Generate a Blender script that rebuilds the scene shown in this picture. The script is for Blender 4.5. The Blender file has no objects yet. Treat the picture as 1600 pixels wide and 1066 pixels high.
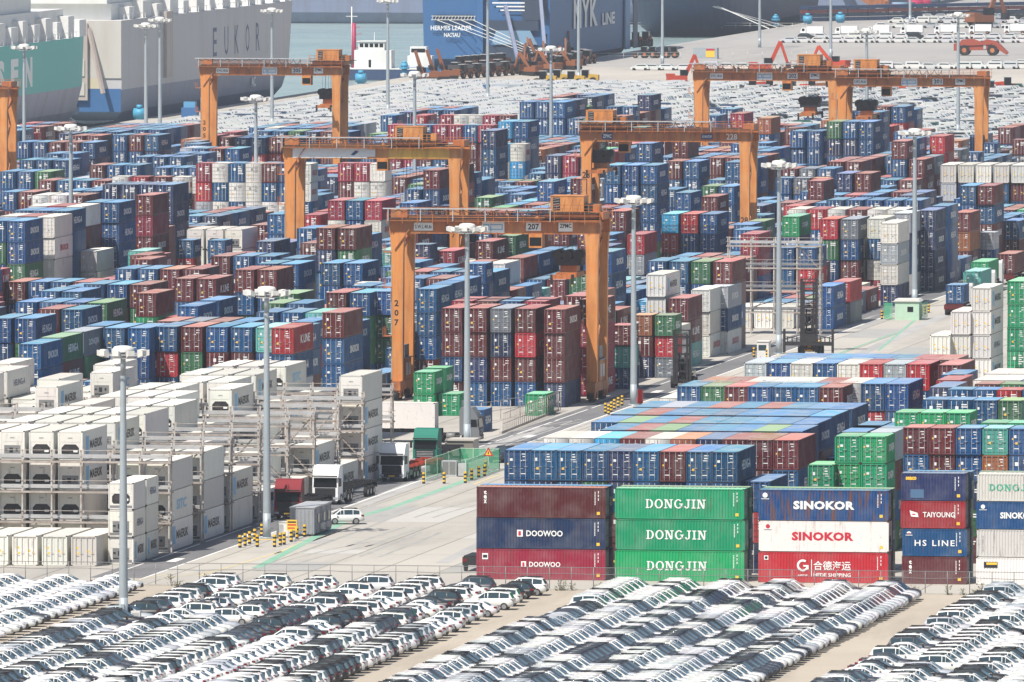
import bpy, bmesh, math, random
import numpy as np
from mathutils import Vector, Matrix, Euler

random.seed(7)
rng = np.random.default_rng(11)
SC = bpy.context.scene
COL = SC.collection
R = math.radians

# ------------------------------------------------------------------ camera, world, sun, exposure
FPX, CAMH = 19000.0, 78.0                    # focal length in pixels of the 1600 px wide photograph, eye height
PITCH = math.atan(933 / FPX)
YAW = math.atan(3120 * math.cos(PITCH) / FPX)
cam_d = bpy.data.cameras.new('camera')
cam_d.sensor_width = 36.0
cam_d.lens = 36.0 * FPX / 1600
cam_d.clip_start = 5.0
cam_d.clip_end = 20000.0
cam = bpy.data.objects.new('camera', cam_d)
cam.location = (0, 0, CAMH)
cam.rotation_euler = (R(90) - PITCH, 0, YAW)
COL.objects.link(cam)
SC.camera = cam

SUN_DIR = Vector((0.30, 0.58, -1.0)).normalized()      # the way the light travels
SUN_EL = math.asin(-SUN_DIR.z)
SUN_AZ = math.atan2(-SUN_DIR.x, -SUN_DIR.y)            # clockwise from +Y
w = bpy.data.worlds.new('World')
SC.world = w
w.use_nodes = True
nt = w.node_tree
sky = nt.nodes.new('ShaderNodeTexSky')
sky.sky_type = 'NISHITA'
sky.sun_disc = False
sky.sun_elevation = SUN_EL
sky.sun_rotation = SUN_AZ
sky.air_density = 1.0
sky.dust_density = 1.5
nt.links.new(sky.outputs[0], nt.nodes['Background'].inputs[0])
nt.nodes['Background'].inputs[1].default_value = 0.085
sun_d = bpy.data.lights.new('sun', 'SUN')
sun_d.energy = 5.0
sun_d.angle = R(0.5)
sun_d.color = (1.0, 0.945, 0.86)
sun = bpy.data.objects.new('sun', sun_d)
sun.rotation_euler = SUN_DIR.to_track_quat('-Z', 'Y').to_euler()
sun.location = (-300, 800, 400)
COL.objects.link(sun)
SC.view_settings.view_transform = 'Standard'
SC.view_settings.look = 'None'
SC.view_settings.gamma = 1.0
SC.view_settings.exposure = 0.35
SC.cycles.max_bounces = 5
SC.cycles.volume_bounces = 0
SC.cycles.transparent_max_bounces = 12
SC.cycles.use_denoising = True
HAZE_DENSITY = 0.00005

# ------------------------------------------------------------------ projection helpers
_f = np.array([-math.sin(YAW) * math.cos(PITCH), math.cos(YAW) * math.cos(PITCH), -math.sin(PITCH)])
_r = np.array([math.cos(YAW), math.sin(YAW), 0.0])
_u = np.cross(_r, _f)
_c = np.array([0, 0, CAMH])

def at(px, py, h=0.0):
    """the point at height h that a pixel of the photograph (1600 x 1066) shows"""
    d = _f * FPX + _r * (px - 800) - _u * (py - 533)
    t = (h - CAMH) / d[2]
    p = _c + d * t
    return float(p[0]), float(p[1])

def proj(P):
    P = np.asarray(P, float) - _c
    z = P @ _f
    return 800 + FPX * (P @ _r) / z, 533 - FPX * (P @ _u) / z, z

def y_of(s, X):
    """world Y of the place on the line X where one metre spans s pixels"""
    return (FPX / s + X * math.sin(YAW)) / math.cos(YAW)

# ------------------------------------------------------------------ object helpers
def link(o, parent=None):
    COL.objects.link(o)
    if parent is not None:
        o.parent = parent
    return o

def tag(o, label=None, cat=None, group=None, kind=None):
    if label: o['label'] = label
    if cat: o['category'] = cat
    if group: o['group'] = group
    if kind: o['kind'] = kind
    return o

def empty(name, loc=(0, 0, 0), rz=0.0, label=None, cat=None, group=None):
    o = bpy.data.objects.new(name, None)
    o.empty_display_size = 0.5
    o.location = loc
    o.rotation_euler = (0, 0, rz)
    link(o)
    return tag(o, label, cat, group)

def copy_tree(o, parent=None):
    c = o.copy()
    COL.objects.link(c)
    if parent is not None:
        c.parent = parent
    for ch in o.children:
        copy_tree(ch, c)
    return c

class MB:
    """collects faces; build() links them as one mesh object"""
    def __init__(self):
        self.v, self.f, self.m, self.sm = [], [], [], []
    def face(self, pts, m=0, smooth=False):
        b = len(self.v)
        self.v.extend([tuple(p) for p in pts])
        self.f.append(tuple(range(b, b + len(pts))))
        self.m.append(m); self.sm.append(smooth)
    def poly(self, verts, faces, m=0, smooth=False):
        b = len(self.v)
        self.v.extend([tuple(p) for p in verts])
        for f in faces:
            self.f.append(tuple(b + i for i in f)); self.m.append(m); self.sm.append(smooth)
        return self
    def box(self, x0, x1, y0, y1, z0, z1, m=0):
        v = [(x0, y0, z0), (x1, y0, z0), (x1, y1, z0), (x0, y1, z0), (x0, y0, z1), (x1, y0, z1), (x1, y1, z1), (x0, y1, z1)]
        return self.poly(v, [(0, 3, 2, 1), (4, 5, 6, 7), (0, 1, 5, 4), (1, 2, 6, 5), (2, 3, 7, 6), (3, 0, 4, 7)], m)
    def cbox(self, cx, cy, cz, dx, dy, dz, m=0):
        return self.box(cx - dx / 2, cx + dx / 2, cy - dy / 2, cy + dy / 2, cz - dz / 2, cz + dz / 2, m)
    def tube(self, p, q, r, n=8, m=0, r2=None, caps=True):
        p, q = Vector(p), Vector(q)
        d = (q - p)
        if d.length < 1e-6: return self
        d.normalize()
        a = d.orthogonal().normalized(); b = d.cross(a)
        r2 = r if r2 is None else r2
        vs = []
        for c, rr in ((p, r), (q, r2)):
            for i in range(n):
                t = 2 * math.pi * i / n
                vs.append(c + (a * math.cos(t) + b * math.sin(t)) * rr)
        fs = [(i, (i + 1) % n, n + (i + 1) % n, n + i) for i in range(n)]
        self.poly(vs, fs, m, n > 5)
        if caps:
            self.poly(vs, [tuple(range(n - 1, -1, -1)), tuple(range(n, 2 * n))], m)
        return self
    def bar(self, p, q, w, m=0, w2=None):
        """square bar between two points"""
        p, q = Vector(p), Vector(q)
        d = (q - p).normalized()
        up = Vector((0, 0, 1)) if abs(d.z) < 0.95 else Vector((1, 0, 0))
        a = d.cross(up).normalized(); b = a.cross(d)
        w2 = w if w2 is None else w2
        vs = []
        for c in (p, q):
            for sx, sy in ((-1, -1), (1, -1), (1, 1), (-1, 1)):
                vs.append(c + a * sx * w / 2 + b * sy * w2 / 2)
        return self.poly(vs, [(0, 3, 2, 1), (4, 5, 6, 7), (0, 1, 5, 4), (1, 2, 6, 5), (2, 3, 7, 6), (3, 0, 4, 7)], m)
    def prism(self, prof, axis, a, b, m=0, smooth=False):
        """profile extruded along an axis: 'x' prof=(y,z), 'y' prof=(x,z), 'z' prof=(x,y)"""
        def P(u, v, t):
            return (t, u, v) if axis == 'x' else (u, t, v) if axis == 'y' else (u, v, t)
        n = len(prof)
        vs = [P(u, v, a) for u, v in prof] + [P(u, v, b) for u, v in prof]
        self.poly(vs, [(i, (i + 1) % n, n + (i + 1) % n, n + i) for i in range(n)], m, smooth)
        self.poly(vs, [tuple(range(n - 1, -1, -1)), tuple(range(n, 2 * n))], m)
        return self
    def mesh(self, name, mats, fix=True):
        me = bpy.data.meshes.new(name)
        me.from_pydata(self.v, [], self.f)
        me.polygons.foreach_set('material_index', self.m)
        me.polygons.foreach_set('use_smooth', self.sm)
        for m in mats:
            me.materials.append(m)
        if fix:
            bm = bmesh.new(); bm.from_mesh(me)
            bmesh.ops.remove_doubles(bm, verts=bm.verts, dist=0.0004)
            bmesh.ops.recalc_face_normals(bm, faces=bm.faces)
            bm.to_mesh(me); bm.free()
        me.update()
        return me
    def build(self, name, mats, parent=None, loc=(0, 0, 0), rz=0.0, color=None, fix=True):
        o = bpy.data.objects.new(name, self.mesh(name, mats, fix))
        o.location = loc
        o.rotation_euler = (0, 0, rz)
        if color: o.color = (*color[:3], 1)
        return link(o, parent)

def ob(name, me, parent=None, loc=(0, 0, 0), rot=(0, 0, 0), scale=(1, 1, 1), color=None):
    o = bpy.data.objects.new(name, me)
    o.location = loc; o.rotation_euler = rot; o.scale = scale
    if color: o.color = (*color[:3], 1)
    return link(o, parent)

# ------------------------------------------------------------------ materials
class N:
    def __init__(self, mat):
        mat.use_nodes = True
        self.t = mat.node_tree
        self.p = self.t.nodes['Principled BSDF']
    def new(self, typ, **kw):
        n = self.t.nodes.new(typ)
        for k, v in kw.items():
            if k.startswith('i_'):
                n.inputs[k[2:].replace('_', ' ')].default_value = v
            else:
                setattr(n, k, v)
        return n
    def link(self, a, b):
        self.t.links.new(a, b)
    def mix(self, fac, a, b, blend='MIX'):
        n = self.t.nodes.new('ShaderNodeMix'); n.data_type = 'RGBA'; n.blend_type = blend
        for sock, val in ((n.inputs[0], fac), (n.inputs[6], a), (n.inputs[7], b)):
            if hasattr(val, 'is_output'): self.link(val, sock)
            elif isinstance(val, (tuple, list)): sock.default_value = (*val[:3], 1)
            else: sock.default_value = val
        return n.outputs[2]
    def math(self, op, a, b=0.0, c=0.0):
        n = self.t.nodes.new('ShaderNodeMath'); n.operation = op
        for i, val in enumerate((a, b, c)):
            if hasattr(val, 'is_output'): self.link(val, n.inputs[i])
            else: n.inputs[i].default_value = val
        return n.outputs[0]
    def ramp(self, fac, a, b):
        n = self.t.nodes.new('ShaderNodeMapRange'); n.inputs[1].default_value = a; n.inputs[2].default_value = b
        self.link(fac, n.inputs[0])
        return n.outputs[0]
    def noise(self, scale, detail=3.0, rough=0.55, vec=None, sx=None):
        n = self.t.nodes.new('ShaderNodeTexNoise')
        n.inputs['Scale'].default_value = scale; n.inputs['Detail'].default_value = detail; n.inputs['Roughness'].default_value = rough
        if vec is None:
            vec = self.coord('Object')
        if sx:
            mp = self.t.nodes.new('ShaderNodeMapping'); mp.inputs['Scale'].default_value = sx
            self.link(vec, mp.inputs[0]); vec = mp.outputs[0]
        self.link(vec, n.inputs[0])
        return n.outputs[0]
    def coord(self, which):
        n = self.t.nodes.new('ShaderNodeTexCoord')
        return n.outputs[which]
    def rnd(self):
        return self.t.nodes.new('ShaderNodeObjectInfo').outputs['Random']
    def objvec(self):
        """object coordinates shifted by the object's own random number, so that copies do not repeat"""
        c = self.coord('Object')
        v = self.t.nodes.new('ShaderNodeVectorMath'); v.operation = 'ADD'
        m = self.t.nodes.new('ShaderNodeMath'); m.operation = 'MULTIPLY'; m.inputs[1].default_value = 91.0
        self.link(self.rnd(), m.inputs[0])
        self.link(c, v.inputs[0]); self.link(m.outputs[0], v.inputs[1])
        return v.outputs[0]

def mat(name, color, rough=0.6, metal=0.0, grime=0.0, gscale=0.6, dirt=(0.12, 0.09, 0.07), spec=0.4, emit=None):
    m = bpy.data.materials.new(name)
    n = N(m)
    n.p.inputs['Roughness'].default_value = rough
    n.p.inputs['Metallic'].default_value = metal
    n.p.inputs['Specular IOR Level'].default_value = spec
    if grime > 0:
        f = n.math('MULTIPLY', n.ramp(n.noise(gscale, 5, 0.65), 0.4, 0.8), grime)
        n.link(n.mix(f, color, dirt), n.p.inputs['Base Color'])
    else:
        n.p.inputs['Base Color'].default_value = (*color, 1)
    return m

def source(n, src):
    if src == 'obj':
        return n.t.nodes.new('ShaderNodeObjectInfo').outputs['Color']
    a = n.t.nodes.new('ShaderNodeAttribute'); a.attribute_name = 'Col'
    return a.outputs['Color']

def paint(name, src, rough=0.5, rust=0.5, fade=0.25, streak=True, heavy=False):
    """container paint: colour from the object, chalky patches, rust specks and runs"""
    m = bpy.data.materials.new(name)
    n = N(m)
    vec = n.objvec() if src == 'obj' else n.coord('Object')
    base = source(n, src)
    f1 = n.math('MULTIPLY', n.ramp(n.noise(0.55, 4, 0.6, vec), 0.42, 0.75), fade)
    c = n.mix(f1, base, (0.42, 0.42, 0.40))
    if heavy:
        f2 = n.math('MULTIPLY', n.ramp(n.noise(1.0, 5, 0.75, vec, (1.9, 1.9, 0.22)), 0.50, 0.60), 0.85)
        c = n.mix(f2, c, (0.16, 0.065, 0.03))
    if streak:
        f2 = n.math('MULTIPLY', n.ramp(n.noise(1.0, 5, 0.7, vec, (2.2, 2.2, 0.35)), 0.56, 0.74), rust)
        c = n.mix(f2, c, (0.11, 0.055, 0.035))
    f3 = n.math('MULTIPLY', n.ramp(n.noise(3.2, 3, 0.6, vec), 0.62, 0.8), rust * 0.7)
    c = n.mix(f3, c, (0.10, 0.06, 0.045))
    n.link(c, n.p.inputs['Base Color'])
    n.p.inputs['Roughness'].default_value = rough
    n.p.inputs['Specular IOR Level'].default_value = 0.22
    return m

M = {}
M['paint'] = paint('container_paint', 'obj', 0.5, 0.65, 0.17)
M['paint_rusty'] = paint('rusty_container_paint', 'obj', 0.6, 1.0, 0.15, heavy=True)
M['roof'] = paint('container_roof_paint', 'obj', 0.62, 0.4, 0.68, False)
M['reefer'] = paint('reefer_panel_paint', 'obj', 0.45, 0.5, 0.12)
M['paint_far'] = paint('far_container_paint', 'Col', 0.5, 0.6, 0.17)
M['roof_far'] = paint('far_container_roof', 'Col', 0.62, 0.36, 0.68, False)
M['casting'] = mat('dark_frame', (0.045, 0.035, 0.035), 0.7)
M['galv'] = mat('galvanised_bar', (0.50, 0.51, 0.52), 0.45, 0.2, 0.4)
M['white_mark'] = mat('white_marking', (0.80, 0.80, 0.78), 0.5, 0, 0.25, 2.0, (0.4, 0.4, 0.38))
M['yellow_mark'] = mat('yellow_marking', (0.80, 0.50, 0.05), 0.5)
M['black_mark'] = mat('black_marking', (0.02, 0.02, 0.025), 0.5)
M['red_mark'] = mat('red_marking', (0.50, 0.02, 0.04), 0.5)
M['green_mark'] = mat('green_marking', (0.03, 0.36, 0.22), 0.5)
M['blue_mark'] = mat('pale_blue_marking', (0.16, 0.42, 0.66), 0.5)
M['grey_mark'] = mat('grey_marking', (0.36, 0.35, 0.35), 0.5)
M['navy_mark'] = mat('navy_marking', (0.04, 0.06, 0.16), 0.5)
M['dark'] = mat('dark_metal', (0.022, 0.022, 0.026), 0.55, 0.2, 0.3, 1.5, (0.10, 0.07, 0.05))
M['rubber'] = mat('tyre_rubber', (0.018, 0.018, 0.018), 0.85)
M['rim'] = mat('wheel_rim', (0.34, 0.35, 0.36), 0.35, 0.6)
M['steel'] = mat('rack_steel', (0.50, 0.475, 0.44), 0.6, 0.1, 0.85, 1.4, (0.22, 0.12, 0.07))
M['steel_dark'] = mat('rack_brown_steel', (0.42, 0.37, 0.33), 0.7, 0.1, 0.8, 1.2, (0.13, 0.07, 0.045))  # browner, rust-stained steel of platforms, braces and stairs
M['pole'] = mat('mast_paint', (0.36, 0.41, 0.44), 0.5, 0.15, 0.35, 0.8, (0.25, 0.25, 0.25))
M['lamp_white'] = mat('lamp_housing', (0.72, 0.71, 0.67), 0.5, 0, 0.3, 1.5)
M['lamp_glass'] = mat('lamp_lens', (0.10, 0.11, 0.12), 0.15)
M['grate'] = mat('grate_metal', (0.22, 0.22, 0.22), 0.6, 0.3)

def tin(name, color, rough=0.5, rust=0.75):
    """crane paint: streaks that run down, rust at random"""
    m = bpy.data.materials.new(name)
    n = N(m)
    f = n.math('MULTIPLY', n.ramp(n.noise(0.8, 5, 0.7, None, (1.6, 1.6, 0.16)), 0.40, 0.64), rust)
    c = n.mix(f, color, (0.20, 0.07, 0.03))
    f = n.math('MULTIPLY', n.ramp(n.noise(0.35, 3, 0.6), 0.45, 0.75), 0.35)
    c = n.mix(f, c, (0.62, 0.36, 0.15))
    n.link(c, n.p.inputs['Base Color'])
    n.p.inputs['Roughness'].default_value = rough
    return m
M['crane'] = tin('crane_orange_paint', (0.48, 0.145, 0.034))
M['crane_pale'] = tin('crane_pale_orange_paint', (0.62, 0.235, 0.058), 0.55, 0.5)
M['crane_rust'] = tin('crane_rusty_orange_paint', (0.46, 0.14, 0.04), 0.6, 0.9)
M['crane_yellow'] = tin('crane_yellow_paint', (0.80, 0.45, 0.06), 0.55, 0.4)
M['cable'] = mat('black_cable', (0.02, 0.02, 0.02), 0.6)

def glass_mat(name, col, rough=0.08, spec=0.55):
    m = bpy.data.materials.new(name)
    n = N(m)
    n.p.inputs['Base Color'].default_value = (*col, 1)
    n.p.inputs['Roughness'].default_value = rough
    n.p.inputs['Specular IOR Level'].default_value = spec
    return m
M['glass'] = glass_mat('window_glass', (0.030, 0.055, 0.070))
M['glass_dark'] = glass_mat('dark_window_glass', (0.010, 0.012, 0.015), 0.12, 0.2)

def carpaint(name, src, coat=0.3, rough=0.42):
    m = bpy.data.materials.new(name)
    n = N(m)
    n.link(source(n, src), n.p.inputs['Base Color'])
    n.p.inputs['Roughness'].default_value = rough
    if coat == 0: n.p.inputs['Specular IOR Level'].default_value = 0.2
    n.p.inputs['Coat Weight'].default_value = coat
    n.p.inputs['Coat Roughness'].default_value = 0.07
    return m
M['car'] = carpaint('car_paint', 'obj')
M['car_far'] = carpaint('far_car_paint', 'Col')
M['truck'] = carpaint('truck_paint', 'obj', 0.0, 0.6)
M['faded_blue'] = mat('faded_blue_patch', (0.07, 0.14, 0.25), 0.6)
M['tail'] = mat('red_lamp_lens', (0.17, 0.01, 0.012), 0.3)
M['head'] = mat('headlamp_lens', (0.45, 0.47, 0.50), 0.12, 0.2)
M['trim'] = mat('black_trim', (0.025, 0.025, 0.027), 0.6)

def ground_mat(name, a, b, stain, big=0.02, tiles=None, joint=(0.25, 0.24, 0.22)):
    m = bpy.data.materials.new(name)
    n = N(m)
    co = n.coord('Object')
    f = n.ramp(n.noise(big, 6, 0.6, co), 0.35, 0.7)
    c = n.mix(f, a, b)
    f = n.math('MULTIPLY', n.ramp(n.noise(big * 5, 5, 0.7, co, (1.0, 0.14, 1.0)), 0.50, 0.72), 0.6)
    c = n.mix(f, c, stain)
    f = n.math('MULTIPLY', n.ramp(n.noise(0.9, 3, 0.6, co), 0.6, 0.8), 0.22)
    c = n.mix(f, c, stain)
    if tiles:
        br = n.new('ShaderNodeTexBrick')
        br.offset = 0.0
        br.inputs['Scale'].default_value = 1.0
        br.inputs['Mortar Size'].default_value = 0.09
        br.inputs['Brick Width'].default_value = tiles[0]
        br.inputs['Row Height'].default_value = tiles[1]
        br.inputs['Color1'].default_value = (1, 1, 1, 1); br.inputs['Color2'].default_value = (0.94, 0.94, 0.94, 1)
        br.inputs['Mortar'].default_value = (0.50, 0.49, 0.46, 1)
        n.link(co, br.inputs[0])
        c = n.mix(1.0, c, br.outputs[0], 'MULTIPLY')
    n.link(c, n.p.inputs['Base Color'])
    n.p.inputs['Roughness'].default_value = 0.85
    n.p.inputs['Specular IOR Level'].default_value = 0.2
    return m
M['concrete'] = ground_mat('yard_concrete', (0.475, 0.445, 0.395), (0.39, 0.37, 0.335), (0.23, 0.22, 0.205), 0.016, (6.0, 24.0))
M['lot'] = ground_mat('car_park_concrete', (0.45, 0.395, 0.32), (0.38, 0.33, 0.27), (0.27, 0.235, 0.19), 0.03)
M['asphalt'] = ground_mat('worn_asphalt', (0.19, 0.185, 0.19), (0.145, 0.145, 0.15), (0.09, 0.09, 0.095), 0.05)
M['quay'] = ground_mat('quay_concrete', (0.47, 0.435, 0.385), (0.39, 0.36, 0.32), (0.30, 0.29, 0.28), 0.012)
M['line_white'] = mat('road_paint_white', (0.78, 0.77, 0.74), 0.7, 0, 0.7, 1.2, (0.42, 0.41, 0.39))
M['line_green'] = mat('road_paint_green', (0.17, 0.40, 0.27), 0.75, 0, 0.9, 0.35, (0.40, 0.42, 0.38))
M['line_yellow'] = mat('road_paint_yellow', (0.62, 0.50, 0.22), 0.75, 0, 0.85, 0.5, (0.45, 0.43, 0.38))

# ------------------------------------------------------------------ lettering
_txt = {}
def text_mesh(txt, bold=0.0, spacing=1.0, depth=0.004):
    """mesh of a word, cap height 1, centred, in the XY plane"""
    key = (txt, bold, spacing)
    if key in _txt: return _txt[key]
    cu = bpy.data.curves.new('lettering', 'FONT')
    cu.body = txt; cu.size = 1.0; cu.offset = bold; cu.space_character = spacing
    cu.resolution_u = 2; cu.extrude = 0.0; cu.fill_mode = 'FRONT'
    cu.align_x = 'LEFT'
    o = bpy.data.objects.new('lettering', cu)
    COL.objects.link(o)
    bpy.context.view_layer.update()
    me = bpy.data.meshes.new_from_object(o.evaluated_get(bpy.context.evaluated_depsgraph_get()))
    bpy.data.objects.remove(o); bpy.data.curves.remove(cu)
    me.name = 'lettering'
    n = len(me.vertices)
    v = np.zeros(n * 3); me.vertices.foreach_get('co', v); v = v.reshape(-1, 3)
    lo, hi = v.min(0), v.max(0)
    v[:, :2] = (v[:, :2] - (lo[:2] + hi[:2]) / 2) / max(1e-6, (hi[1] - lo[1]))
    v[:, 2] = 0
    me.vertices.foreach_set('co', v.ravel())
    asp = (hi[0] - lo[0]) / max(1e-6, hi[1] - lo[1])
    me.materials.clear()
    _txt[key] = (me, asp)
    return _txt[key]

_txtm = {}
def text_with(txt, matname, bold=0.0, spacing=1.0):
    key = (txt, matname, bold, spacing)
    if key not in _txtm:
        me, asp = text_mesh(txt, bold, spacing)
        me = me.copy(); me.materials.append(M[matname])
        _txtm[key] = (me, asp)
    return _txtm[key]

FACE = {'front': (R(90), 0, 0), 'right': (R(90), 0, R(90)), 'left': (R(90), 0, R(-90)), 'back': (R(90), 0, R(180))}
def letter(parent, txt, matname, loc, face, height, width=None, bold=0.02, spacing=1.0, name='lettering'):
    me, asp = text_with(txt, matname, bold, spacing)
    sx = height if width is None else width / asp
    return ob(name, me, parent, loc, FACE[face], (sx, height, 1))

def slab_word(word, th=0.17):
    """slab-serif capitals of height 1 from bars and arcs; returns an MB in XZ and its width"""
    mb = MB(); x = 0.0
    def rect(x0, x1, z0, z1): mb.face([(x0, 0, z0), (x1, 0, z0), (x1, 0, z1), (x0, 0, z1)])
    def arc(cx, cz, rx, rz, a0, a1, t, n=16):
        for i in range(n):
            p = [math.radians(a0 + (a1 - a0) * k / n) for k in (i, i + 1)]
            q = [(cx + rx * math.cos(a), 0, cz + rz * math.sin(a)) for a in p]
            s = [(cx + (rx - t) * math.cos(a), 0, cz + (rz - t * 0.62) * math.sin(a)) for a in p]
            mb.face([q[0], q[1], s[1], s[0]])
    def serif(xc, z, wd=0.36): rect(xc - wd / 2, xc + wd / 2, z, z + 0.11)
    for ch in word:
        if ch == 'D':
            rect(x + .08, x + .08 + th, .111, .889); rect(x, x + .42, 0, .11); rect(x, x + .42, .89, 1)
            arc(x + .36, .5, .42, .5, -90, 90, th * 1.1); wd = .80
        elif ch == 'O':
            arc(x + .44, .5, .44, .52, 0, 360, th * 1.1, 28); wd = .88
        elif ch == 'G':
            arc(x + .44, .5, .44, .52, 40, 330, th * 1.1, 24); rect(x + .68, x + .68 + th, .12, .45); rect(x + .52, x + .94, .451, .54); wd = .94
        elif ch == 'N':
            rect(x + .10, x + .10 + th * .7, .111, .889); rect(x + .68, x + .68 + th * .7, .111, .889)
            mb.face([(x + .10, -.002, 1), (x + .32, -.002, 1), (x + .80, -.002, 0), (x + .60, -.002, 0)])
            serif(x + .16, 0); serif(x + .74, .89); rect(x - .02, x + .3, .89, 1); wd = .92
        elif ch == 'J':
            rect(x + .34, x + .34 + th, .25, .889); serif(x + .42, .89, .42); arc(x + .25, .25, .26, .26, 180, 360, th); wd = .62
        elif ch == 'I':
            rect(x + .13, x + .13 + th, .111, .889); serif(x + .215, 0, .42); serif(x + .215, .89, .42); wd = .44
        else: wd = .5
        x += wd + .14
    return mb, x - .14
_slab = {}
def slab(parent, word, matname, cx, y, cz, height, width):
    if (word, matname) not in _slab:
        mb, wd = slab_word(word)
        _slab[word, matname] = (mb.mesh('lettering', [M[matname]], False), wd)
    me, wd = _slab[word, matname]
    return ob('lettering', me, parent, (cx - width / 2, y, cz - height / 2), (0, 0, 0), (width / wd, 1, height))

# ------------------------------------------------------------------ container meshes
CW = 2.438
def wave(mb, x, y0, y1, z0, z1, out, period, depth, m=0):
    """a corrugated wall in the plane x, running along y; out = +1 or -1"""
    n = max(1, round((y1 - y0) / period)); p = (y1 - y0) / n
    pts = []
    for i in range(n):
        b = y0 + i * p
        pts += [(b, 0), (b + p * .26, 0), (b + p * .5, -depth), (b + p * .76, -depth)]
    pts.append((y1, 0))
    for (a, da), (b, db) in zip(pts[:-1], pts[1:]):
        q = [(x + out * da, a, z0), (x + out * db, b, z0), (x + out * db, b, z1), (x + out * da, a, z1)]
        mb.face(q if out > 0 else q[::-1], m)

def make_body(L, H, reefer=False):
    mb = MB(); W = CW; hx, hy = W / 2, L / 2
    for sx in (-1, 1):
        for sy in (-1, 1):
            x0, x1 = sorted((sx * hx, sx * (hx - .13))); y0, y1 = sorted((sy * hy, sy * (hy - .14)))
            mb.box(x0, x1, y0, y1, .12, H - .12, 0)
            mb.box(x0 - .004 * (sx < 0), x1 + .004 * (sx > 0), y0 - .004 * (sy < 0), y1 + .004 * (sy > 0), 0, .119, 1)
            mb.box(x0 - .004 * (sx < 0), x1 + .004 * (sx > 0), y0 - .004 * (sy < 0), y1 + .004 * (sy > 0), H - .119, H, 1)
        x0, x1 = sorted((sx * (hx - .006), sx * (hx - .09)))
        mb.box(x0, x1, -hy + .141, hy - .141, .03, .17, 0)
        mb.box(x0, x1, -hy + .141, hy - .141, H - .12, H - .04, 0)
        if reefer:
            xs = sx * (hx - .012)
            q = [(xs, -hy + .141, .171), (xs, hy - .141, .171), (xs, hy - .141, H - .121), (xs, -hy + .141, H - .121)]
            mb.face(q if sx > 0 else q[::-1], 0)
        else:
            wave(mb, sx * (hx - .012), -hy + .141, hy - .141, .171, H - .121, sx, .28, .042)
    for sy in (-1, 1):
        y0, y1 = sorted((sy * (hy - .006), sy * (hy - .09)))
        mb.box(-hx + .131, hx - .131, y0, y1, .03, .17, 0)
        mb.box(-hx + .131, hx - .131, y0, y1, H - .14, H - .03, 0)
    mb.face([(-hx + .131, hy - .03, .171), (-hx + .131, hy - .03, H - .141), (hx - .131, hy - .03, H - .141), (hx - .131, hy - .03, .171)], 0)
    mb.face([(-hx + .1, -hy + .1, .05), (-hx + .1, hy - .1, .05), (hx - .1, hy - .1, .05), (hx - .1, -hy + .1, .05)], 1)
    return mb.mesh('container_body', [M['reefer' if reefer else 'paint'], M['casting']], False)

def make_roof(L, H, reefer=False):
    mb = MB(); hx, hy = CW / 2, L / 2
    n = 1 if reefer else max(2, round(L / .45)); p = (2 * hy - .04) / n
    zt = H - .028
    for i in range(n):
        a = -hy + .02 + i * p
        if reefer:
            mb.face([(-hx + .02, a, zt), (hx - .02, a, zt), (hx - .02, a + p, zt), (-hx + .02, a + p, zt)])
        else:
            st = [(0, 0), (.3, 0), (.42, -.02), (.78, -.02), (.9, 0), (1, 0)]
            for (u, d), (v, e) in zip(st[:-1], st[1:]):
                mb.face([(-hx + .02, a + u * p, zt + d), (hx - .02, a + u * p, zt + d), (hx - .02, a + v * p, zt + e), (-hx + .02, a + v * p, zt + e)])
    return mb.mesh('roof', [M['roof']], False)

def make_door(H, variant, white=False):
    """one leaf, origin at the hinge-side bottom corner of the doorway, x towards the middle"""
    mb = MB(); wd = CW / 2 - .135; z0, z1 = .175, H - .15
    mb.box(0, wd - .004, 0, .05, z0, z1, 0)
    nb = 1 if white else 5
    for i in range(nb):
        a = z0 + .08 + (z1 - z0 - .1) * i / nb; b = a + (z1 - z0 - .1) / nb - .10
        if not white: mb.box(.07, wd - .07, -.028, -.001, a, b, 0)
    for k, u in enumerate((.28, .74)):
        mb.box(wd * u - .019, wd * u + .019, -.085, -.037, z0 - .03, z1 + .03, 1)
        for z in (z0 + .1, z0 + (z1 - z0) * .4, z1 - .15):
            mb.box(wd * u - .05, wd * u + .05, -.095, -.03, z, z + .035, 0)
    mb.box(wd * .26, wd * .54, -.115, -.087, z0 + .92, z0 + .96, 1); mb.box(wd * .62, wd * .9, -.115, -.087, z0 + 1.1, z0 + 1.14, 1)
    r = random.Random(variant * 13 + white)
    if white:
        for _ in range(2): 
            u = r.uniform(.35, .8); z = z0 + r.uniform(.25, .7) * (z1 - z0)
            mb.box(wd * u - .1, wd * u + .1, -.006, -.001, z, z + .2, r.choice([3, 4]))
    else:
        right = variant >= 4
        yv = -.034
        if right:
            for k in range(r.choice([3, 4, 5])):
                z = z1 - .3 - k * r.uniform(.2, .3); u = r.uniform(.12, .5)
                mb.box(wd * u, wd * (u + r.uniform(.18, .45)), yv, -.0285, z, z + r.choice([.06, .08, .11]), 2)
        else:
            s = r.uniform(.24, .34)
            z = z1 - r.uniform(.75, .95); u = r.choice([.40, .48])
            s *= .8; mb.box(wd * u - s / 2, wd * u + s / 2, yv, -.0285, z, z + r.uniform(.22, .34), 2)
            if r.random() < .7: mb.box(wd * .42, wd * .62, yv, -.0285, z0 + .85, z0 + 1.08, 3)
            if r.random() < .5: mb.box(wd * .12, wd * .24, yv, -.0285, z0 + 1.3, z0 + 1.46, r.choice([2, 3]))
        mb.box(wd * .30, wd * .72, yv, -.0285, z0 + .42, z0 + .50, 2)
    return mb.mesh('door', [M['paint' if not white else 'reefer'], M['galv'], M['white_mark'], M['yellow_mark'], M['grey_mark']], True)

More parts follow.
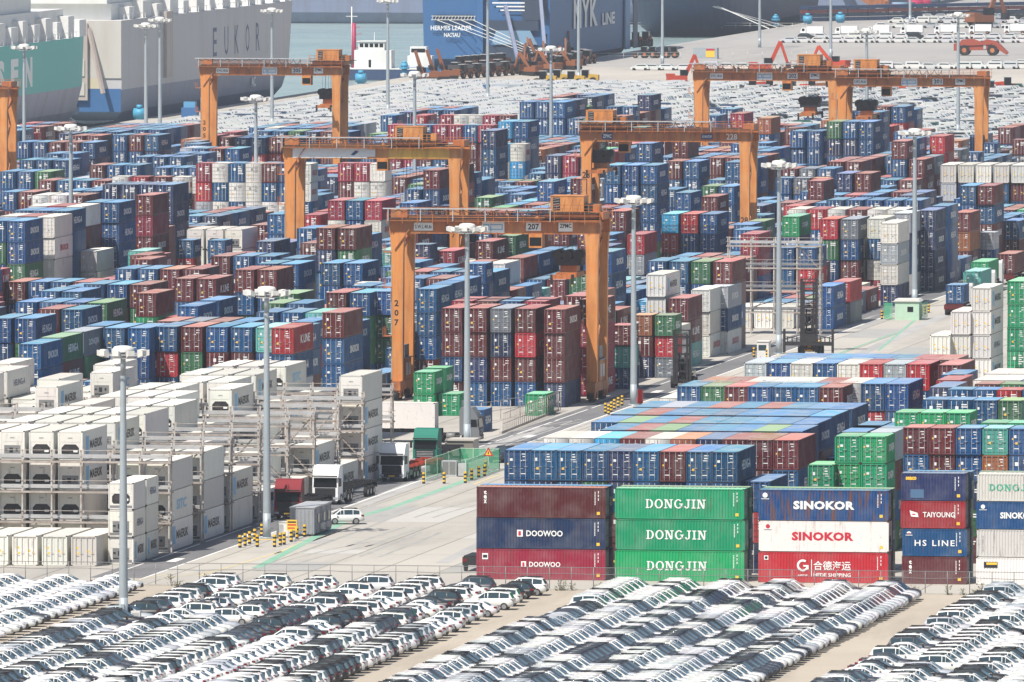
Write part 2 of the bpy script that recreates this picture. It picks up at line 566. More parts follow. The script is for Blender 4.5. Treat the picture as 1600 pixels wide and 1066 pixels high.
def make_unit(H, variant):
    """machinery end of a refrigerated container, in the plane y = 0 facing -y"""
    mb = MB(); hx = CW / 2 - .135
    mb.box(-hx, hx, 0, .06, .175, H - .145, 0)
    mb.box(-hx + .1, hx - .1, -.02, -.001, H - 1.05, H - .3, 0)
    mb.box(-.22, .22, -.04, -.021, H - .72, H - .6, 2)
    if variant in (0, 1):
        prof = [(-.72, .58), (-.86, .75), (-.86, 1.28), (-.55, 1.62), (.55, 1.62), (.86, 1.28), (.86, .75), (.72, .58)]
        mb.prism(prof, 'y', -.012, -.001, 1)
        mb.tube((-.32, -.05, 1.12), (-.32, -.013, 1.12), .3, 14, 3)
        mb.box(.32, .74, -.07, -.013, .86, 1.08, 4)
        mb.box(-.1, .26, -.05, -.013, .64, .98, 3)
    else:
        mb.box(-.80, .80, -.015, -.001, .62, 1.5, 5)
        mb.box(-.28, .06, -.05, -.016, .82, 1.26, 1)
        mb.box(.34, .52, -.05, -.016, .95, 1.2, 1)
        mb.box(-.75, -.5, -.05, -.016, 1.0, 1.15, 1)
        mb.box(-.78, .78, -.05, -.016, .50, .60, 1)
    mb.box(-hx + .02, hx - .02, -.03, -.001, .2, .42, 5)
    return mb.mesh('cooling_unit', [M['reefer'], M['dark'], M['grey_mark'], M['casting'], M['white_mark'], M['grate']], True)

SIZES = {'40': (12.19, 2.896), '20': (6.058, 2.591), '4s': (12.19, 2.591), '2h': (6.058, 2.896)}
_cm = {}
def cmesh(kind, size, variant=0):
    key = (kind, size, variant)
    if key not in _cm:
        L, H = SIZES[size]
        if kind == 'body': _cm[key] = make_body(L, H)
        elif kind == 'rbody': _cm[key] = make_body(L, H, True)
        elif kind == 'roof': _cm[key] = make_roof(L, H)
        elif kind == 'rroof': _cm[key] = make_roof(L, H, True)
        elif kind == 'door': _cm[key] = make_door(H, variant)
        elif kind == 'wdoor': _cm[key] = make_door(H, variant, True)
        elif kind == 'unit': _cm[key] = make_unit(H, variant)
    return _cm[key]

# paint colours: (paint, weathered roof, word)
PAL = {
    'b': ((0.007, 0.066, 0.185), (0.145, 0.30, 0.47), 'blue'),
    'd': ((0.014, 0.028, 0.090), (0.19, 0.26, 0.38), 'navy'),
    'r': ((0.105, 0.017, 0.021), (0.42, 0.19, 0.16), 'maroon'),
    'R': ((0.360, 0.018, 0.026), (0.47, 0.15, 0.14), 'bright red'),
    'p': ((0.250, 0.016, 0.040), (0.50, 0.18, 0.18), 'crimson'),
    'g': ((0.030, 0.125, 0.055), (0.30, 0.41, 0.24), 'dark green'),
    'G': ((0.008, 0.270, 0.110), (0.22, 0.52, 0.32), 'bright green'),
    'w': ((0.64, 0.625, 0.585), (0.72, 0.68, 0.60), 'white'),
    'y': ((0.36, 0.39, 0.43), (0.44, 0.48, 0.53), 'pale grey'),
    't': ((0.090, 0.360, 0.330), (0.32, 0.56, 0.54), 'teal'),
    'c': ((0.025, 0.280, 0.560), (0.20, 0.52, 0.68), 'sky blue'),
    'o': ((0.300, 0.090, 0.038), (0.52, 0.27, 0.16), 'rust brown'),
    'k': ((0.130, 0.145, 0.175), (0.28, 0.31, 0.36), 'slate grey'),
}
ORD = ['zeroth', 'first', 'second', 'third', 'fourth', 'fifth', 'sixth', 'seventh', 'eighth', 'ninth', 'tenth', 'eleventh', 'twelfth',
       'thirteenth', 'fourteenth', 'fifteenth', 'sixteenth', 'seventeenth', 'eighteenth', 'nineteenth', 'twentieth']
TENS = {2: 'twenty', 3: 'thirty', 4: 'forty', 5: 'fifty', 6: 'sixty', 7: 'seventy', 8: 'eighty', 9: 'ninety'}
TENTH = {3: 'thirtieth', 4: 'fortieth', 5: 'fiftieth', 6: 'sixtieth', 7: 'seventieth', 8: 'eightieth', 9: 'ninetieth'}
def ordinal(n):
    if n <= 20: return ORD[n]
    t, u = divmod(n, 10)
    if t >= 10: return 'far'
    return TENTH[t] if u == 0 else TENS[t] + ORD[u]

# ------------------------------------------------------------------ where every container stands
items = []      # dicts: x (left), y (front), z, W, L, H, col, kind, block, row, ci, tier, n, man
def jit(c, a=0.12):
    k = 1 + random.uniform(-a, a)
    h = a * .6 if max(c) > 1.6 * min(c) else .03
    return tuple(min(0.9, max(0.0, v * k * (1 + random.uniform(-h, h)))) for v in c)

def stack(x, y, tops, size='40', block='', row=1, ci=1, man=True, kind='dry', n=None, var=None):
    """tops: colour letters from the top of the stack downwards"""
    L, H = SIZES[size]
    n = len(tops) if n is None else n
    for t in range(n):                                   # t = 0 is the bottom
        c = tops[n - 1 - t] if n - 1 - t < len(tops) else random.choices('bbbbrrdgyR', k=1)[0]
        items.append(dict(x=x, y=y, z=t * H, W=CW, L=L, H=H, col=c, kind=kind, size=size, block=block, row=row, ci=ci, tier=t, n=n, man=man, rot=False,
                          var=random.randrange(4) if var is None else var, dx=random.uniform(-.03, .03), dy=random.uniform(-.12, .12)))

def row(block, rw, px, py, n, cols, size='40', pitch=2.47, kind='dry', var=None, ci0=1):
    """a row of stacks side by side; (px, py) is the front left corner of the first roof in the photograph"""
    x, y = at(px, py, n * SIZES[size][1])
    for i, c in enumerate(cols):
        if c != '.':
            stack(x + i * pitch, y, c, size, block, rw, ci0 + i, True, kind, n, var)

# -- the block right of the road, seen from the front row backwards
B1 = 'block right of the road'
row(B1, 1, 1162, 752, 3, ['bRd'])
row(B1, 2, 788, 702.6, 4, ['bb', 'bd', 'bb', 'bg', 'dd', 'bb', 'rb', 'bb', 'bb'], pitch=2.465)
row(B1, 3, 848.5, 684, 4, 'w w c r w o d r r r'.split(), pitch=2.47)
row(B1, 4, 937, 671.5, 4, 'b r g b b b g b'.split(), ci0=2)
row(B1, 5, 924, 659.5, 4, 'b g b r b b b b b'.split())
row(B1, 6, 954, 647.3, 4, 'b r b b d b b b b'.split())
row(B1, 7, 989, 636.0, 4, 'b y b r b r b b b'.split())
row(B1, 8, 1058, 603, 4, 'b g r b b b r'.split())
row(B1, 8, 1338, 617, 4, ['w'], size='4s', ci0=9)
row(B1, 8, 1029, 622, 3, ['w'], size='4s', ci0=0 + 10)
row(B1, 9, 1089, 596.8, 4, 'o r w w w r w b b'.split())
row(B1, 10, 1162.5, 566.5, 4, 'y b w b w R y R'.split(), pitch=2.52)
row(B1, 10, 1466, 569.7, 4, ['r'], ci0=9)
row(B1, 11, 1209, 560, 4, 'b b b b b b R r'.split())
row(B1, 1, 1213, 731.7, 3, ['or'], size='20', ci0=3)
row(B1, 3, 1252, 716, 3, ['bb', 'bb'], size='20', ci0=11)
row(B1, 5, 1262, 712, 3, ['bb', 'b'], size='20', ci0=11)
B2 = 'block behind the fence stacks'
row(B2, 1, 1262, 725.5, 4, ['GG'], size='20', pitch=2.5)
row(B2, 1, 1304, 681, 5, ['GGG', 'GGG'], size='20', pitch=2.52, ci0=2)
row(B2, 2, 1314, 674.7, 4, ['br', 'yr'], pitch=2.7)
row(B2, 3, 1330, 668, 4, ['b', 'b'], pitch=2.7)
row(B2, 2, 1411, 667.7, 5, ['rbr', 'rrb', 'bbd', 'tob', 'bbb'], size='20', pitch=2.54, ci0=4)
row(B2, 3, 1532, 660.6, 5, ['G', 'G', 'g'], size='20', pitch=2.5, ci0=7)
row(B2, 4, 1397, 643.8, 5, ['GG', 'GG', 'GG'], size='20', pitch=2.5)
row(B2, 5, 1441, 624.2, 5, ['b', 'b', 'b', 'g', 'b'], size='20', pitch=2.53)
row(B2, 6, 1480, 608.6, 5, ['b', 'b', 'R', 'b'], size='20', pitch=2.53)
row(B2, 7, 1523, 600, 5, ['r', 'g', 'b'], size='20', pitch=2.5)
row(B2, 8, 1520, 594, 4, ['w', 'w', 'b', 'w'], pitch=2.5)
row(B2, 9, 1538, 584, 4, ['w', 'w', 'b'], pitch=2.5)
row(B2, 8, 1452, 605, 4, ['d'], ci0=6)
row(B2, 9, 1462, 594, 4, ['R'], ci0=6)
row(B2, 10, 1470, 586, 4, ['b'], ci0=6)
B3 = 'stepped block beyond the flat roofs'
row(B3, 1, 1453, 523.6, 2, ['ww'], pitch=2.53, kind='reefer', var=9)
row(B3, 1, 1485.5, 486, 3, ['www'], pitch=2.53, kind='reefer', ci0=2, var=9)
row(B3, 1, 1517.7, 449, 4, ['wwww'], pitch=2.53, kind='reefer', ci0=3, var=9)
row(B3, 2, 1574, 439, 4, ['GGGG', 'GrGG'], pitch=2.5, ci0=4)

# -- block under the near crane and along the road (lane 0)
LN0 = 'roadside block under near crane'
row(LN0, 1, 690, 481, 4, ['rrbr', 'rrdb', 'kdrb', 'rRrb'], pitch=2.93)
row(LN0, 1, 850, 483, 4, ['rrrd'], ci0=5)
row(LN0, 2, 905, 468, 4, ['rppp'], ci0=6)
row(LN0, 2, 705, 470, 4, ['p', 'r', 'b', 'p'], pitch=2.93)
row(LN0, 5, 955, 508, 3, ['rtb'], size='20', ci0=6)
row(LN0, 7, 985, 472, 3, ['cbb'], size='4s', ci0=5)
row(LN0, 6, 988, 492, 3, ['ord', 'gRk'], size='20', pitch=2.85, ci0=5)
row(LN0, 8, 1026, 511, 2, ['ww'], kind='reefer', var=9, ci0=6)
row(LN0, 8, 1010, 428, 4, ['wwbb'], kind='reefer', var=9, ci0=5)
row(LN0, 9, 1045, 466, 3, ['rrt'], ci0=6)
row(LN0, 10, 1080, 452, 3, ['www'], ci0=6)
row(LN0, 11, 1108, 447, 3, ['ybw'], ci0=6)
row(LN0, 12, 1011, 408, 4, ['bb', 'bb', 'gb', 'rrbr'], pitch=2.88, ci0=3)
LN0C = 'roadside block beyond steel rack'
row(LN0C, 1, 1274, 447, 2, ['bb'], ci0=6)
row(LN0C, 2, 1300, 440, 2, ['Rk'], ci0=6)
row(LN0C, 2, 1213, 387, 3, ['b', 'b'], pitch=2.9, ci0=3)
row(LN0C, 4, 1324, 372, 3, ['www'], kind='reefer', var=9, ci0=5)
row(LN0C, 4, 1355, 341, 4, ['wbwp'], ci0=6)
row(LN0C, 4, 1282, 342, 4, ['R', 'k'], pitch=2.9, ci0=3)
row(LN0C, 5, 1376, 348, 4, ['wywd'], ci0=6)
row(LN0C, 6, 1396, 333, 4, ['ydbw'], ci0=6)
row(LN0C, 6, 1232, 327, 4, 'w R w r w w'.split(), pitch=2.84)
row(LN0C, 7, 1435, 328.5, 4, ['dddd'], ci0=6)
row(LN0C, 8, 1454, 322, 4, ['bbbb'], ci0=6)
row(LN0C, 8, 1291, 312.5, 4, 'b b b b b'.split(), pitch=2.84)
row(LN0C, 9, 1490, 332, 3, ['rorr'], ci0=6)
row(LN0C, 10, 1500, 290, 4, ['bbbb', 'rbrr'], pitch=2.75, ci0=5)
row(LN0C, 11, 1568, 345, 2, ['br'], ci0=6)
row(LN0C, 13, 1470, 257, 4, 'w w w w w w w w'.split(), pitch=2.8, kind='reefer', var=9)
row(LN0C, 5, 1222, 338, 4, ['G'], ci0=1)
# -- loose boxes in front of the crane
LOOSE = 'open ground by near crane'
row(LOOSE, 1, 646, 581, 2, ['GG'], size='20', ci0=1)
row(LOOSE, 2, 663, 575, 2, ['GG'], size='20', ci0=1)
row(LOOSE, 1, 686, 615, 1, ['G'], size='20', ci0=2)
row(LOOSE, 1, 821, 615, 1, ['G'], size='20', ci0=3)
row(LOOSE, 2, 722, 640, 1, ['b'], size='20', ci0=3)

# -- groups that stand out in the blocks further left
LN1 = 'second block from the road'
row(LN1, 1, 651, 451, 4, ['bbbr'], ci0=6)
row(LN1, 2, 672, 444, 4, ['bbrb'], ci0=6)
row(LN1, 3, 697, 437, 4, ['bbbr'], ci0=6)
row(LN1, 0, 520, 505, 3, ['bbr'], ci0=5)
def fit(block, rw, px, py, n, cols, size='40', pitch=2.9):
    """like row(), but takes another number of tiers when the place is already taken"""
    for m_ in (n, n + 1, n - 1, n + 2, n - 2):
        if m_ < 1: continue
        x, y = at(px, py, m_ * SIZES[size][1]); L = SIZES[size][0]; x1 = x + pitch * (len(cols) - 1) + CW
        if not any(it['x'] < x1 - .2 and it['x'] + CW > x + .2 and it['y'] < y + L - .3 and it['y'] + it['L'] > y + .3 for it in items):
            row(block, rw, px, py, m_, cols, size, pitch); return
LNA = 'blocks behind the reefer racks'
for a in ((30, 537, 4, 'b'), (63, 527, 4, 'g'), (98, 518, 4, 'k'), (132, 509, 4, 'b'), (-15, 497, 4, 'b b'), (59, 483, 4, 'r b'), (24, 472, 4, 'b b b g'), (212, 458, 4, 'rGbb'), (131, 444, 4, 'b b r'), (272, 435, 4, 'rb rb'),
          (277, 478, 3, 'b'), (311, 469, 3, 'b'), (244, 510, 4, 'b r b b t b'), (243, 502, 4, 'r k r b'), (161, 512, 4, 'b b'), (229, 529, 3, 'b b r r'), (367, 421, 4, 'r r'), (402, 412, 4, 'b b'), (438, 404, 4, 'b'), (400, 377, 4, 'd'),
          (469, 380, 4, 'rgr'), (502, 411, 4, 'bb bb'), (545, 368, 4, 'b'), (530, 386, 3, 'b'), (494, 356, 4, 'r r'), (464, 357, 4, 'b'), (410, 474, 4, 'g b'), (432, 459, 4, 'g'), (400, 488, 4, 'b b t'), (504, 488, 4, 'rb'), (510, 457, 4, 'r b'),
          (424, 512, 4, 'R'), (455, 503, 4, 'b'), (548, 447, 4, 'b b'), (585, 455, 4, 'b'), (60, 455, 4, 'b b'), (100, 448, 4, 'b r'), (180, 420, 4, 'b b r r'), (330, 400, 4, 'r b b'), (10, 440, 4, 'r b b r')):
    fit(LNA, 1, a[0], a[1], a[2], a[3].split())
LNB = 'far left blocks under the ships'
for a in ((25, 222, 3, 'b b r r b'), (70, 240, 3, 'b b'), (165, 206, 3, 'b'), (176, 211, 3, 'b r b'), (110, 212, 3, 'r r'), (0, 268, 3, 'b b g'), (140, 258, 3, 'r b b'), (60, 282, 3, 'r b b r'), (210, 245, 3, 'b b b'), (270, 240, 3, 'b b'), (300, 232, 3, 'b r b'),
          (30, 250, 3, 'b b b'), (340, 215, 3, 'r b b'), (400, 205, 3, 'b b g'), (475, 206, 3, 'd r b'), (420, 215, 3, 'r b'), (240, 262, 3, 'b b b'), (0, 300, 3, 'b r'), (50, 305, 3, 'w w r'), (100, 298, 3, 'b b')):
    fit(LNB, 1, a[0], a[1], a[2], a[3].split())
LN4 = 'tall block at the left'
row(LN4, 1, -50, 344.7, 5, ['bbgb', 'bgbbb', 'bbgbb'], pitch=2.65)
row(LN4, 2, -3, 338, 5, ['w', 'r', 'wwwww'], pitch=2.65)
row(LN4, 3, 20, 329, 5, ['b', 'b', 'bbbbb'], pitch=2.65)
row(LN4, 4, 44, 322, 5, ['w', 'R', 'wrrwb'], pitch=2.65)
row(LN4, 5, 124, 392, 3, ['wwb'], ci0=6)
row(LN4, 6, 130, 316, 5, ['b', 'bbbbb'], pitch=2.65, ci0=5)
row(LN4, 8, 212, 305, 5, ['rprrR'], ci0=6)
row(LN4, 9, 160, 288, 5, ['d', 'd', 'd', 'dddd'], pitch=2.65, ci0=3)
LN3 = 'white topped group'
row(LN3, 1, 175, 276, 4, ['w', 'R', 'r', 'w', 'wrrp'], pitch=3.2, size='20')
row(LN3, 2, 275, 375, 3, ['bR', 'bb'], pitch=4.6, size='20')
row(LN3, 3, 292, 358, 3, ['ww', 'ww', 'ww'], pitch=2.8, kind='reefer', var=1)
row(LN3, 4, 306, 255, 5, ['pRyb', 'wbwb', 'bwbb', 'wwwb', 'rbwb', 'dbwb', 'wwbb'], pitch=2.55, size='2h')
row(LN3, 5, 528, 255, 4, ['prw', 'pww', 'www'], pitch=2.6, size='2h')
row(LN3, 6, 512, 313, 4, ['pw', 'bb', 'pw'], pitch=2.75)
row(LN3, 7, 472, 336, 3, ['RR'])
row(LN3, 8, 492, 330, 3, ['RR'])
LN5 = 'mixed group beside pale crane'
row(LN5, 1, 606, 195, 5, ['ppp', 'brp', 'bpr', 'prb', 'pwr', 'brr', 'prrp'], pitch=2.55, size='2h')
row(LN5, 2, 686, 180, 5, ['pwr', 'wwb', 'wrp', 'prb', 'rwdp'], pitch=2.55, size='2h')
row(LN5, 3, 752, 204, 5, ['dbbbb'], pitch=2.6)
row(LN5, 4, 773, 225, 4, ['cwrw', 'wcrb'], pitch=2.6, size='2h')
row(LN5, 5, 778, 190, 5, ['crwww', 'bbbbb'], pitch=2.6)
LN6 = 'block under the middle crane'
row(LN6, 1, 944, 258, 5, ['bb', 'bb', 'bbbb'], pitch=2.8)
row(LN6, 2, 1041, 252, 4, ['rbb', 'bbrr'], pitch=2.8)
row(LN6, 3, 1005, 296, 3, ['pp', 'bb'], pitch=2.8)
row(LN6, 4, 1055, 301, 3, ['bb'])
row(LN6, 4, 1096, 307, 3, ['rr'])
row(LN6, 3, 1096, 291, 3, ['gb', 'bb'], pitch=2.75)
row(LN6, 5, 1034, 334, 3, ['cR', 'Rb', 'bb'], pitch=2.9)
row(LN6, 6, 980, 366, 3, ['R'])
LN7 = 'tall stacks under far crane'
row(LN7, 1, 1292, 190, 5, ['gdbb', 'bdbb', 'bbbb'], pitch=2.7)
row(LN7, 2, 1235, 205, 4, ['b', 'bbbb'], pitch=2.9)

# -- refrigerated containers of the roadside block, in front of the near crane
RZ = 'rack block nearest the road'
XR0, PITCH_L = -222.5, 27.25                 # right face of the roadside block, pitch of the blocks
def lane_right(k): return XR0 - PITCH_L * k
def lane_row(k, s, ncol, tops, size='40', kind='reefer', block=RZ, var=None, first=0, pitch=2.85, man=True):
    """a row of stacks counted from the right face of a block; tops[0] is the rightmost stack"""
    xr = lane_right(k)
    for i in range(ncol):
        t = tops[i] if i < len(tops) else random.choice(tops)
        if t == '.': continue
        stack(xr - pitch * (first + i) - CW, y_of(s, xr), t, size, block, 1, i, man, kind, None, var)
racks = []                                   # (lane, world y, columns, tiers)
lane_row(0, 16.50, 7, ['.', 'w', 'w', 'w', 'w', 'w', 'w'], var=9)
lane_row(0, 16.45, 1, ['www'], '20'); lane_row(0, 16.36, 1, ['www'], '20')
lane_row(0, 16.20, 8, ['www', 'www', 'w', 'wwww', 'wwww', 'wwww', 'wwww', 'www'], var=0)
lane_row(0, 15.98, 8, ['www', 'www', 'www', 'wwww', 'wwww', 'wwww', 'wwww', 'www'])
lane_row(0, 15.78, 8, ['ww', 'www', 'ww', 'wwww', 'wwww', 'wwww', 'wwww', 'www'])
lane_row(0, 15.58, 8, ['w', 'ww', 'www', 'wwww', 'wwww', 'www', 'wwww', 'www'])
lane_row(0, 15.38, 8, ['w', 'ww', 'ww', 'www', 'wwww', 'wwww', 'wwww', 'www'])
lane_row(0, 15.20, 8, ['ww', 'ww', 'www', 'wwww', 'www', 'wwww', 'wwww', 'www'])
lane_row(0, 15.03, 8, ['w', 'ww', 'w', 'w', 'wwww', 'wwww', 'www', 'ww'])
lane_row(0, 14.86, 7, ['wwww', 'w', 'w', 'www', 'wwww', 'wwww', 'wwww'], var=2)
lane_row(0, 14.66, 7, ['.', '.', '.', 'www', 'wwww', 'wwww', 'wwww'], var=1)
for s in (16.32, 16.09, 15.88, 15.68, 15.48, 15.29, 15.12, 14.95):
    racks.append((0, s, 6, 3))
lane_row(0, 11.72, 5, ['.', 'w', 'w', 'w', 'w'], block=LN0C, var=9)
RZ2 = 'rack block second from the road'
for s in (15.5, 15.3, 15.12, 14.94, 14.78, 14.6):
    lane_row(1, s, 7, [random.choice(['www', 'www', 'www', 'ww', 'wwww']) for _ in range(7)], block=RZ2)
    racks.append((1, s + .07, 6, 4))

# -- everything else in the blocks: bays along the depth, six stacks across
def lane_block(k):
    return ['roadside block', 'second block from the road', 'third block from the road', 'fourth block from the road', 'fifth block from the road',
            'sixth block from the road', 'seventh block from the road', 'eighth block from the road', 'ninth block from the road', 'tenth block from the road'][k]
man_boxes = {}
for it in items:
    key = (round(it['x'], 2), round(it['y'], 2))
    if key not in man_boxes: man_boxes[key] = (it['x'], it['x'] + it['W'], it['y'], it['y'] + it['L'])
man_boxes = np.array(list(man_boxes.values()))
def clashes(x, y, L):
    b = man_boxes
    return bool(np.any((b[:, 0] < x + CW - .02) & (b[:, 1] > x + .02) & (b[:, 2] < y + L + .1) & (b[:, 3] > y - .1)))

# depth buffer of the stacks placed above, so that the fill does not stand in front of them
BW, BH = 800, 533
def box_faces(x0, x1, y0, y1, z0, z1):
    return (((x0, y0, z0), (x1, y0, z0), (x1, y0, z1), (x0, y0, z1)),
            ((x1, y0, z0), (x1, y1, z0), (x1, y1, z1), (x1, y0, z1)),
            ((x0, y0, z1), (x1, y0, z1), (x1, y1, z1), (x0, y1, z1)))
class Raster:
    def __init__(self, w_, h_):
        self.w, self.h = w_, h_
        self.k = w_ / 1600
        self.z = np.zeros((h_, w_)); self.id = np.full((h_, w_), -1, np.int32)
    def faces(self, fs):
        out = []
        for f in fs:
            px, py, z = proj(f)
            out.append((px * self.k, py * self.k, 1.0 / z))
        return out
    def cover(self, px, py, iz):
        x0, x1 = max(0, int(px.min())), min(self.w - 1, int(px.max()) + 1)
        y0, y1 = max(0, int(py.min())), min(self.h - 1, int(py.max()) + 1)
        if x0 > x1 or y0 > y1: return None
        X, Y = np.meshgrid(np.arange(x0, x1 + 1) + .5, np.arange(y0, y1 + 1) + .5)
        pos = np.ones(X.shape, bool); neg = np.ones(X.shape, bool)
        n = len(px)
        for i in range(n):
            j = (i + 1) % n
            c = (px[j] - px[i]) * (Y - py[i]) - (py[j] - py[i]) * (X - px[i])
            pos &= c >= 0; neg &= c <= 0
        ms = pos | neg
        if not ms.any(): return None
        A = np.array([[px[0], py[0], 1], [px[1], py[1], 1], [px[2], py[2], 1]])
        try: a = np.linalg.solve(A, iz[:3])
        except np.linalg.LinAlgError: return None
        return (slice(y0, y1 + 1), slice(x0, x1 + 1)), ms, a[0] * X + a[1] * Y + a[2]
    def draw(self, fs, ids):
        for (px, py, iz), i in zip(self.faces(fs), ids):
            c = self.cover(px, py, iz)
            if c is None: continue
            sl, ms, d = c
            up = ms & (d > self.z[sl])
            self.z[sl][up] = d[up]; self.id[sl][up] = i
    def hides(self, fs):
        n = 0
        for px, py, iz in self.faces(fs):
            c = self.cover(px, py, iz)
            if c is None: continue
            sl, ms, d = c
            n += int((ms & (self.id[sl] >= 0) & (d > self.z[sl] + 1e-9)).sum())
        return n
pre = Raster(BW, BH)
for i, it in enumerate(items):
    if it['man'] and it['tier'] >= it['n'] - 2:
        pre.draw(box_faces(it['x'], it['x'] + it['W'], it['y'], it['y'] + it['L'], it['z'], it['z'] + it['H']), (i, i, i))

S_END = 8.55
def s_start(k):
    if k == 0: return 13.0
    if k == 1: return 14.35
    return min(14.4, (3990) / (-lane_right(k)) * 0.987)
fill_rng = random.Random(5)
nz = {}
def cluster(k, b, c):
    key, kc = (k, b // 5, c // 3), (k, b // 3, c, 'colour')
    if key not in nz: nz[key] = fill_rng.choices([2, 3, 4, 5], [.14, .56, .28, .02])[0]
    if kc not in nz: nz[kc] = fill_rng.choices('bdrgRwytokGpc', [.54, .10, .25, .015, .03, .012, .02, .005, .015, .01, .0, .03, .0])[0]
    return nz[key], nz[kc]
for k in range(0, 9):
    xr = lane_right(k)
    y = y_of(s_start(k), xr); y_end = y_of(S_END, xr)
    b = 0
    while y < y_end:
        s_here = FPX / (y * math.cos(YAW) - xr * math.sin(YAW))
        size = '40' if fill_rng.random() < .72 else '20'
        L, H = SIZES[size]
        step = 12.95 if size == '40' else 6.6
        aisle = 11.66 < s_here < 12.12 or 9.86 < s_here < 9.99
        for c in range(6):
            x = xr - 2.85 * c - CW
            px, py, _ = proj((x, y, 6.0))
            if aisle or px > 1660 or px < -110: continue
            n, colr = cluster(k, b, c)
            n += fill_rng.choice([-1, 0, 0, 0, 0, 0, 0, 1])
            if k == 0 and s_here < 12.2: n = min(n, 4)
            n = max(1, min(5, n))
            if k >= 6 and s_here < 9.3: n = min(n, 3)
            if clashes(x, y, L): continue
            while n > 0 and pre.hides(box_faces(x, x + CW, y, y + L, 0, n * H)) > 14: n -= 1
            if n == 0: continue
            tops = ''.join(colr if fill_rng.random() < .58 else fill_rng.choices('bdrgRwytokGpc', [.46, .09, .22, .045, .035, .03, .03, .02, .025, .02, .012, .03, .01])[0] for _ in range(n))
            stack(x, y, tops, size, lane_block(k), b, c, False, 'dry', n)
        y += step
        b += 1

# front row: long sides towards the camera
FR = 'front row behind the fence'
x, y = at(742, 905, 0)
FRONT_Y = y
front = [(742, '40', ['r', 'd', 'p']), (964, '40', ['G', 'G', 'G']), (1193, '40', ['b', 'w', 'R']), (1421.5, '20', ['d', 'R', 'b', 'r']), (1539.5, '20', ['w', 'b', 'w', 'w'])]
for fi, (px, size, tops) in enumerate(front):
    L, H = SIZES[size]
    fx = at(px, 906, 0)[0]
    for rr in range(2):
        for t in range(len(tops)):
            c = tops[len(tops) - 1 - t] if rr == 0 else random.choice('brdbg')
            items.append(dict(x=fx + .25 * (random.random() - .5) * (t > 0), y=FRONT_Y + 2.55 * rr, z=t * H, W=L, L=CW, H=H, col=c, kind='reefer' if (fi, t, rr) == (2, 1, 0) else 'dry',
                              size=size, block=FR, row=rr, ci=fi, tier=t, n=len(tops), man=True, rot=True, var=(fi + t) % 4, dx=0, dy=0, fid=(fi, t, rr)))

# ------------------------------------------------------------------ cars: where they stand
cars = []     # x, y (centre), heading (0 = nose to +X), type, colour, lot, column, number from the fence
CAR_COL = {'w': ((0.62, 0.62, 0.61), 'white'), 'k': ((0.012, 0.012, 0.015), 'black'), 'd': ((0.035, 0.04, 0.055), 'dark grey'), 's': ((0.36, 0.38, 0.41), 'silver'),
           'R': ((0.22, 0.012, 0.02), 'dark red'), 'G': ((0.01, 0.09, 0.065), 'green'), 'u': ((0.03, 0.06, 0.14), 'dark blue'), 'e': ((0.52, 0.53, 0.55), 'light grey')}
car_rng = random.Random(21)
def xs(px, py): return at(px, py, 0)[0]
LOTS = [('lot left of the lamp mast', -217.4 * .987 - 2.45, -1, 5, 4.95, 0, 'sedan', 1131, [.86, .05, .03, .04, 0, 0, 0, .02]),
        ('lot behind the lamp mast', -179.2 * .987 - 2.4, -1, 7, 4.75, 1, 'mixed', 1131, [.66, .15, .08, .05, .004, .006, .004, .046]),
        ('middle lot under the container stacks', -144.0 * .987 - 2.45, -1, 6, 4.86, 0, 'suv', 1133, [.44, .12, .22, .11, .001, 0, .002, .107]),
        ('lot at the right corner', -138.4 * .987 + 2.4, 1, 5, 5.0, 0, 'suv', 1131, [.68, .09, .11, .07, .01, 0, 0, .04])]
for li, (lot, x0, dx, ncol, pit, back, kind, dfar, wts) in enumerate(LOTS):
    for c in range(ncol):
        cx = x0 + dx * pit * c
        # distance of the fence on this line
        yy = at(800, 924, 0)[1] - 5.0 + 0.0 * cx
        if li == 0: yy -= 0.0
        n = 0
        run_t, run_c = kind, 'w'
        step = (3.3, 3.1, 2.42, 4.0)[li]
        while True:
            px, py, z = proj((cx, yy, .7))
            if py > 1090: break
            n += 1
            sparse = li == 1 and n < 12 or li == 3
            if car_rng.random() < (.75 if sparse else .42 if li == 0 else .72):
                run_c = car_rng.choices('wkdsRGue', wts)[0]
                if sparse and car_rng.random() < .03: run_c = car_rng.choice('kdkd')
            if car_rng.random() < (.7 if sparse else .08):
                run_t = {'sedan': car_rng.choices(['sedan', 'suv'], [.85, .15])[0], 'suv': car_rng.choices(['suv', 'sedan'], [.88, .12])[0], 'mixed': car_rng.choices(['suv', 'sedan', 'hatch'], [.55, .25, .2])[0]}[kind]
            if -60 < px < 1670 and car_rng.random() > (.06 if sparse else 0.0):
                head = 0.0
                if li == 1: head = math.pi if c < 4 or n < 10 else 0.0
                cars.append(dict(x=cx + car_rng.uniform(-.14, .14), y=yy + car_rng.uniform(-.06, .06), h=head, t=run_t if run_t in ('suv', 'sedan', 'hatch') else 'suv', col=run_c, lot=lot, c=c, n=n, li=li))
            yy -= step * (1.5 if sparse and li == 1 else 1.0)

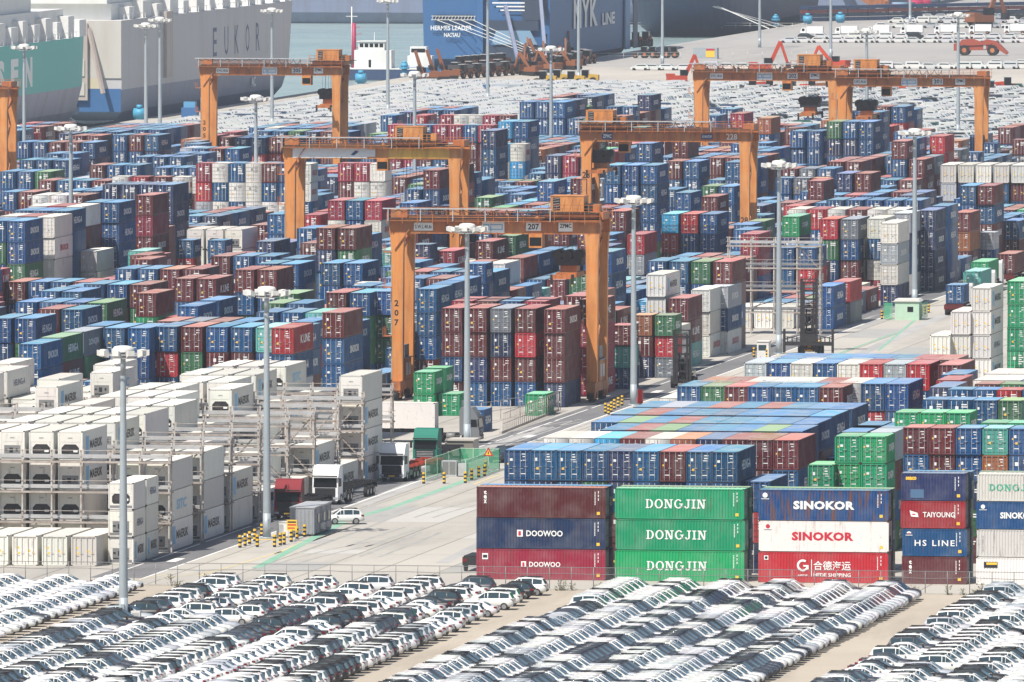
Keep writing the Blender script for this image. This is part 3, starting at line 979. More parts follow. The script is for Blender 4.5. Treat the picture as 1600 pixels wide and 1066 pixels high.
# ------------------------------------------------------------------ what the picture shows of each
ras = Raster(1024, 682)
for i, it in enumerate(items):
    ras.draw(box_faces(it['x'], it['x'] + it['W'], it['y'], it['y'] + it['L'], it['z'], it['z'] + it['H']), (i * 3, i * 3 + 1, i * 3 + 2))
NI = len(items)
for j, c in enumerate(cars):
    b = 3 * (NI + j)
    ras.draw(box_faces(c['x'] - 2.25, c['x'] + 2.25, c['y'] - .9, c['y'] + .9, .2, .95), (b, b, b))
    ras.draw(box_faces(c['x'] - 1.4, c['x'] + 1.3, c['y'] - .75, c['y'] + .75, .9, 1.5), (b, b, b))
cnt = np.bincount(ras.id[ras.id >= 0], minlength=3 * (NI + len(cars)))
for i, it in enumerate(items):
    it['vf'], it['vr'], it['vt'] = (int(v) for v in cnt[3 * i:3 * i + 3])
    it['vis'] = it['vf'] + it['vr'] + it['vt']
for j, c in enumerate(cars): c['vis'] = int(cnt[3 * (NI + j)])
dry = sorted((i for i, it in enumerate(items) if it['kind'] == 'dry'), key=lambda i: -items[i]['vis'])
ree = sorted((i for i, it in enumerate(items) if it['kind'] == 'reefer'), key=lambda i: -items[i]['vis'])
for i in dry[:300]: items[i]['solo'] = True
for i in ree[:300]:
    if items[i]['vis'] >= 12: items[i]['solo'] = True
print('containers', NI, 'dry', len(dry), 'reefer', len(ree), 'visible', sum(it['vis'] > 0 for it in items), 'smallest solo', items[dry[299]]['vis'], 'reefers solo', sum(1 for i in ree if items[i].get('solo')),
      'cars', len(cars), 'visible', sum(c['vis'] > 0 for c in cars))

# rows and places counted in each block, for the labels
blocks = {}
for it in items: blocks.setdefault(it['block'], []).append(it)
for bl, lst in blocks.items():
    st = {}
    for it in lst: st.setdefault((round(it['x'] - it.get('dx', 0), 1), round(it['y'], 1)) if not it['rot'] else (it['ci'], it['row']), []).append(it)
    ss = sorted(st.values(), key=lambda v: v[0]['y'])
    rws, last = [], None
    for v in ss:
        if last is None or v[0]['y'] - last > 4.5: rws.append([]); last = v[0]['y']
        rws[-1].append(v)
    for ri, rv in enumerate(rws):
        rv.sort(key=lambda v: v[0]['x'])
        for ci, v in enumerate(rv):
            for it in v: it['rowno'], it['colno'], it['rowlen'] = ri + 1, ci + 1, len(rv)
def tier_word(it):
    if it['n'] == 1: return 'single'
    if it['tier'] == it['n'] - 1: return 'top'
    return ['bottom', 'second-tier', 'third-tier', 'fourth-tier', 'fifth-tier', 'sixth-tier'][it['tier']]

def world_of(it):
    return (it['x'] + it['W'] / 2 + it['dx'], it['y'] + it['L'] / 2 + it['dy'], it['z'])

RIGHT_WORDS = {'b': [('SINOKOR', 'white_mark'), ('HEUNG-A', 'white_mark')], 'd': [('SINOKOR', 'white_mark')], 'r': [('SINOKOR', 'white_mark'), ('K LINE', 'white_mark')],
               'R': [('K LINE', 'white_mark')], 'p': [('K LINE', 'white_mark')], 'g': [('HEUNG-A', 'white_mark')], 'G': [('DONGJIN', 'white_mark')], 'y': [('SINOKOR', 'white_mark')],
               'w': [('SINOKOR', 'red_mark')], 'k': [('DONGJIN', 'white_mark')], 't': [('HEUNG-A', 'white_mark')], 'c': [('HEUNG-A', 'white_mark')], 'o': [('K LINE', 'white_mark')]}
STUFF_WORDS = []       # (word, mark, x, y, z, height, width)
seen_labels = set()
def build_container(it):
    p, rf, word = PAL[it['col']]
    size = it['size']; L, H = SIZES[size]
    col = jit(p, .2); rcol = jit(rf, .22)
    reefer = it['kind'] == 'reefer'
    name = 'reefer_container' if reefer else 'shipping_container'
    me = cmesh('rbody' if reefer else 'body', size)
    if it.get('fid') == (2, 2, 0): 
        me = me.copy(); me.materials[0] = M['paint_rusty']
    o = ob(name, me, None, world_of(it), (0, 0, R(90) if it['rot'] else 0), (1, 1, 1), col)
    short = size in ('20', '2h')
    if reefer: word = 'white reefer'
    lab = f"{word} {'short ' if short else ''}container, {tier_word(it)} in {ordinal(it['colno'])} stack of {ordinal(it['rowno'])} row, {it['block']}"
    tag(o, lab, 'container', 'refrigerated containers in the yard' if reefer else 'containers stacked in the yard')
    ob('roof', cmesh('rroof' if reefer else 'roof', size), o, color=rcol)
    v = it['var']
    if reefer and v in (0, 1) and random.random() < .45: v = random.choice([2, 3])
    if reefer and v != 9:
        ob('cooling_unit', cmesh('unit', size, v % 4), o, (0, -L / 2 + .03, 0), color=jit((.68, .66, .61), .05))
    else:
        kd = 'wdoor' if reefer else 'door'
        v = v % 4
        ob('door', cmesh(kd, size, v), o, (-CW / 2 + .132, -L / 2 + .09, 0), color=col)
        ob('door', cmesh(kd, size, v + 4), o, (.003, -L / 2 + .09, 0), color=col)
    if not it['rot'] and it['vr'] > 25:
        rr = random.random()
        if reefer:
            if rr < .52:
                letter(o, 'MAERSK', 'black_mark', (CW / 2 + .006, .6, H * .5), 'right', .85, L * .5, .03)
                mb = MB(); mb.face([(CW / 2 + .004, -L * .36, H * .2), (CW / 2 + .004, -L * .24, H * .2), (CW / 2 + .004, -L * .24, H * .8), (CW / 2 + .004, -L * .36, H * .8)])
                mb.build('emblem', [M['blue_mark']], o, fix=False)
            elif rr < .6: letter(o, 'SITC', 'blue_mark', (CW / 2 + .006, .3, H * .5), 'right', 1.0, L * .42, .03)
            elif rr < .68: letter(o, 'HEUNG-A', 'navy_mark', (CW / 2 + .006, .3, H * .5), 'right', .7, L * .5, .02)
            elif rr < .76: letter(o, 'SINOKOR', 'red_mark', (CW / 2 + .006, .3, H * .5), 'right', .7, L * .5, .02)
        elif rr < (.95 if it['col'] in 'bgG' else .4):
            wd, mk = random.choice(RIGHT_WORDS[it['col']])
            letter(o, wd, mk, (CW / 2 + .004, L * random.uniform(-.02, .1), H * .5), 'right', .92 if wd != 'SINOKOR' else .84, L * (.46 if not short else .62), .03)
    return o

for it in items:
    if it.get('solo') and not it['rot']: build_container(it)

# ------------------------------------------------------------------ the front row and its lettering
def panel_marks(o, face_y, x1, z1, m2='white_mark'):
    """small number lines at the upper right of a side"""
    mb = MB()
    r = random.Random(round(x1 * 10 + z1 * 7))
    if r.random() < .6:
        for j in range(9): mb.box(x1 - 1.02, x1 - .94, face_y - .004, face_y, z1 - .5 - j * .14, z1 - .5 - j * .14 + .10, 0)
        for j in range(3): mb.box(x1 - .70, x1 - .63, face_y - .004, face_y, z1 - .55 - j * .34, z1 - .55 - j * .34 + .22, 0)
    else:
        for j in range(3): mb.box(x1 - 1.2, x1 - 1.2 + r.uniform(.3, .7), face_y - .004, face_y, z1 - .5 - j * .24, z1 - .5 - j * .24 + .15, 0)
    mb.box(x1 - .82, x1 - .52, face_y - .004, face_y, .34, .62, 1)
    return mb
for it in items:
    if not it['rot']: continue
    fi, t, rr = it['fid']
    if rr == 1 and not it.get('solo'): continue
    it['solo'] = True
    o = build_container(it)
    o['label'] = {(0, 2, 0): 'maroon container lettered tex, top of the stack left of the green ones', (0, 1, 0): 'navy container lettered DOOWOO with red square emblem, middle of its stack',
                  (0, 0, 0): 'crimson container lettered DOOWOO at the bottom of its stack', (1, 2, 0): 'bright green container lettered DONGJIN, top of three in front row',
                  (1, 1, 0): 'bright green container lettered DONGJIN, middle of three in front row', (1, 0, 0): 'bright green container lettered DONGJIN, bottom of three in front row',
                  (2, 2, 0): 'rust streaked blue container lettered SINOKOR on top of white one', (2, 1, 0): 'white reefer container lettered SINOKOR in red, between blue and red',
                  (2, 0, 0): 'bright red container with white round emblem and Chinese characters HEDE SHIPPING', (3, 3, 0): 'navy short container lettered seaco in yellow with pale patch',
                  (3, 2, 0): 'bright red short container lettered TAIYOUNG', (3, 1, 0): 'blue short container lettered HS LINE', (3, 0, 0): 'maroon short container lettered tex at the bottom',
                  (4, 3, 0): 'white short container with green DONGJIN lettering on top of its stack', (4, 2, 0): 'blue short container with round emblem under the white DONGJIN one',
                  (4, 1, 0): 'white short container with grey letters running down its edge', (4, 0, 0): 'white short container with yellow and black plate, at the bottom'}.get(it['fid'], o['label'])
    if rr: continue
    # a holder for everything on the side that faces the camera (the container's local -x side after its quarter turn)
    L, H = SIZES[it['size']]
    hx = L / 2
    h = (it['fid'])
    ROT = Matrix.Rotation(R(-90), 4, 'Z')
    def side(ch):
        """put a child drawn in world axes about the container's centre onto the turned container"""
        ch.matrix_local = ROT @ Matrix.Translation(ch.location) @ ch.rotation_euler.to_matrix().to_4x4() @ Matrix.Diagonal((*ch.scale, 1))
        return ch
    fy = -CW / 2 + .002
    pm = panel_marks(o, fy, hx, H); side(pm.build('number_marks', [M['white_mark'], M['yellow_mark']], o, fix=False))
    def word(txt, mk, cx, cz, hh, wd, bold=.03, sp=1.0):
        return side(letter(o, txt, mk, (cx, fy - .003, cz), 'front', hh, wd, bold, sp))
    def down(txt, mk, cx, cz, hh, st, bold=.04):
        for i, ch in enumerate(txt): side(letter(o, ch, mk, (cx, fy - .003, cz - i * st), 'front', hh, hh * .8, bold))
    def plate(x0, x1, z0, z1, mk, dy=.004, name='emblem'):
        mb = MB(); mb.box(x0, x1, fy - dy - .002, fy - dy + .002, z0, z1); return side(mb.build(name, [M[mk]], o, fix=False))
    def disc(cx, cz, r0, mk, dy=.004, name='emblem', a0=0, a1=360, r1=0):
        mb = MB(); n = 20
        for i in range(n):
            a, b = (math.radians(a0 + (a1 - a0) * q / n) for q in (i, i + 1))
            pts = [(cx + r0 * math.cos(a), fy - dy, cz + r0 * math.sin(a)), (cx + r0 * math.cos(b), fy - dy, cz + r0 * math.sin(b)), (cx + r1 * math.cos(b), fy - dy, cz + r1 * math.sin(b)), (cx + r1 * math.cos(a), fy - dy, cz + r1 * math.sin(a))]
            mb.face(pts if r1 else pts[:3])
        return side(mb.build(name, [M[mk]], o, fix=False))
    if h == (0, 2, 0): down('tex', 'white_mark', -hx + .82, H - .55, .36, .42)
    elif h in ((0, 1, 0), (0, 0, 0)):
        c0 = -hx + 5.9 + .1 * (h[1] == 0); k = 1.0 if h[1] else .86
        plate(c0 - 2.05 * k, c0 - 1.5 * k, H * .5 - .32 * k, H * .5 + .32 * k, 'white_mark'); plate(c0 - 1.92 * k, c0 - 1.68 * k, H * .5 - .08, H * .5 + .2 * k, 'red_mark', .008)
        disc(c0 - 1.8 * k, H * .5 - .1, .14 * k, 'red_mark', .009)
        word('DOOWOO', 'white_mark', c0 + .55 * k, H * .5, .56 * k, 3.45 * k, .025)
        if h[1] == 0: plate(-hx + .55, -hx + 1.1, H - 1.02, H - .45, 'white_mark'); plate(-hx + .62, -hx + 1.03, H - .88, H - .6, 'black_mark', .008)
    elif h[0] == 1:
        side(slab(o, 'DONGJIN', 'white_mark', -.35 + .1 * (h[1] == 0), fy - .004, H * .5, .84, 5.65))
    elif h == (2, 2, 0): word('SINOKOR', 'white_mark', .05, H * .5, .80, 5.75, .05, 1.08); disc(-hx + .62, H - .55, .24, 'white_mark'); plate(-hx + .25, -hx + 1.0, H - .92, H - .86, 'white_mark')
    elif h == (2, 1, 0): word('SINOKOR', 'red_mark', -.1, H * .5, .82, 5.8, .05, 1.08); disc(-hx + .85, H - .55, .2, 'red_mark'); plate(-hx + .5, -hx + 1.2, H - .9, H - .85, 'navy_mark')
    elif h == (2, 0, 0):
        disc(-1.9, H * .56, .56, 'white_mark', .004, 'emblem', 55, 345, .36); plate(-1.85, -1.36, H * .56 - .12, H * .56 + .04, 'white_mark'); plate(-1.5, -1.36, H * .56 - .36, H * .56 - .12, 'white_mark', .005)
        word('HEDE', 'white_mark', -1.9, H * .24, .16, .9, .02); plate(-1.12, -1.05, H * .2, H * .75, 'white_mark')
        word('合德海运', 'white_mark', .85, H * .56, .86, 3.5, .012); word('HEDE SHIPPING', 'white_mark', .85, H * .26, .34, 3.5, .02)
        plate(-hx + .55, -hx + .95, H - .78, H - .38, 'white_mark'); disc(-hx + .75, H - .58, .14, 'black_mark', .009)
    elif h == (3, 3, 0):
        word('seaco', 'yellow_mark', -hx + .95, H - .52, .32, 1.0, .05); plate(-hx + .9, -hx + 2.15, .25, 1.05, 'faded_blue', .003, 'paint_patch'); 
    elif h == (3, 2, 0):
        word('TAIYOUNG', 'white_mark', .55, H * .5, .50, 3.0, .02); mb = MB(); mb.face([(-2.2, fy - .005, 1.68), (-1.45, fy - .005, 1.45), (-1.35, fy - .005, 1.05), (-2.05, fy - .005, 1.1)]); side(mb.build('emblem', [M['white_mark']], o, fix=False))
        plate(-1.95, -1.65, 1.25, 1.36, 'red_mark', .008)
    elif h == (3, 1, 0):
        word('HS LINE', 'white_mark', .0, H * .48, .56, 3.75, .015, 1.25)
        disc(-hx + .62, H - .52, .24, 'white_mark', .004, 'emblem', 20, 160, .1); plate(-hx + .3, -hx + .95, H - .66, H - .6, 'white_mark'); plate(-hx + .55, -hx + .69, H - .56, H - .42, 'red_mark', .008)
    elif h == (3, 0, 0): down('tex', 'white_mark', -hx + .8, H - .55, .36, .44)
    elif h == (4, 3, 0): side(slab(o, 'DONGJIN', 'green_mark', .35, fy - .004, H * .5, .6, 4.6))
    elif h == (4, 2, 0): disc(-hx + .62, H - .5, .2, 'white_mark'); plate(-hx + .25, -hx + 1.0, H - .82, H - .77, 'white_mark'); word('SINOKOR', 'white_mark', .8, H * .5, .6, 3.2, .04)
    elif h == (4, 1, 0): down('TEXAS', 'grey_mark', -hx + .55, H - .75, .22, .3)
    elif h == (4, 0, 0): plate(-hx + .72, -hx + 2.0, H - 1.0, H - .45, 'black_mark'); plate(-hx + .95, -hx + 1.95, H - .72, H - .5, 'yellow_mark', .008)

# ------------------------------------------------------------------ ground, water, roads
def sheet(name, pts, z, m, kind='structure', label=None):
    mb = MB(); mb.face([(x, y, z) for x, y in pts])
    o = mb.build(name, [m], fix=False)
    o['kind'] = kind
    return o
QX1, QX2, QY = -486.0, -470.0, 2905.0
mb = MB()
GX, GY0, GY1 = 1500.0, -300.0, 5600.0
mb.face([(QX1, GY0, 0), (GX, GY0, 0), (GX, QY, 0), (QX1, QY, 0)])
mb.face([(QX2, QY, 0), (GX, QY, 0), (GX, GY1, 0), (QX2, GY1, 0)])
for (a, b) in (((QX1, GY0), (QX1, QY)), ((QX1, QY), (QX2, QY)), ((QX2, QY), (QX2, GY1))):
    mb.face([(a[0], a[1], 0), (b[0], b[1], 0), (b[0], b[1], -6), (a[0], a[1], -6)], 1)
g = mb.build('ground', [M['concrete'], mat('quay_wall_concrete', (0.16, 0.15, 0.14), 0.8, 0, 0.7, 0.3, (0.05, 0.05, 0.05))], fix=False)
g['kind'] = 'structure'
wm = bpy.data.materials.new('harbour_water')
n = N(wm)
n.link(n.mix(n.ramp(n.noise(0.02, 4, 0.6), .35, .7), (0.22, 0.31, 0.31), (0.30, 0.38, 0.37)), n.p.inputs['Base Color'])
n.p.inputs['Roughness'].default_value = 0.25
bp = n.t.nodes.new('ShaderNodeBump'); bp.inputs['Strength'].default_value = 0.6; bp.inputs['Distance'].default_value = 0.6
n.link(n.noise(0.35, 4, 0.6), bp.inputs['Height']); n.link(bp.outputs[0], n.p.inputs['Normal'])
sheet('water', [(-2400, GY0), (QX1 - .02, GY0), (QX2 - .02, GY1), (-2400, GY1)], -2.2, wm)
# quay apron beyond the yards, the car park, asphalt road along the blocks
YQ = at(1000, 128, 0)[1]
sheet('quay_apron', [(QX1 + .5, YQ), (GX, YQ), (GX, QY - .5), (QX1 + .5, QY - .5)], .004, M['quay'])
sheet('quay_road', [(QX2 + .5, QY), (GX, QY), (GX, GY1), (QX2 + .5, GY1)], .004, ground_mat('quay_asphalt', (0.37, 0.355, 0.335), (0.32, 0.31, 0.30), (0.24, 0.23, 0.22), 0.01))
FENCE_Y = at(800, 922, 0)[1]
sheet('car_park', [(-330, 700), (-60, 700), (-60, FENCE_Y), (-330, FENCE_Y)], .004, M['lot'])
RX0, RX1 = -221.9 + .2, -217.9
ry0, ry1 = FENCE_Y + 2, y_of(8.6, -220)
sheet('road', [(RX0 - 1.3, ry0 + 8), (RX1, ry0 + 8), (RX1, ry1), (RX0 - 1.3, ry1)], .004, M['asphalt'])
def stripe(name, x0, x1, y0, y1, m, z=.008):
    return sheet(name, [(x0, y0), (x1, y0), (x1, y1), (x0, y1)], z, m)
mb = MB()
def seg(x0, x1, y0, y1): mb.face([(x0, y0, .008), (x1, y0, .008), (x1, y1, .008), (x0, y1, .008)])
seg(RX1 - .1, RX1 + .16, ry0 + 6, ry1)
yy = ry0 + 6
while yy < ry1:
    seg(RX0 - .2, RX0, yy, yy + 24); yy += 27
for s in (16.4, 15.9, 15.2, 13.9, 13.0):
    a = y_of(s, -219); seg(-220.2, -219.2, a, a + 5)
mb.build('road_marking', [M['line_white']], fix=False)['kind'] = 'structure'
# cross lines of the turning area, green walkway lines with yellow edges
mb = MB()
gl = [at(400, 888), at(545, 812), at(612, 793), at(725, 752), at(775, 735)]
for (a, b) in zip(gl[:-1], gl[1:]):
    w2 = .45
    mb.face([(a[0] - w2, a[1], .012), (a[0] + w2, a[1], .012), (b[0] + w2, b[1], .012), (b[0] - w2, b[1], .012)])
for (p, q) in (((1372, 548), (1432, 498)), ((1290, 560), (1400, 520))):
    a, b = at(*p), at(*q); mb.face([(a[0] - .2, a[1], .012), (a[0] + .2, a[1], .012), (b[0] + .2, b[1], .012), (b[0] - .2, b[1], .012)])
mb.build('walkway_line', [M['line_green']], fix=False)['kind'] = 'structure'
mb = MB()
for (p, q, w2) in (((430, 866), (560, 808), .16), ((310, 900), (440, 862), .16), ((250, 905), (330, 893), .1), ((205, 908), (262, 897), .1), ((740, 757), (780, 742), .14)):
    a, b = at(*p), at(*q); mb.face([(a[0] - w2, a[1], .010), (a[0] + w2, a[1], .010), (b[0] + w2, b[1], .010), (b[0] - w2, b[1], .010)])
mb.build('yellow_line', [M['line_yellow']], fix=False)['kind'] = 'structure'
for (x0, x1, px, py, d) in ((-206, -196, 560, 838, 26), (-214, -209, 520, 800, 60), (-212, -206, 640, 770, 60), (-205, -199, 900, 660, 80)):
    pass
stain = mat('tyre_stain', (0.33, 0.325, 0.32), 0.9, 0, 0.9, 0.05, (0.47, 0.46, 0.44))
for i, (p, q, w2) in enumerate((((560, 790), (690, 740), 1.0), ((600, 800), (720, 755), .5), ((475, 850), (505, 842), 1.3), ((690, 880), (760, 845), .6), ((1330, 560), (1480, 490), .8), ((760, 700), (850, 668), .7))):
    a, b = at(*p), at(*q)
    sheet('tyre_mark', [(a[0] - w2, a[1]), (a[0] + w2, a[1]), (b[0] + w2, b[1]), (b[0] - w2, b[1])], .006, stain)
trk = mat('rubber_track_mark', (0.29, 0.283, 0.27), 0.9, 0, 0.95, 0.4, (0.42, 0.41, 0.385))
mr_ = random.Random(77)
for i in range(17):
    pa = (mr_.uniform(430, 720), mr_.uniform(770, 890)) if i < 8 else (mr_.uniform(1180, 1440), mr_.uniform(505, 575)) if i < 13 else (mr_.uniform(640, 860), mr_.uniform(690, 735))
    x0, y0 = at(*pa); ln = mr_.uniform(25, 90); bend = mr_.uniform(-5, 5) if i % 3 == 0 else mr_.uniform(-.8, .8)
    mb = MB()
    for off in (-.95, .95):
        for q in range(8):
            f, g_ = q / 8, (q + 1) / 8
            xa, xb = x0 + off + bend * f * f, x0 + off + bend * g_ * g_
            mb.face([(xa - .17, y0 + ln * f, .0075), (xa + .17, y0 + ln * f, .0075), (xb + .17, y0 + ln * g_, .0075), (xb - .17, y0 + ln * g_, .0075)])
    mb.build('tyre_mark', [trk], fix=False)['kind'] = 'structure'
pm_ = [mat('new_concrete_patch', (0.46, 0.447, 0.415), 0.9, 0, 0.5, 0.3, (0.4, 0.39, 0.36)), mat('old_concrete_patch', (0.33, 0.325, 0.31), 0.9, 0, 0.6, 0.3, (0.42, 0.41, 0.38))]
for i in range(22):
    pa = (mr_.uniform(330, 730), mr_.uniform(780, 905)) if i < 14 else (mr_.uniform(1150, 1440), mr_.uniform(500, 580))
    x0, y0 = at(*pa); wx, wy = mr_.choice([3, 6, 6]), mr_.choice([6, 12, 24, 24])
    x0, y0 = round(x0 / 6) * 6 + .05, round(y0 / 24) * 24 + .05
    sheet('paving_patch', [(x0, y0), (x0 + wx - .1, y0), (x0 + wx - .1, y0 + wy - .1), (x0, y0 + wy - .1)], .003 + .0001 * i, pm_[i % 2])
# dark walkway strip along the foot of the blocks: drains
for k in range(0, 3):
    xr = lane_right(k)
    sheet('drain', [(xr - 19.6, y_of(13.2 if k == 0 else 14.2, xr)), (xr - 18.9, y_of(13.2 if k == 0 else 14.2, xr)), (xr - 18.9, ry1), (xr - 19.6, ry1)], .008, M['asphalt'])

# ------------------------------------------------------------------ containers beyond the three hundred largest: one mesh
class Tile:
    """many copies of small meshes merged into one, with a colour per face"""
    def __init__(self): self.V, self.L, self.S, self.T, self.MI, self.C, self.nv, self.nl = [], [], [], [], [], [], 0, 0
    def add(self, v, faces, mi, cols):
        self.V.append(v)
        for f, m_, c in zip(faces, mi, cols):
            self.S.append(self.nl); self.T.append(len(f)); self.MI.append(m_); self.C.append(c)
            self.L.extend(i + self.nv for i in f); self.nl += len(f)
        self.nv += len(v)
    def build(self, name, mats, smooth=False):
        me = bpy.data.meshes.new(name)
        v = np.concatenate(self.V).astype(np.float32)
        me.vertices.add(len(v)); me.vertices.foreach_set('co', v.ravel())
        me.loops.add(self.nl); me.loops.foreach_set('vertex_index', np.array(self.L, np.int32))
        me.polygons.add(len(self.S)); me.polygons.foreach_set('loop_start', np.array(self.S, np.int32)); me.polygons.foreach_set('loop_total', np.array(self.T, np.int32))
        me.polygons.foreach_set('material_index', np.array(self.MI, np.int32))
        if smooth: me.polygons.foreach_set('use_smooth', np.ones(len(self.S), bool))
        a = me.attributes.new('Col', 'FLOAT_COLOR', 'FACE')
        c = np.ones((len(self.C), 4), np.float32); c[:, :3] = np.array(self.C); a.data.foreach_set('color', c.ravel())
        for m_ in mats: me.materials.append(m_)
        me.update(calc_edges=True); me.validate()
        return link(bpy.data.objects.new(name, me))
tl = Tile()
_bf = [(0, 1, 5, 4), (1, 2, 6, 5), (2, 3, 7, 6), (3, 0, 4, 7)]
galv_c, dark_c, white_c = (.50, .51, .52), (.03, .026, .026), (.78, .78, .76)
frng = random.Random(3)
for it in items:
    if it.get('solo'): continue
    p, rf, _w = PAL[it['col']]
    L, H, W = it['L'], it['H'] - .03, it['W']
    x, y, z = it['x'] + it['dx'], it['y'] + it['dy'], it['z']
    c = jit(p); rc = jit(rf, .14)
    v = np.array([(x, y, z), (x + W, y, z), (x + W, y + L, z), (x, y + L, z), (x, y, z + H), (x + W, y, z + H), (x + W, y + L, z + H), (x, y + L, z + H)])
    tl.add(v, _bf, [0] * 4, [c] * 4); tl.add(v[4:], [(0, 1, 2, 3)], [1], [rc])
    V, F, MI, CC = [], [], [], []
    def quad(x0, x1, z0, z1, yy, m_, cc):
        b = len(V); V.extend([(x0, yy, z0), (x1, yy, z0), (x1, yy, z1), (x0, yy, z1)]); F.append((b, b + 1, b + 2, b + 3)); MI.append(m_); CC.append(cc)
    if it['vis'] > 0:
        # dark gap lines at the frame, lock bars, door marks
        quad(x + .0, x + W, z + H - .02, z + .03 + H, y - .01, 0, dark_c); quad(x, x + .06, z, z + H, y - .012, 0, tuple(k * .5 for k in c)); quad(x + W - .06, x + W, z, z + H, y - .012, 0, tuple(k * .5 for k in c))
        if it['vf'] > 3:
            if it['kind'] == 'reefer' and it['var'] != 9:
                quad(x + .4, x + W - .4, z + .7, z + 1.7, y - .015, 0, dark_c)
            elif not it['rot']:
                for u in (.17, .38, .62, .83): quad(x + W * u - .028, x + W * u + .028, z + .16, z + H - .1, y - .02, 0, galv_c)
                quad(x + W * .49, x + W * .51, z + .16, z + H - .1, y - .016, 0, dark_c)
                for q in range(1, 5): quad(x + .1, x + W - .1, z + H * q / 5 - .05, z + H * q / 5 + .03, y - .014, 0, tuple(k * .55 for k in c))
                dm = white_c if it['col'] not in 'wy' else (.25, .25, .25)
                a = frng.uniform(.22, .34); quad(x + W * a, x + W * (a + .13), z + H * .62, z + H * .76, y - .024, 0, dm)
                for q in range(frng.randint(2, 5)): quad(x + W * .58, x + W * frng.uniform(.7, .9), z + H * (.8 - .09 * q), z + H * (.845 - .09 * q), y - .024, 0, dm)
                if frng.random() < .5: quad(x + W * .2, x + W * .3, z + H * .36, z + H * .44, y - .024, 0, (.7, .45, .08))
        if it['vr'] > 9 and frng.random() < (.7 if it['col'] in 'bgGd' else .35):
            wd, mk = frng.choice(RIGHT_WORDS[it['col']])
            if it['kind'] == 'reefer': wd, mk = 'MAERSK', 'black_mark'
            me, asp = text_mesh(wd, .03)
            n_ = len(me.vertices); tv = np.zeros(n_ * 3); me.vertices.foreach_get('co', tv); tv = tv.reshape(-1, 3)
            sy = L * (.46 if L > 8 else .6) / asp
            base = len(V)
            yc = y + L * frng.uniform(.48, .6)
            V.extend([(x + W + .015, yc + a_ * sy, z + H * .5 + b_ * .9) for a_, b_, _ in tv])
            cm = {'white_mark': white_c, 'red_mark': (.4, .03, .04), 'black_mark': (.03, .03, .04)}[mk]
            for pl in me.polygons:
                F.append(tuple(base + i for i in pl.vertices)); MI.append(0); CC.append(cm)
    if V: tl.add(np.array(V), F, MI, CC)
so = tl.build('container_mass', [M['paint_far'], M['roof_far']])
tag(so, 'countless smaller looking containers stacked in the farther and hidden parts of the yard', 'containers', None, 'stuff')

# ------------------------------------------------------------------ cars
def car_shape(t):
    """stations along x: (x, half width, z floor, z belt); greenhouse from belt to roof. Nose towards +x"""
    if t == 'suv':
        body = [(-2.28, .74, .50, .86), (-2.22, .86, .36, 1.02), (-1.85, .92, .30, 1.08), (-.6, .93, .28, 1.06), (.75, .93, .28, 1.04), (1.35, .92, .30, 1.01), (1.95, .88, .32, .93), (2.2, .80, .38, .82), (2.30, .66, .46, .70)]
        roof = [(-2.18, .78, 1.04), (-1.88, .66, 1.55), (-1.2, .66, 1.66), (-.2, .67, 1.69), (.35, .66, 1.62), (1.22, .80, 1.03)]
        pil = (-1.0, .05)
    elif t == 'hatch':
        body = [(-1.92, .70, .48, .80), (-1.86, .82, .34, .94), (-1.5, .87, .28, .98), (-.5, .88, .26, .97), (.65, .88, .26, .96), (1.2, .87, .28, .94), (1.65, .82, .3, .87), (1.88, .74, .36, .76), (1.95, .6, .44, .64)]
        roof = [(-1.86, .74, .96), (-1.45, .62, 1.45), (-.9, .62, 1.54), (.0, .63, 1.55), (.45, .62, 1.48), (1.18, .76, .95)]
        pil = (-.8, .12)
    else:
        body = [(-2.36, .72, .50, .84), (-2.3, .84, .36, .96), (-1.9, .89, .28, 1.0), (-.6, .90, .26, .96), (.7, .90, .26, .95), (1.3, .89, .28, .93), (1.95, .84, .3, .86), (2.28, .76, .36, .74), (2.38, .62, .44, .62)]
        roof = [(-1.75, .74, .98), (-1.05, .62, 1.38), (-.5, .62, 1.45), (.0, .63, 1.45), (.35, .62, 1.39), (1.25, .77, .93)]
        pil = (-.72, .12)
    return body, roof, pil

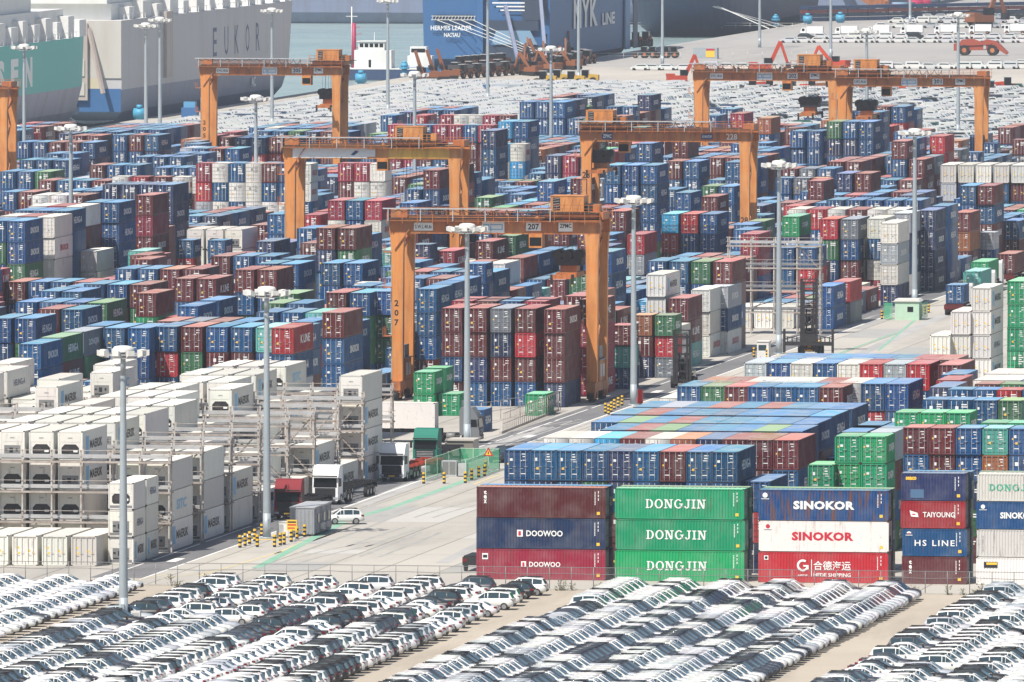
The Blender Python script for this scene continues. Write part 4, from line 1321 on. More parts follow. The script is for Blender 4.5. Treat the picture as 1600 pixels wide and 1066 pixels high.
def car_body(t, lod=0):
    body, roof, pil = car_shape(t)
    mb = MB()
    def ring(x, hw, z0, z1):
        zm = z0 + (z1 - z0) * .62
        return [(x, -hw * .9, z0), (x, -hw, z0 + (z1 - z0) * .25), (x, -hw * .985, zm), (x, -hw * .86, z1), (x, hw * .86, z1), (x, hw * .985, zm), (x, hw, z0 + (z1 - z0) * .25), (x, hw * .9, z0)]
    rings = [ring(*b) for b in body]
    k = 8
    vs = [p for r_ in rings for p in r_]
    fs = []
    for i in range(len(rings) - 1):
        for j in range(k):
            fs.append((i * k + j, i * k + (j + 1) % k, (i + 1) * k + (j + 1) % k, (i + 1) * k + j))
    fs += [tuple(range(k)), tuple(range((len(rings) - 1) * k, len(rings) * k))[::-1]]
    mb.poly(vs, [f[::-1] for f in fs], 0, True)
    # greenhouse shell
    rv = []
    for i, (x, hw, z) in enumerate(roof):
        zb = roof[0][2] if x < 0 else roof[-1][2]
        zb = min(z, .5 * (roof[0][2] + roof[-1][2]) - .02)
        rv.append([(x, -hw - (0 if i in (0, len(roof) - 1) else .13), zb), (x, -hw, z), (x, 0, z + (.03 if 0 < i < len(roof) - 1 else 0)), (x, hw, z), (x, hw + (0 if i in (0, len(roof) - 1) else .13), zb)])
    vs = [p for r_ in rv for p in r_]; k = 5; fs = []
    for i in range(len(rv) - 1):
        for j in range(k - 1): fs.append((i * k + j, i * k + j + 1, (i + 1) * k + j + 1, (i + 1) * k + j))
    mb.poly(vs, fs, 0, True)
    if lod == 0:
        for s in (-1, 1):
            if t != 'sedan': mb.box(roof[1][0] + .15, roof[-2][0] - .1, s * .56 - .03, s * .56 + .03, max(r_[2] for r_ in roof) - .03, max(r_[2] for r_ in roof) + .05, 1)
        # door mirrors, arches, bumper insets, plate
        for s in (-1, 1):
            mb.box(.78, .95, s * .93 - .06 + s * .05, s * .93 + .06 + s * .05, .98, 1.10, 0)
        L0, L1 = body[0][0], body[-1][0]
        mb.box(L0 - .03, L0 + .06, -.62, .62, .40, .56, 1)
        mb.box(L1 - .22, L1 + .02, -.62, .62, .34, .53, 1)
        mb.box(L1 - .12, L1 + .014, -.46, .46, .54, .68, 1)
        mb.box(L0 - .035, L0, -.24, .24, .66, .78, 2)
    return mb, roof, pil, body

def car_glass(t):
    """windscreen, rear window, three side panes: laid 1 cm proud of the shell"""
    body, roof, pil = car_shape(t)
    mb = MB()
    def lerp(a, b, f): return tuple(a[i] + (b[i] - a[i]) * f for i in range(len(a)))
    def pane(a, b, inset0, inset1, f0, f1):
        p, q = lerp(a, b, f0), lerp(a, b, f1)
        d = (b[0] - a[0], b[2] - a[2]); ln = math.hypot(*d); nx, nz = -d[1] / ln * .014, d[0] / ln * .014
        if nz < 0: nx, nz = -nx, -nz
        mb.face([(p[0] + nx, -p[1] + inset0, p[2] + nz), (p[0] + nx, p[1] - inset0, p[2] + nz), (q[0] + nx, q[1] - inset1, q[2] + nz + .004), (q[0] + nx, -q[1] + inset1, q[2] + nz + .004)], 0)
    pane(roof[-1], roof[-2], .07, .06, .06, .97)
    pane(roof[0], roof[1], .10, .08, .12, .92)
    zb = .5 * (roof[0][2] + roof[-1][2]) + .03
    def hw(x):
        for (a, b) in zip(roof[:-1], roof[1:]):
            if a[0] <= x <= b[0]:
                f = (x - a[0]) / (b[0] - a[0]); return a[1] + (b[1] - a[1]) * f, a[2] + (b[2] - a[2]) * f
    def side(x0, x1):
        for s in (-1, 1):
            pts = []
            for x in (x0, x1):
                h, z = hw(x); zt = z - .09
                if zt < zb + .02: zt = zb + .02
                base = h + .13
                f = (zb - (zb - .05)) / max(.1, z - (zb - .05))
                yb = base - .13 * f + .012; fy = (zt - (zb - .05)) / max(.1, z - (zb - .05)); yt = base - .13 * fy + .012
                pts.append(((x, s * yb, zb), (x, s * yt, zt)))
            mb.face([pts[0][0], pts[1][0], pts[1][1], pts[0][1]], 0)
    xa, xb = roof[1][0] + .02, roof[-2][0]
    side(xa - .02, pil[0] - .04); side(pil[0] + .03, pil[1] - .04); side(pil[1] + .03, xb - .02)
    xe = roof[-1][0] - .30
    if t == 'suv': mb.face([(-1.15, -.46, 1.715), (.1, -.46, 1.705), (.1, .46, 1.705), (-1.15, .46, 1.715)], 0)
    side(xb + .02, xe)
    return mb

wm_ = MB(); wm_.tube((0, -.11, 0), (0, .11, 0), .335, 14, 0); wm_.tube((0, -.118, 0), (0, .118, 0), .22, 10, 1)
WHEEL = wm_.mesh('wheel', [M['rubber'], M['rim']])
CARM = {}
for t in ('suv', 'sedan', 'hatch'):
    mb, roof, pil, body = car_body(t)
    b_me = mb.mesh('car_body', [M['car'], M['trim'], M['white_mark']])
    g_me = car_glass(t).mesh('car_glass', [M['glass']], False)
    L0, L1 = body[0][0], body[-1][0]
    hl = MB(); hl.box(L1 - .34, L1 - .10, -.10, .10, .66, .80, 0); tl_ = MB(); tl_.box(L0 + .02, L0 + .30, -.09, .09, .80, .98, 0)
    CARM[t] = dict(body=b_me, glass=g_me, head=hl.mesh('headlight', [M['head']]), tail=tl_.mesh('tail_light', [M['tail']]), ax=(L0 + .82, L1 - .92), w=body[3][1],
                   mb=mb, gl=car_glass(t), roof=roof)
def build_car(c):
    cm = CARM[c['t']]
    col = jit(CAR_COL[c['col']][0], .06)
    o = ob('car', cm['body'], None, (c['x'], c['y'], .008), (0, 0, c['h']), color=col)
    ob('windows', cm['glass'], o)
    for ax in cm['ax']:
        for s in (-1, 1): ob('wheel', WHEEL, o, (ax, s * (cm['w'] - .10), .335))
    for s in (-1, 1):
        ob('headlight', cm['head'], o, (0, s * .64, 0)); ob('tail_light', cm['tail'], o, (0, s * .72, 0))
    return o
order = sorted(range(len(cars)), key=lambda j: -cars[j]['vis'])
solo = set(order[:293])
tn = {'suv': 'tall car', 'sedan': 'saloon car', 'hatch': 'small hatchback'}
for j in solo:
    c = cars[j]
    o = build_car(c)
    tag(o, f"{CAR_COL[c['col']][1]} {tn[c['t']]}, {ordinal(c['n'])} from the fence, {ordinal(c['c'] + 1)} line, {c['lot']}", 'car', 'new cars parked in the port')

# the rest of the cars in front, and the far lots, are one mass
ct = Tile()
def arr(mb): return np.array(mb.v), mb.f
glass_c, tyre_c = (.05, .075, .09), (.02, .02, .02)
near = {}
for t in CARM:
    v, f = arr(CARM[t]['mb']); gv, gf = arr(CARM[t]['gl'])
    wmb = MB()
    for ax in CARM[t]['ax']:
        for s in (-1, 1): wmb.tube((ax, s * (CARM[t]['w'] - .2), .335), (ax, s * (CARM[t]['w'] + .01), .335), .335, 10, 0)
    wv, wf = arr(wmb)
    near[t] = (np.concatenate([v, gv, wv]), list(f) + [tuple(i + len(v) for i in q) for q in gf] + [tuple(i + len(v) + len(gv) for i in q) for q in wf], [0] * len(f) + [1] * len(gf) + [2] * len(wf), [q for q in CARM[t]['mb'].m])
def place(v, x, y, h):
    c_, s_ = math.cos(h), math.sin(h)
    o = np.empty_like(v); o[:, 0] = v[:, 0] * c_ - v[:, 1] * s_ + x; o[:, 1] = v[:, 0] * s_ + v[:, 1] * c_ + y; o[:, 2] = v[:, 2] + .008
    return o
for j, c in enumerate(cars):
    if j in solo: continue
    v, f, mi, bm_ = near[c['t']]
    col = jit(CAR_COL[c['col']][0], .06)
    cols = [col if m_ == 0 else glass_c if m_ == 1 else tyre_c for m_ in mi]
    ct.add(place(v, c['x'], c['y'], c['h']), f, mi, cols)
# far cars: hull, cabin, glass band
def far_car(van):
    mb = MB()
    if van:
        mb.prism([(-2.3, .3), (2.25, .3), (2.3, .9), (1.5, 1.1), (1.0, 1.85), (-2.2, 1.85)], 'y', -.86, .86, 0)
        mb.box(-1.9, .9, -.875, .875, 1.2, 1.5, 1); mb.face([(1.48, -.7, 1.14), (1.48, .7, 1.14), (1.06, .66, 1.78), (1.06, -.66, 1.78)], 1)
    else:
        mb.prism([(-2.25, .3), (2.2, .3), (2.28, .75), (1.25, .98), (.5, 1.5), (-1.5, 1.52), (-2.2, 1.0)], 'y', -.86, .86, 0)
        mb.prism([(-1.65, 1.05), (.9, 1.05), (.45, 1.33), (-1.45, 1.35)], 'y', -.872, .872, 1)
        mb.face([(1.22, -.7, 1.01), (1.22, .7, 1.01), (.56, .66, 1.47), (.56, -.66, 1.47)], 1); mb.face([(-2.14, -.7, 1.06), (-2.14, .7, 1.06), (-1.56, .66, 1.5), (-1.56, -.66, 1.5)], 1)
    mb.box(-1.75, -1.1, -.88, .88, 0, .6, 2); mb.box(1.05, 1.7, -.88, .88, 0, .6, 2)
    return np.array(mb.v), mb.f, list(mb.m)
FC = [far_car(False), far_car(True)]
fr = random.Random(9)
def far_lot(x0, x1, y0, y1, dx, dy, wts, van=.2, gap=.06, head=0.0):
    x = x0
    while x < x1:
        y = y0 + fr.uniform(0, 3)
        while y < y1:
            px, py, _ = proj((x, y, 1))
            if -20 < px < 1620 and fr.random() > gap:
                v, f, mi = FC[fr.random() < van]
                col = jit(CAR_COL[fr.choices('wkdsRGue', wts)[0]][0], .06)
                ct.add(place(v, x + fr.uniform(-.2, .2), y, head if fr.random() < .8 else head + math.pi), f, mi, [col if m_ == 0 else glass_c if m_ == 1 else tyre_c for m_ in mi])
            y += dy
        x += dx
Y1 = at(1300, 262, 0)[1]
W1 = [.80, .03, .05, .06, .006, .004, .02, .03]
yl0, yl1 = at(600, 238, 0)[1], at(700, 136, 0)[1]
far_lot(-466, -392, yl0, yl1, 5.2, 2.35, [.9, .01, .02, .03, 0, 0, .01, .03], .75, .03)
yr0, yr1 = at(1300, 262, 0)[1], at(1300, 142, 0)[1]
far_lot(-386, -280, yr0, yr1, 5.1, 2.9, W1, .2, .07)
ya = at(900, 250, 0)[1]
far_lot(-386, -340, ya, yr0, 5.1, 2.9, W1, .2, .07)
for (pxa, pxb, py, n, van) in ((1232, 1600, 67, 16, .1), (1260, 1600, 61, 15, .2), (1090, 1600, 108, 22, .2), (1000, 1066, 110, 4, 0), (1560, 1600, 103, 2, .1), (1418, 1600, 30, 12, .1), (1420, 1600, 24, 12, .1), (1400, 1600, 36, 11, .1), (1440, 1600, 18, 10, .1), (1380, 1600, 44, 10, .1)):
    for i in range(n):
        x, y = at(pxa + (pxb - pxa) * i / max(1, n - 1), py, 0)
        v, f, mi = FC[fr.random() < van]
        col = jit(CAR_COL[fr.choices('wsek', [.75, .1, .1, .05] if py > 40 else [.45, .2, .15, .2])[0]][0], .06)
        ct.add(place(v, x, y, math.pi if fr.random() < .5 else 0), f, mi, [col if m_ == 0 else glass_c if m_ == 1 else tyre_c for m_ in mi])
co = ct.build('car_mass', [M['car_far'], M['glass'], M['rubber']])
tag(co, 'dense mass of small looking parked cars in the far lots and between the nearer ones', 'cars', None, 'stuff')

# ------------------------------------------------------------------ gantry cranes on rubber tyres
SPAN, GB = 23.4, 19.9                                   # leg centres, underside of the girders
def crane(px, py, number, frac, drop, label, numbers='left', paints=('crane', 'crane_pale', 'crane_rust'), right_leg=False, signs=True, spreader_col='crane', legtxt=None, two=None):
    x, y = at(px, py, GB)
    if right_leg: x -= SPAN
    gm, lm, rm = (M[p] for p in paints)
    root = empty('gantry_crane', (x, y + 3.6, 0), 0, label, 'gantry crane', 'gantry cranes over the container blocks')
    WB = 3.65
    for gy in (-WB, WB):
        mb = MB(); mb.box(-1.0, SPAN + 1.0, gy - .45, gy + .45, GB, GB + 1.62, 0); mb.box(-1.0, SPAN + 1.0, gy - .55, gy + .55, GB + 1.621, GB + 1.70, 0)
        mb.box(-.8, SPAN + .8, gy - .06, gy + .06, GB + 1.701, GB + 1.86, 1)
        for q in range(9): mb.box(q * SPAN / 8 - .04, q * SPAN / 8 + .04, gy - .47, gy - .451, GB + .05, GB + 1.58, 0)
        mb.build('girder', [gm, M['dark']], root)
        mb = MB(); s = -1 if gy < 0 else 1; yr = gy + s * 1.25
        mb.box(-1.2, SPAN + 1.2, min(gy + s * .56, yr), max(gy + s * .56, yr), GB + 1.50, GB + 1.56, 0)
        for q in range(15):
            xx = -1.1 + q * (SPAN + 2.2) / 14; mb.box(xx - .035, xx + .035, yr - .035, yr + .035, GB + 1.2, GB + 2.75, 0)
        for z in (2.2, 2.72): mb.box(-1.2, SPAN + 1.2, yr - .03, yr + .03, GB + z, GB + z + .06, 0)
        mb.build('railing', [rm], root)
    mb = MB(); mb.box(-1.6, SPAN * .80, -WB - 1.5, -WB - 1.28, GB + 2.92, GB + 3.06, 0)
    for q in range(6): mb.box(-1 + q * 3.9, -.9 + q * 3.9, -WB - 1.48, -WB - 1.3, GB + 1.5, GB + 2.919, 0)
    mb.build('cable_tray', [M['galv']], root)
    mb = MB(); nl = 14
    for q in range(nl):
        xa = -1 + q * (SPAN * .78) / nl; wd_ = (SPAN * .78) / nl; dp = .35 + .5 * (q > nl * .6)
        for i in range(5):
            f, g_ = i / 5, (i + 1) / 5; mb.bar((xa + wd_ * f, -WB - 1.4, GB + 2.9 - dp * math.sin(f * math.pi)), (xa + wd_ * g_, -WB - 1.4, GB + 2.9 - dp * math.sin(g_ * math.pi)), .07, 0)
    mb.build('cable_loops', [M['cable']], root)
    for gx in (0, SPAN):
        for gy in (-WB, WB):
            mb = MB()
            a, b = .72, .62
            zt, zb = GB - .002, 2.35
            vs = []
            for z, k in ((zb, b), (zt - 2.2, a), (zt, a + .16)):
                vs += [(gx - k, gy - .5, z), (gx + k, gy - .5, z), (gx + k, gy + .5, z), (gx - k, gy + .5, z)]
            fs = []
            for q in range(2):
                for i in range(4): fs.append((q * 4 + i, q * 4 + (i + 1) % 4, q * 4 + 4 + (i + 1) % 4, q * 4 + 4 + i))
            fs += [(3, 2, 1, 0), (8, 9, 10, 11)]
            mb.poly(vs, fs, 0)
            mb.build('leg', [lm], root)
        mb = MB()
        mb.box(gx - .55, gx + .55, -WB - 1.6, WB + 1.6, 1.25, 2.34, 0)
        mb.build('sill_beam', [rm], root)
        mb = MB(); mb.box(gx - .3, gx + .3, -WB + .501, WB - .501, GB + .3, GB + 1.3, 0); mb.build('tie_beam', [rm], root)
        mb = MB(); mb.bar((gx, -WB + .5, GB - 2.6), (gx, WB - .5, GB - .8), .4, 0); mb.build('frame_brace', [rm], root)
        mb = MB(); s = 1 if gx else -1
        mb.box(gx - .6, gx + .62, -2.2, 2.0, 2.4, 4.9, 0); mb.box(gx - .75, gx + .8, -2.6, 2.5, 4.92, 5.02, 1)
        mb.box(gx - .35, gx + .45, -1.2, 1.4, 5.05, 6.5, 1); mb.box(gx + .63, gx + .66, -1.6, -.4, 2.9, 4.4, 2); mb.box(gx + .63, gx + .66, .2, 1.5, 2.9, 4.4, 2)
        mb.build('power_house', [rm, M['grate'], M['galv']], root)
        for gy in (-WB - .9, -WB + .9, WB - .9, WB + .9):
            mb = MB(); mb.tube((gx - .28, gy, .72), (gx + .28, gy, .72), .72, 14, 0); mb.tube((gx - .3, gy, .72), (gx + .3, gy, .72), .36, 10, 1)
            wo = mb.build('wheel', [M['rubber'], M['crane_rust']], root)
            mb = MB(); mb.box(gx - .5, gx + .5, gy - .6, gy + .6, 1.0, 1.24, 0); mb.box(gx - .5, gx - .36, gy - .35, gy + .35, .4, .999, 0); mb.box(gx + .36, gx + .5, gy - .35, gy + .35, .4, .999, 0)
            mb.build('bogie', [rm], wo)
    # ladder and stair landings on the left frame
    mb = MB(); lx = -.95
    for s in (-.25, .25): mb.bar((lx, -WB + .9 + s, 2.4), (lx, -WB + .9 + s, GB + 1.5), .06, 0)
    for q in range(44): mb.bar((lx, -WB + .65, 2.6 + q * .43), (lx, -WB + 1.15, 2.6 + q * .43), .04, 0)
    for z in (7.6, 13.4, 17.6): 
        mb.box(lx - .8, lx + .1, -WB - .4, -WB + 1.6, z, z + .08, 1)
        for q in ((lx - .8, -WB - .4), (lx - .8, -WB + 1.6), (lx - .8, -WB + .6)): mb.bar((q[0], q[1], z), (q[0], q[1], z + 1.1), .06, 1)
        mb.bar((lx - .8, -WB - .4, z + 1.1), (lx - .8, -WB + 1.6, z + 1.1), .05, 1)
    for q in range(5):
        z = 2.6 + q * 3.2; a, b = (-1.6, 1.6) if q % 2 else (1.6, -1.6)
        mb.bar((SPAN + .1, a, z), (SPAN + .1, b, z + 3.2), .12, 1, .5)
    mb.build('ladder', [M['galv'], rm], root)
    # brace plates at the corner
    mb = MB(); mb.bar((-.3, -WB - .52, GB - 1.9), (2.2, -WB - .52, GB + 1.5), .32, 0, .1); mb.build('corner_brace', [rm], root)
    mb = MB(); mb.box(-1.4, .6, -.6, .6, GB + 1.71, GB + 2.7, 0); mb.build('end_box', [rm], root)
    mb = MB(); mb.box(SPAN - .5, SPAN + 1.1, -2.4, 2.4, GB + 1.71, GB + 2.6, 0); mb.build('end_box', [rm], root)
    # trolley
    tx = frac * SPAN
    t = empty('trolley', (0, 0, 0)); t.parent = root
    mb = MB(); mb.box(tx - 2.4, tx + 3.6, -WB - .3, WB + .3, GB + 1.90, GB + 2.45, 0); mb.box(tx - 2.9, tx + 4.0, -WB - .9, WB + .9, GB + 2.46, GB + 2.54, 1)
    for q in range(8): mb.bar((tx - 2.8 + q * .96, -WB - .9, GB + 2.5), (tx - 2.8 + q * .96, -WB - .9, GB + 3.55), .06, 0)
    mb.bar((tx - 2.9, -WB - .9, GB + 3.5), (tx + 4.0, -WB - .9, GB + 3.5), .06, 0); mb.bar((tx - 2.9, -WB - .9, GB + 3.05), (tx + 4.0, -WB - .9, GB + 3.05), .05, 0)
    mb.tube((tx + 2.6, -1.6, GB + 3.1), (tx + 2.6, 1.6, GB + 3.1), .5, 12, 1); mb.box(tx + 3.1, tx + 3.9, -2.2, -.4, GB + 2.55, GB + 3.5, 0)
    mb.build('trolley_frame', [gm, M['dark']], t)
    mb = MB(); mb.box(tx - 2.0, tx + 2.0, -2.2, 1.4, GB + 2.6, GB + 4.45, 0); mb.box(tx - 2.05, tx + 2.05, -2.25, 1.45, GB + 4.451, GB + 4.52, 0)
    for q in range(3): mb.bar((tx - .6 + q * .9, -2.22, GB + 2.8), (tx - .2 + q * .9, -2.22, GB + 4.2), .05, 0)
    mb.box(tx - 1.7, tx - .85, -2.24, -2.2, GB + 2.8, GB + 4.3, 1)
    for q in range(5): mb.bar((tx - 1.65, -2.27, GB + 2.9 + q * .3), (tx - .9, -2.27, GB + 3.0 + q * .3), .05, 2)
    mb.build('machinery_house', [lm, M['dark'], M['galv']], t)
    cx = tx + (3.4 if frac < .7 else -4.0)
    mb = MB(); mb.box(cx - .8, cx + .8, -1.0, 1.0, GB - 1.75, GB + .2, 0); mb.box(cx - .7, cx + .7, -1.03, -1.0, GB - 1.5, GB - .5, 1); mb.box(cx - .83, cx - .8, -.8, .8, GB - 1.5, GB - .4, 1); mb.bar((cx, 0, GB + .2), (cx, 0, GB + 2.0), .4, 0)
    mb.build('cabin', [lm, M['glass_dark']], t)
    # ropes, head block and spreader
    zt = drop
    mb = MB()
    for sx in (-1.1, -.5, .5, 1.1):
        for sy in (-1.5, 1.5): mb.tube((tx + sx, sy, zt + 3.0), (tx + sx * .8, sy * .8, GB + 2.0), .025, 4, 0, caps=False)
    mb.build('rope', [M['dark']], t)
    sp = MB(); sp.box(tx - 1.6, tx + 1.6, -1.6, 1.6, zt + 1.5, zt + 2.3, 1)
    for sx in (-1.3, -.1, 1.2): sp.tube((tx + sx, -1.75, zt + 2.75), (tx + sx, 1.75, zt + 2.75), .62, 12, 1)
    sp.box(tx - 1.0, tx + 1.0, -1.2, 1.2, zt + .7, zt + 1.499, 0)
    sp.box(tx - 1.25, tx + 1.25, -2.9, 2.9, zt + .15, zt + .69, 0)
    for sy in (-6.0, 6.0):
        sp.box(tx - 1.25, tx + 1.25, sy - .2, sy + .2, zt + .1, zt + .6, 0)
        for sx in (-1.25, 1.25): sp.box(tx + sx - .14, tx + sx + .14, sy - .24, sy + .24, zt - .55, zt + .62, 1)
    for sx in (-.7, .7): sp.box(tx + sx - .2, tx + sx + .2, -5.79, 5.79, zt + .2, zt + .55, 0)
    sp.build('spreader', [M[spreader_col], M['dark']], t)
    # plates and numbers
    fy = -WB - .47
    def plate(x0, x1, z0, z1, m='white_mark', dy=.0):
        mb = MB(); mb.box(x0, x1, fy - .03 - dy, fy - dy, z0, z1); return mb.build('sign_plate', [M[m]], root)
    if two:
        mb = MB(); mb.box(.4, SPAN * .47, fy - .02, fy, GB + .12, GB + 1.55); mb.build('painted_panel', [M['white_mark']], root)
        mb = MB(); mb.box(SPAN * .6, SPAN * .97, fy - .02, fy, GB + .12, GB + 1.55); mb.build('painted_panel', [M['crane_yellow']], root)
        plate(SPAN * .36, SPAN * .52, GB + .3, GB + 1.35, 'white_mark', .021)
        mb = MB(); mb.prism([(SPAN * .37, GB + .55), (SPAN * .40, GB + 1.2), (SPAN * .42, GB + 1.0), (SPAN * .39, GB + .45)], 'y', fy - .06, fy - .052); mb.build('emblem', [M['navy_mark']], root)
    elif signs:
        plate(2.0, 4.3, GB + .35, GB + 1.3); letter(root, 'S.W.L.40.6t', 'black_mark', (3.15, fy - .034, GB + .82), 'front', .45, 2.0)
        plate(10.2, 12.9, GB + .18, GB + 1.5)
        for q, xx in enumerate((10.75, 11.9)):
            mb = MB(); mb.box(xx - .4 - .3 * q, xx + .35 + .45 * q, fy - .038, fy - .031, GB + .5, GB + .62); mb.box(xx - .4 - .3 * q, xx + .35 + .45 * q, fy - .038, fy - .031, GB + 1.06, GB + 1.18); mb.box(xx - .4 - .3 * q, xx - .28 - .3 * q, fy - .038, fy - .031, GB + .3, GB + 1.059)
            mb.box(xx + .23 + .45 * q, xx + .35 + .45 * q, fy - .038, fy - .031, GB + .621, GB + 1.059); mb.build('emblem', [M['blue_mark']], root)
        plate(15.5, 17.3, GB + .4, GB + 1.4); letter(root, number, 'black_mark', (16.4, fy - .034, GB + .9), 'front', .72, 1.35, .03)
        plate(19.4, 21.1, GB + .35, GB + 1.42); letter(root, 'ZPMC', 'black_mark', (20.25, fy - .034, GB + 1.02), 'front', .5, 1.4, .03)
    else:
        plate(2.3, 3.9, GB + .3, GB + 1.3, 'navy_mark'); letter(root, 'ZPMC', 'white_mark', (3.1, fy - .034, GB + .8), 'front', .55, 1.3, .03)
        plate(17.0, 18.7, GB + .4, GB + 1.2, 'navy_mark'); letter(root, 'KUMATOP', 'white_mark', (17.85, fy - .034, GB + .8), 'front', .4, 1.4, .02)
        letter(root, number, 'white_mark', (21.5, fy - .01, GB + .8), 'front', .85, 1.6, .01)
    lt = legtxt or number
    if numbers in ('left', 'both', 'right'):
        for gx in ((0,) if numbers == 'left' else (SPAN,) if numbers == 'right' else (0, SPAN)):
            if legtxt:
                letter(root, legtxt, 'black_mark', (gx - .02, -WB - .508, 15.0 if gx == 0 else 8.5), 'front', .95, 1.1, .02)
            else:
                for i, ch in enumerate(lt): letter(root, ch, 'black_mark', (gx - .1, -WB - .508, 11.6 - i * 1.15), 'front', .75, .5, .03)
    return root
crane(622, 364.5, '207', .86, 14.6, 'nearest orange gantry crane straddling the roadside block, trolley at its right end')
crane(454, 247.5, '227', .71, 6.4, 'pale orange gantry crane with white and yellow painted girder, spreader lowered', 'right', ('crane_pale', 'crane_pale', 'crane'), two=True, spreader_col='crane_pale')
crane(917, 221, '228', .07, 15.2, 'orange gantry crane with its trolley at the left end, white number on girder', 'both', signs=False, legtxt='28')
crane(321, 117.5, '205', .92, 14.2, 'far orange gantry crane in front of the grey car carrier, trolley at right')
crane(1092, 126, '202', .81, 13.8, 'far orange gantry crane whose right leg hides behind another crane')
crane(1316, 135, '201', .16, 14.2, 'far orange gantry crane at the right with trolley near its left leg')
crane(5, 153, '223', .5, 12, 'orange gantry crane cut off so that only its right leg shows', right_leg=True)

# ------------------------------------------------------------------ light masts
def mast(h, r=.42, simple=False):
    root = empty('light_mast')
    mb = MB()
    for a in range(10): mb.tube((0, 0, h * a / 10), (0, 0, h * (a + 1) / 10 - .001), r * (1 - .045 * a), 12, 0, r * (1 - .045 * (a + 1)), caps=a in (0, 9))
    mb.tube((0, 0, 0), (0, 0, .12), r * 1.7, 12, 0); mb.box(-.16, .16, -r - .05, -r + .02, .9, 1.9, 0)
    mb.build('pole', [M['pole']], root)
    mb = MB(); n = 12
    for i in range(n):
        a, b = 2 * math.pi * i / n, 2 * math.pi * (i + 1) / n
        mb.bar((1.75 * math.cos(a), 1.75 * math.sin(a), h - .55), (1.75 * math.cos(b), 1.75 * math.sin(b), h - .55), .1)
        mb.bar((1.0 * math.cos(a), 1.0 * math.sin(a), h - .9), (1.0 * math.cos(b), 1.0 * math.sin(b), h - .9), .08)
        if i % 3 == 0: mb.bar((.2 * math.cos(a), .2 * math.sin(a), h - .9), (1.75 * math.cos(a), 1.75 * math.sin(a), h - .55), .09)
    mb.build('lamp_ring', [M['galv']], root)
    mb = MB(); pr = [(.95, h - .35), (.95, h - .1), (.8, h + .12), (.4, h + .2), (.02, h + .21)]; k = 14
    vs = [(q * math.cos(2 * math.pi * i / k), q * math.sin(2 * math.pi * i / k), z) for q, z in pr for i in range(k)]
    mb.poly(vs, [(q * k + i, q * k + (i + 1) % k, (q + 1) * k + (i + 1) % k, (q + 1) * k + i) for q in range(len(pr) - 1) for i in range(k)], 0, True)
    mb.build('hood', [M['lamp_white']], root)
    lm = MB(); lm.prism([(-.02, -.25), (.42, -.10), (.42, .26), (-.02, .20)], 'y', -.24, .24, 0); lm.face([(-.01, -.22, -.252), (.43, -.22, -.112), (.43, .22, -.112), (-.01, .22, -.252)], 1)
    me = lm.mesh('lamp', [M['lamp_white'], M['lamp_glass']])
    for i in range(10):
        a = 2 * math.pi * i / 10 + .2
        ob('lamp', me, root, (1.80 * math.cos(a), 1.80 * math.sin(a), h - .5), (0, 0, a), (1.25, 1.25, 1.25))
    return root
MAST0 = mast(24.6)
mast_spots = [(193, 977, 'nearest light mast standing among the parked cars'), (417, 841, 'light mast inside the striped bollards by the road'), (730, 697, 'light mast before the near crane, beside the green mesh enclosure'),
              (990, 633, 'light mast behind the flat roofed block, right of the near crane'), (1217, 553, 'light mast left of the black handler with spread arms'), (1429, 480, 'light mast rising behind the small green hut'),
              (111, 470, 'light mast in front of the tall stacks at the left'), (400, 403, 'light mast just left of the pale crane'), (648, 349, 'light mast above the pale crane girder'),
              (861, 291, 'light mast left of the crane with trolley at left end'), (38, 287, 'light mast before the teal hull'), (228, 238, 'light mast before the cream stern'), (250, 225, 'light mast close to the grey hull edge'),
              (425, 204, 'light mast behind the far crane by the grey carrier'), (606, 182, 'light mast next to the red boat mast'), (762, 163, 'light mast before the blue stern'), (904, 130, 'light mast before the white hull letters'),
              (1035, 103, 'light mast behind the long row of parked diggers'), (1187, 75, 'light mast near the blue drums on the quay'), (1354, 251, 'light mast seen between the two far cranes'), (1497, 214, 'light mast before the red scraper'),
              (1298, 92, 'thin far light mast above the middle of the far crane'), (1422, 38, 'far light mast by the tank trucks'), (1526, 10, 'farthest light mast beside the orange digger')]
for i, (px, py, lab) in enumerate(mast_spots):
    x, y = at(px, py, 0)
    o = MAST0 if i == 0 else copy_tree(MAST0)
    o.location = (x, y, 0); o.rotation_euler = (0, 0, i * .7)
    tag(o, lab, 'light mast', 'tall light masts of the terminal')

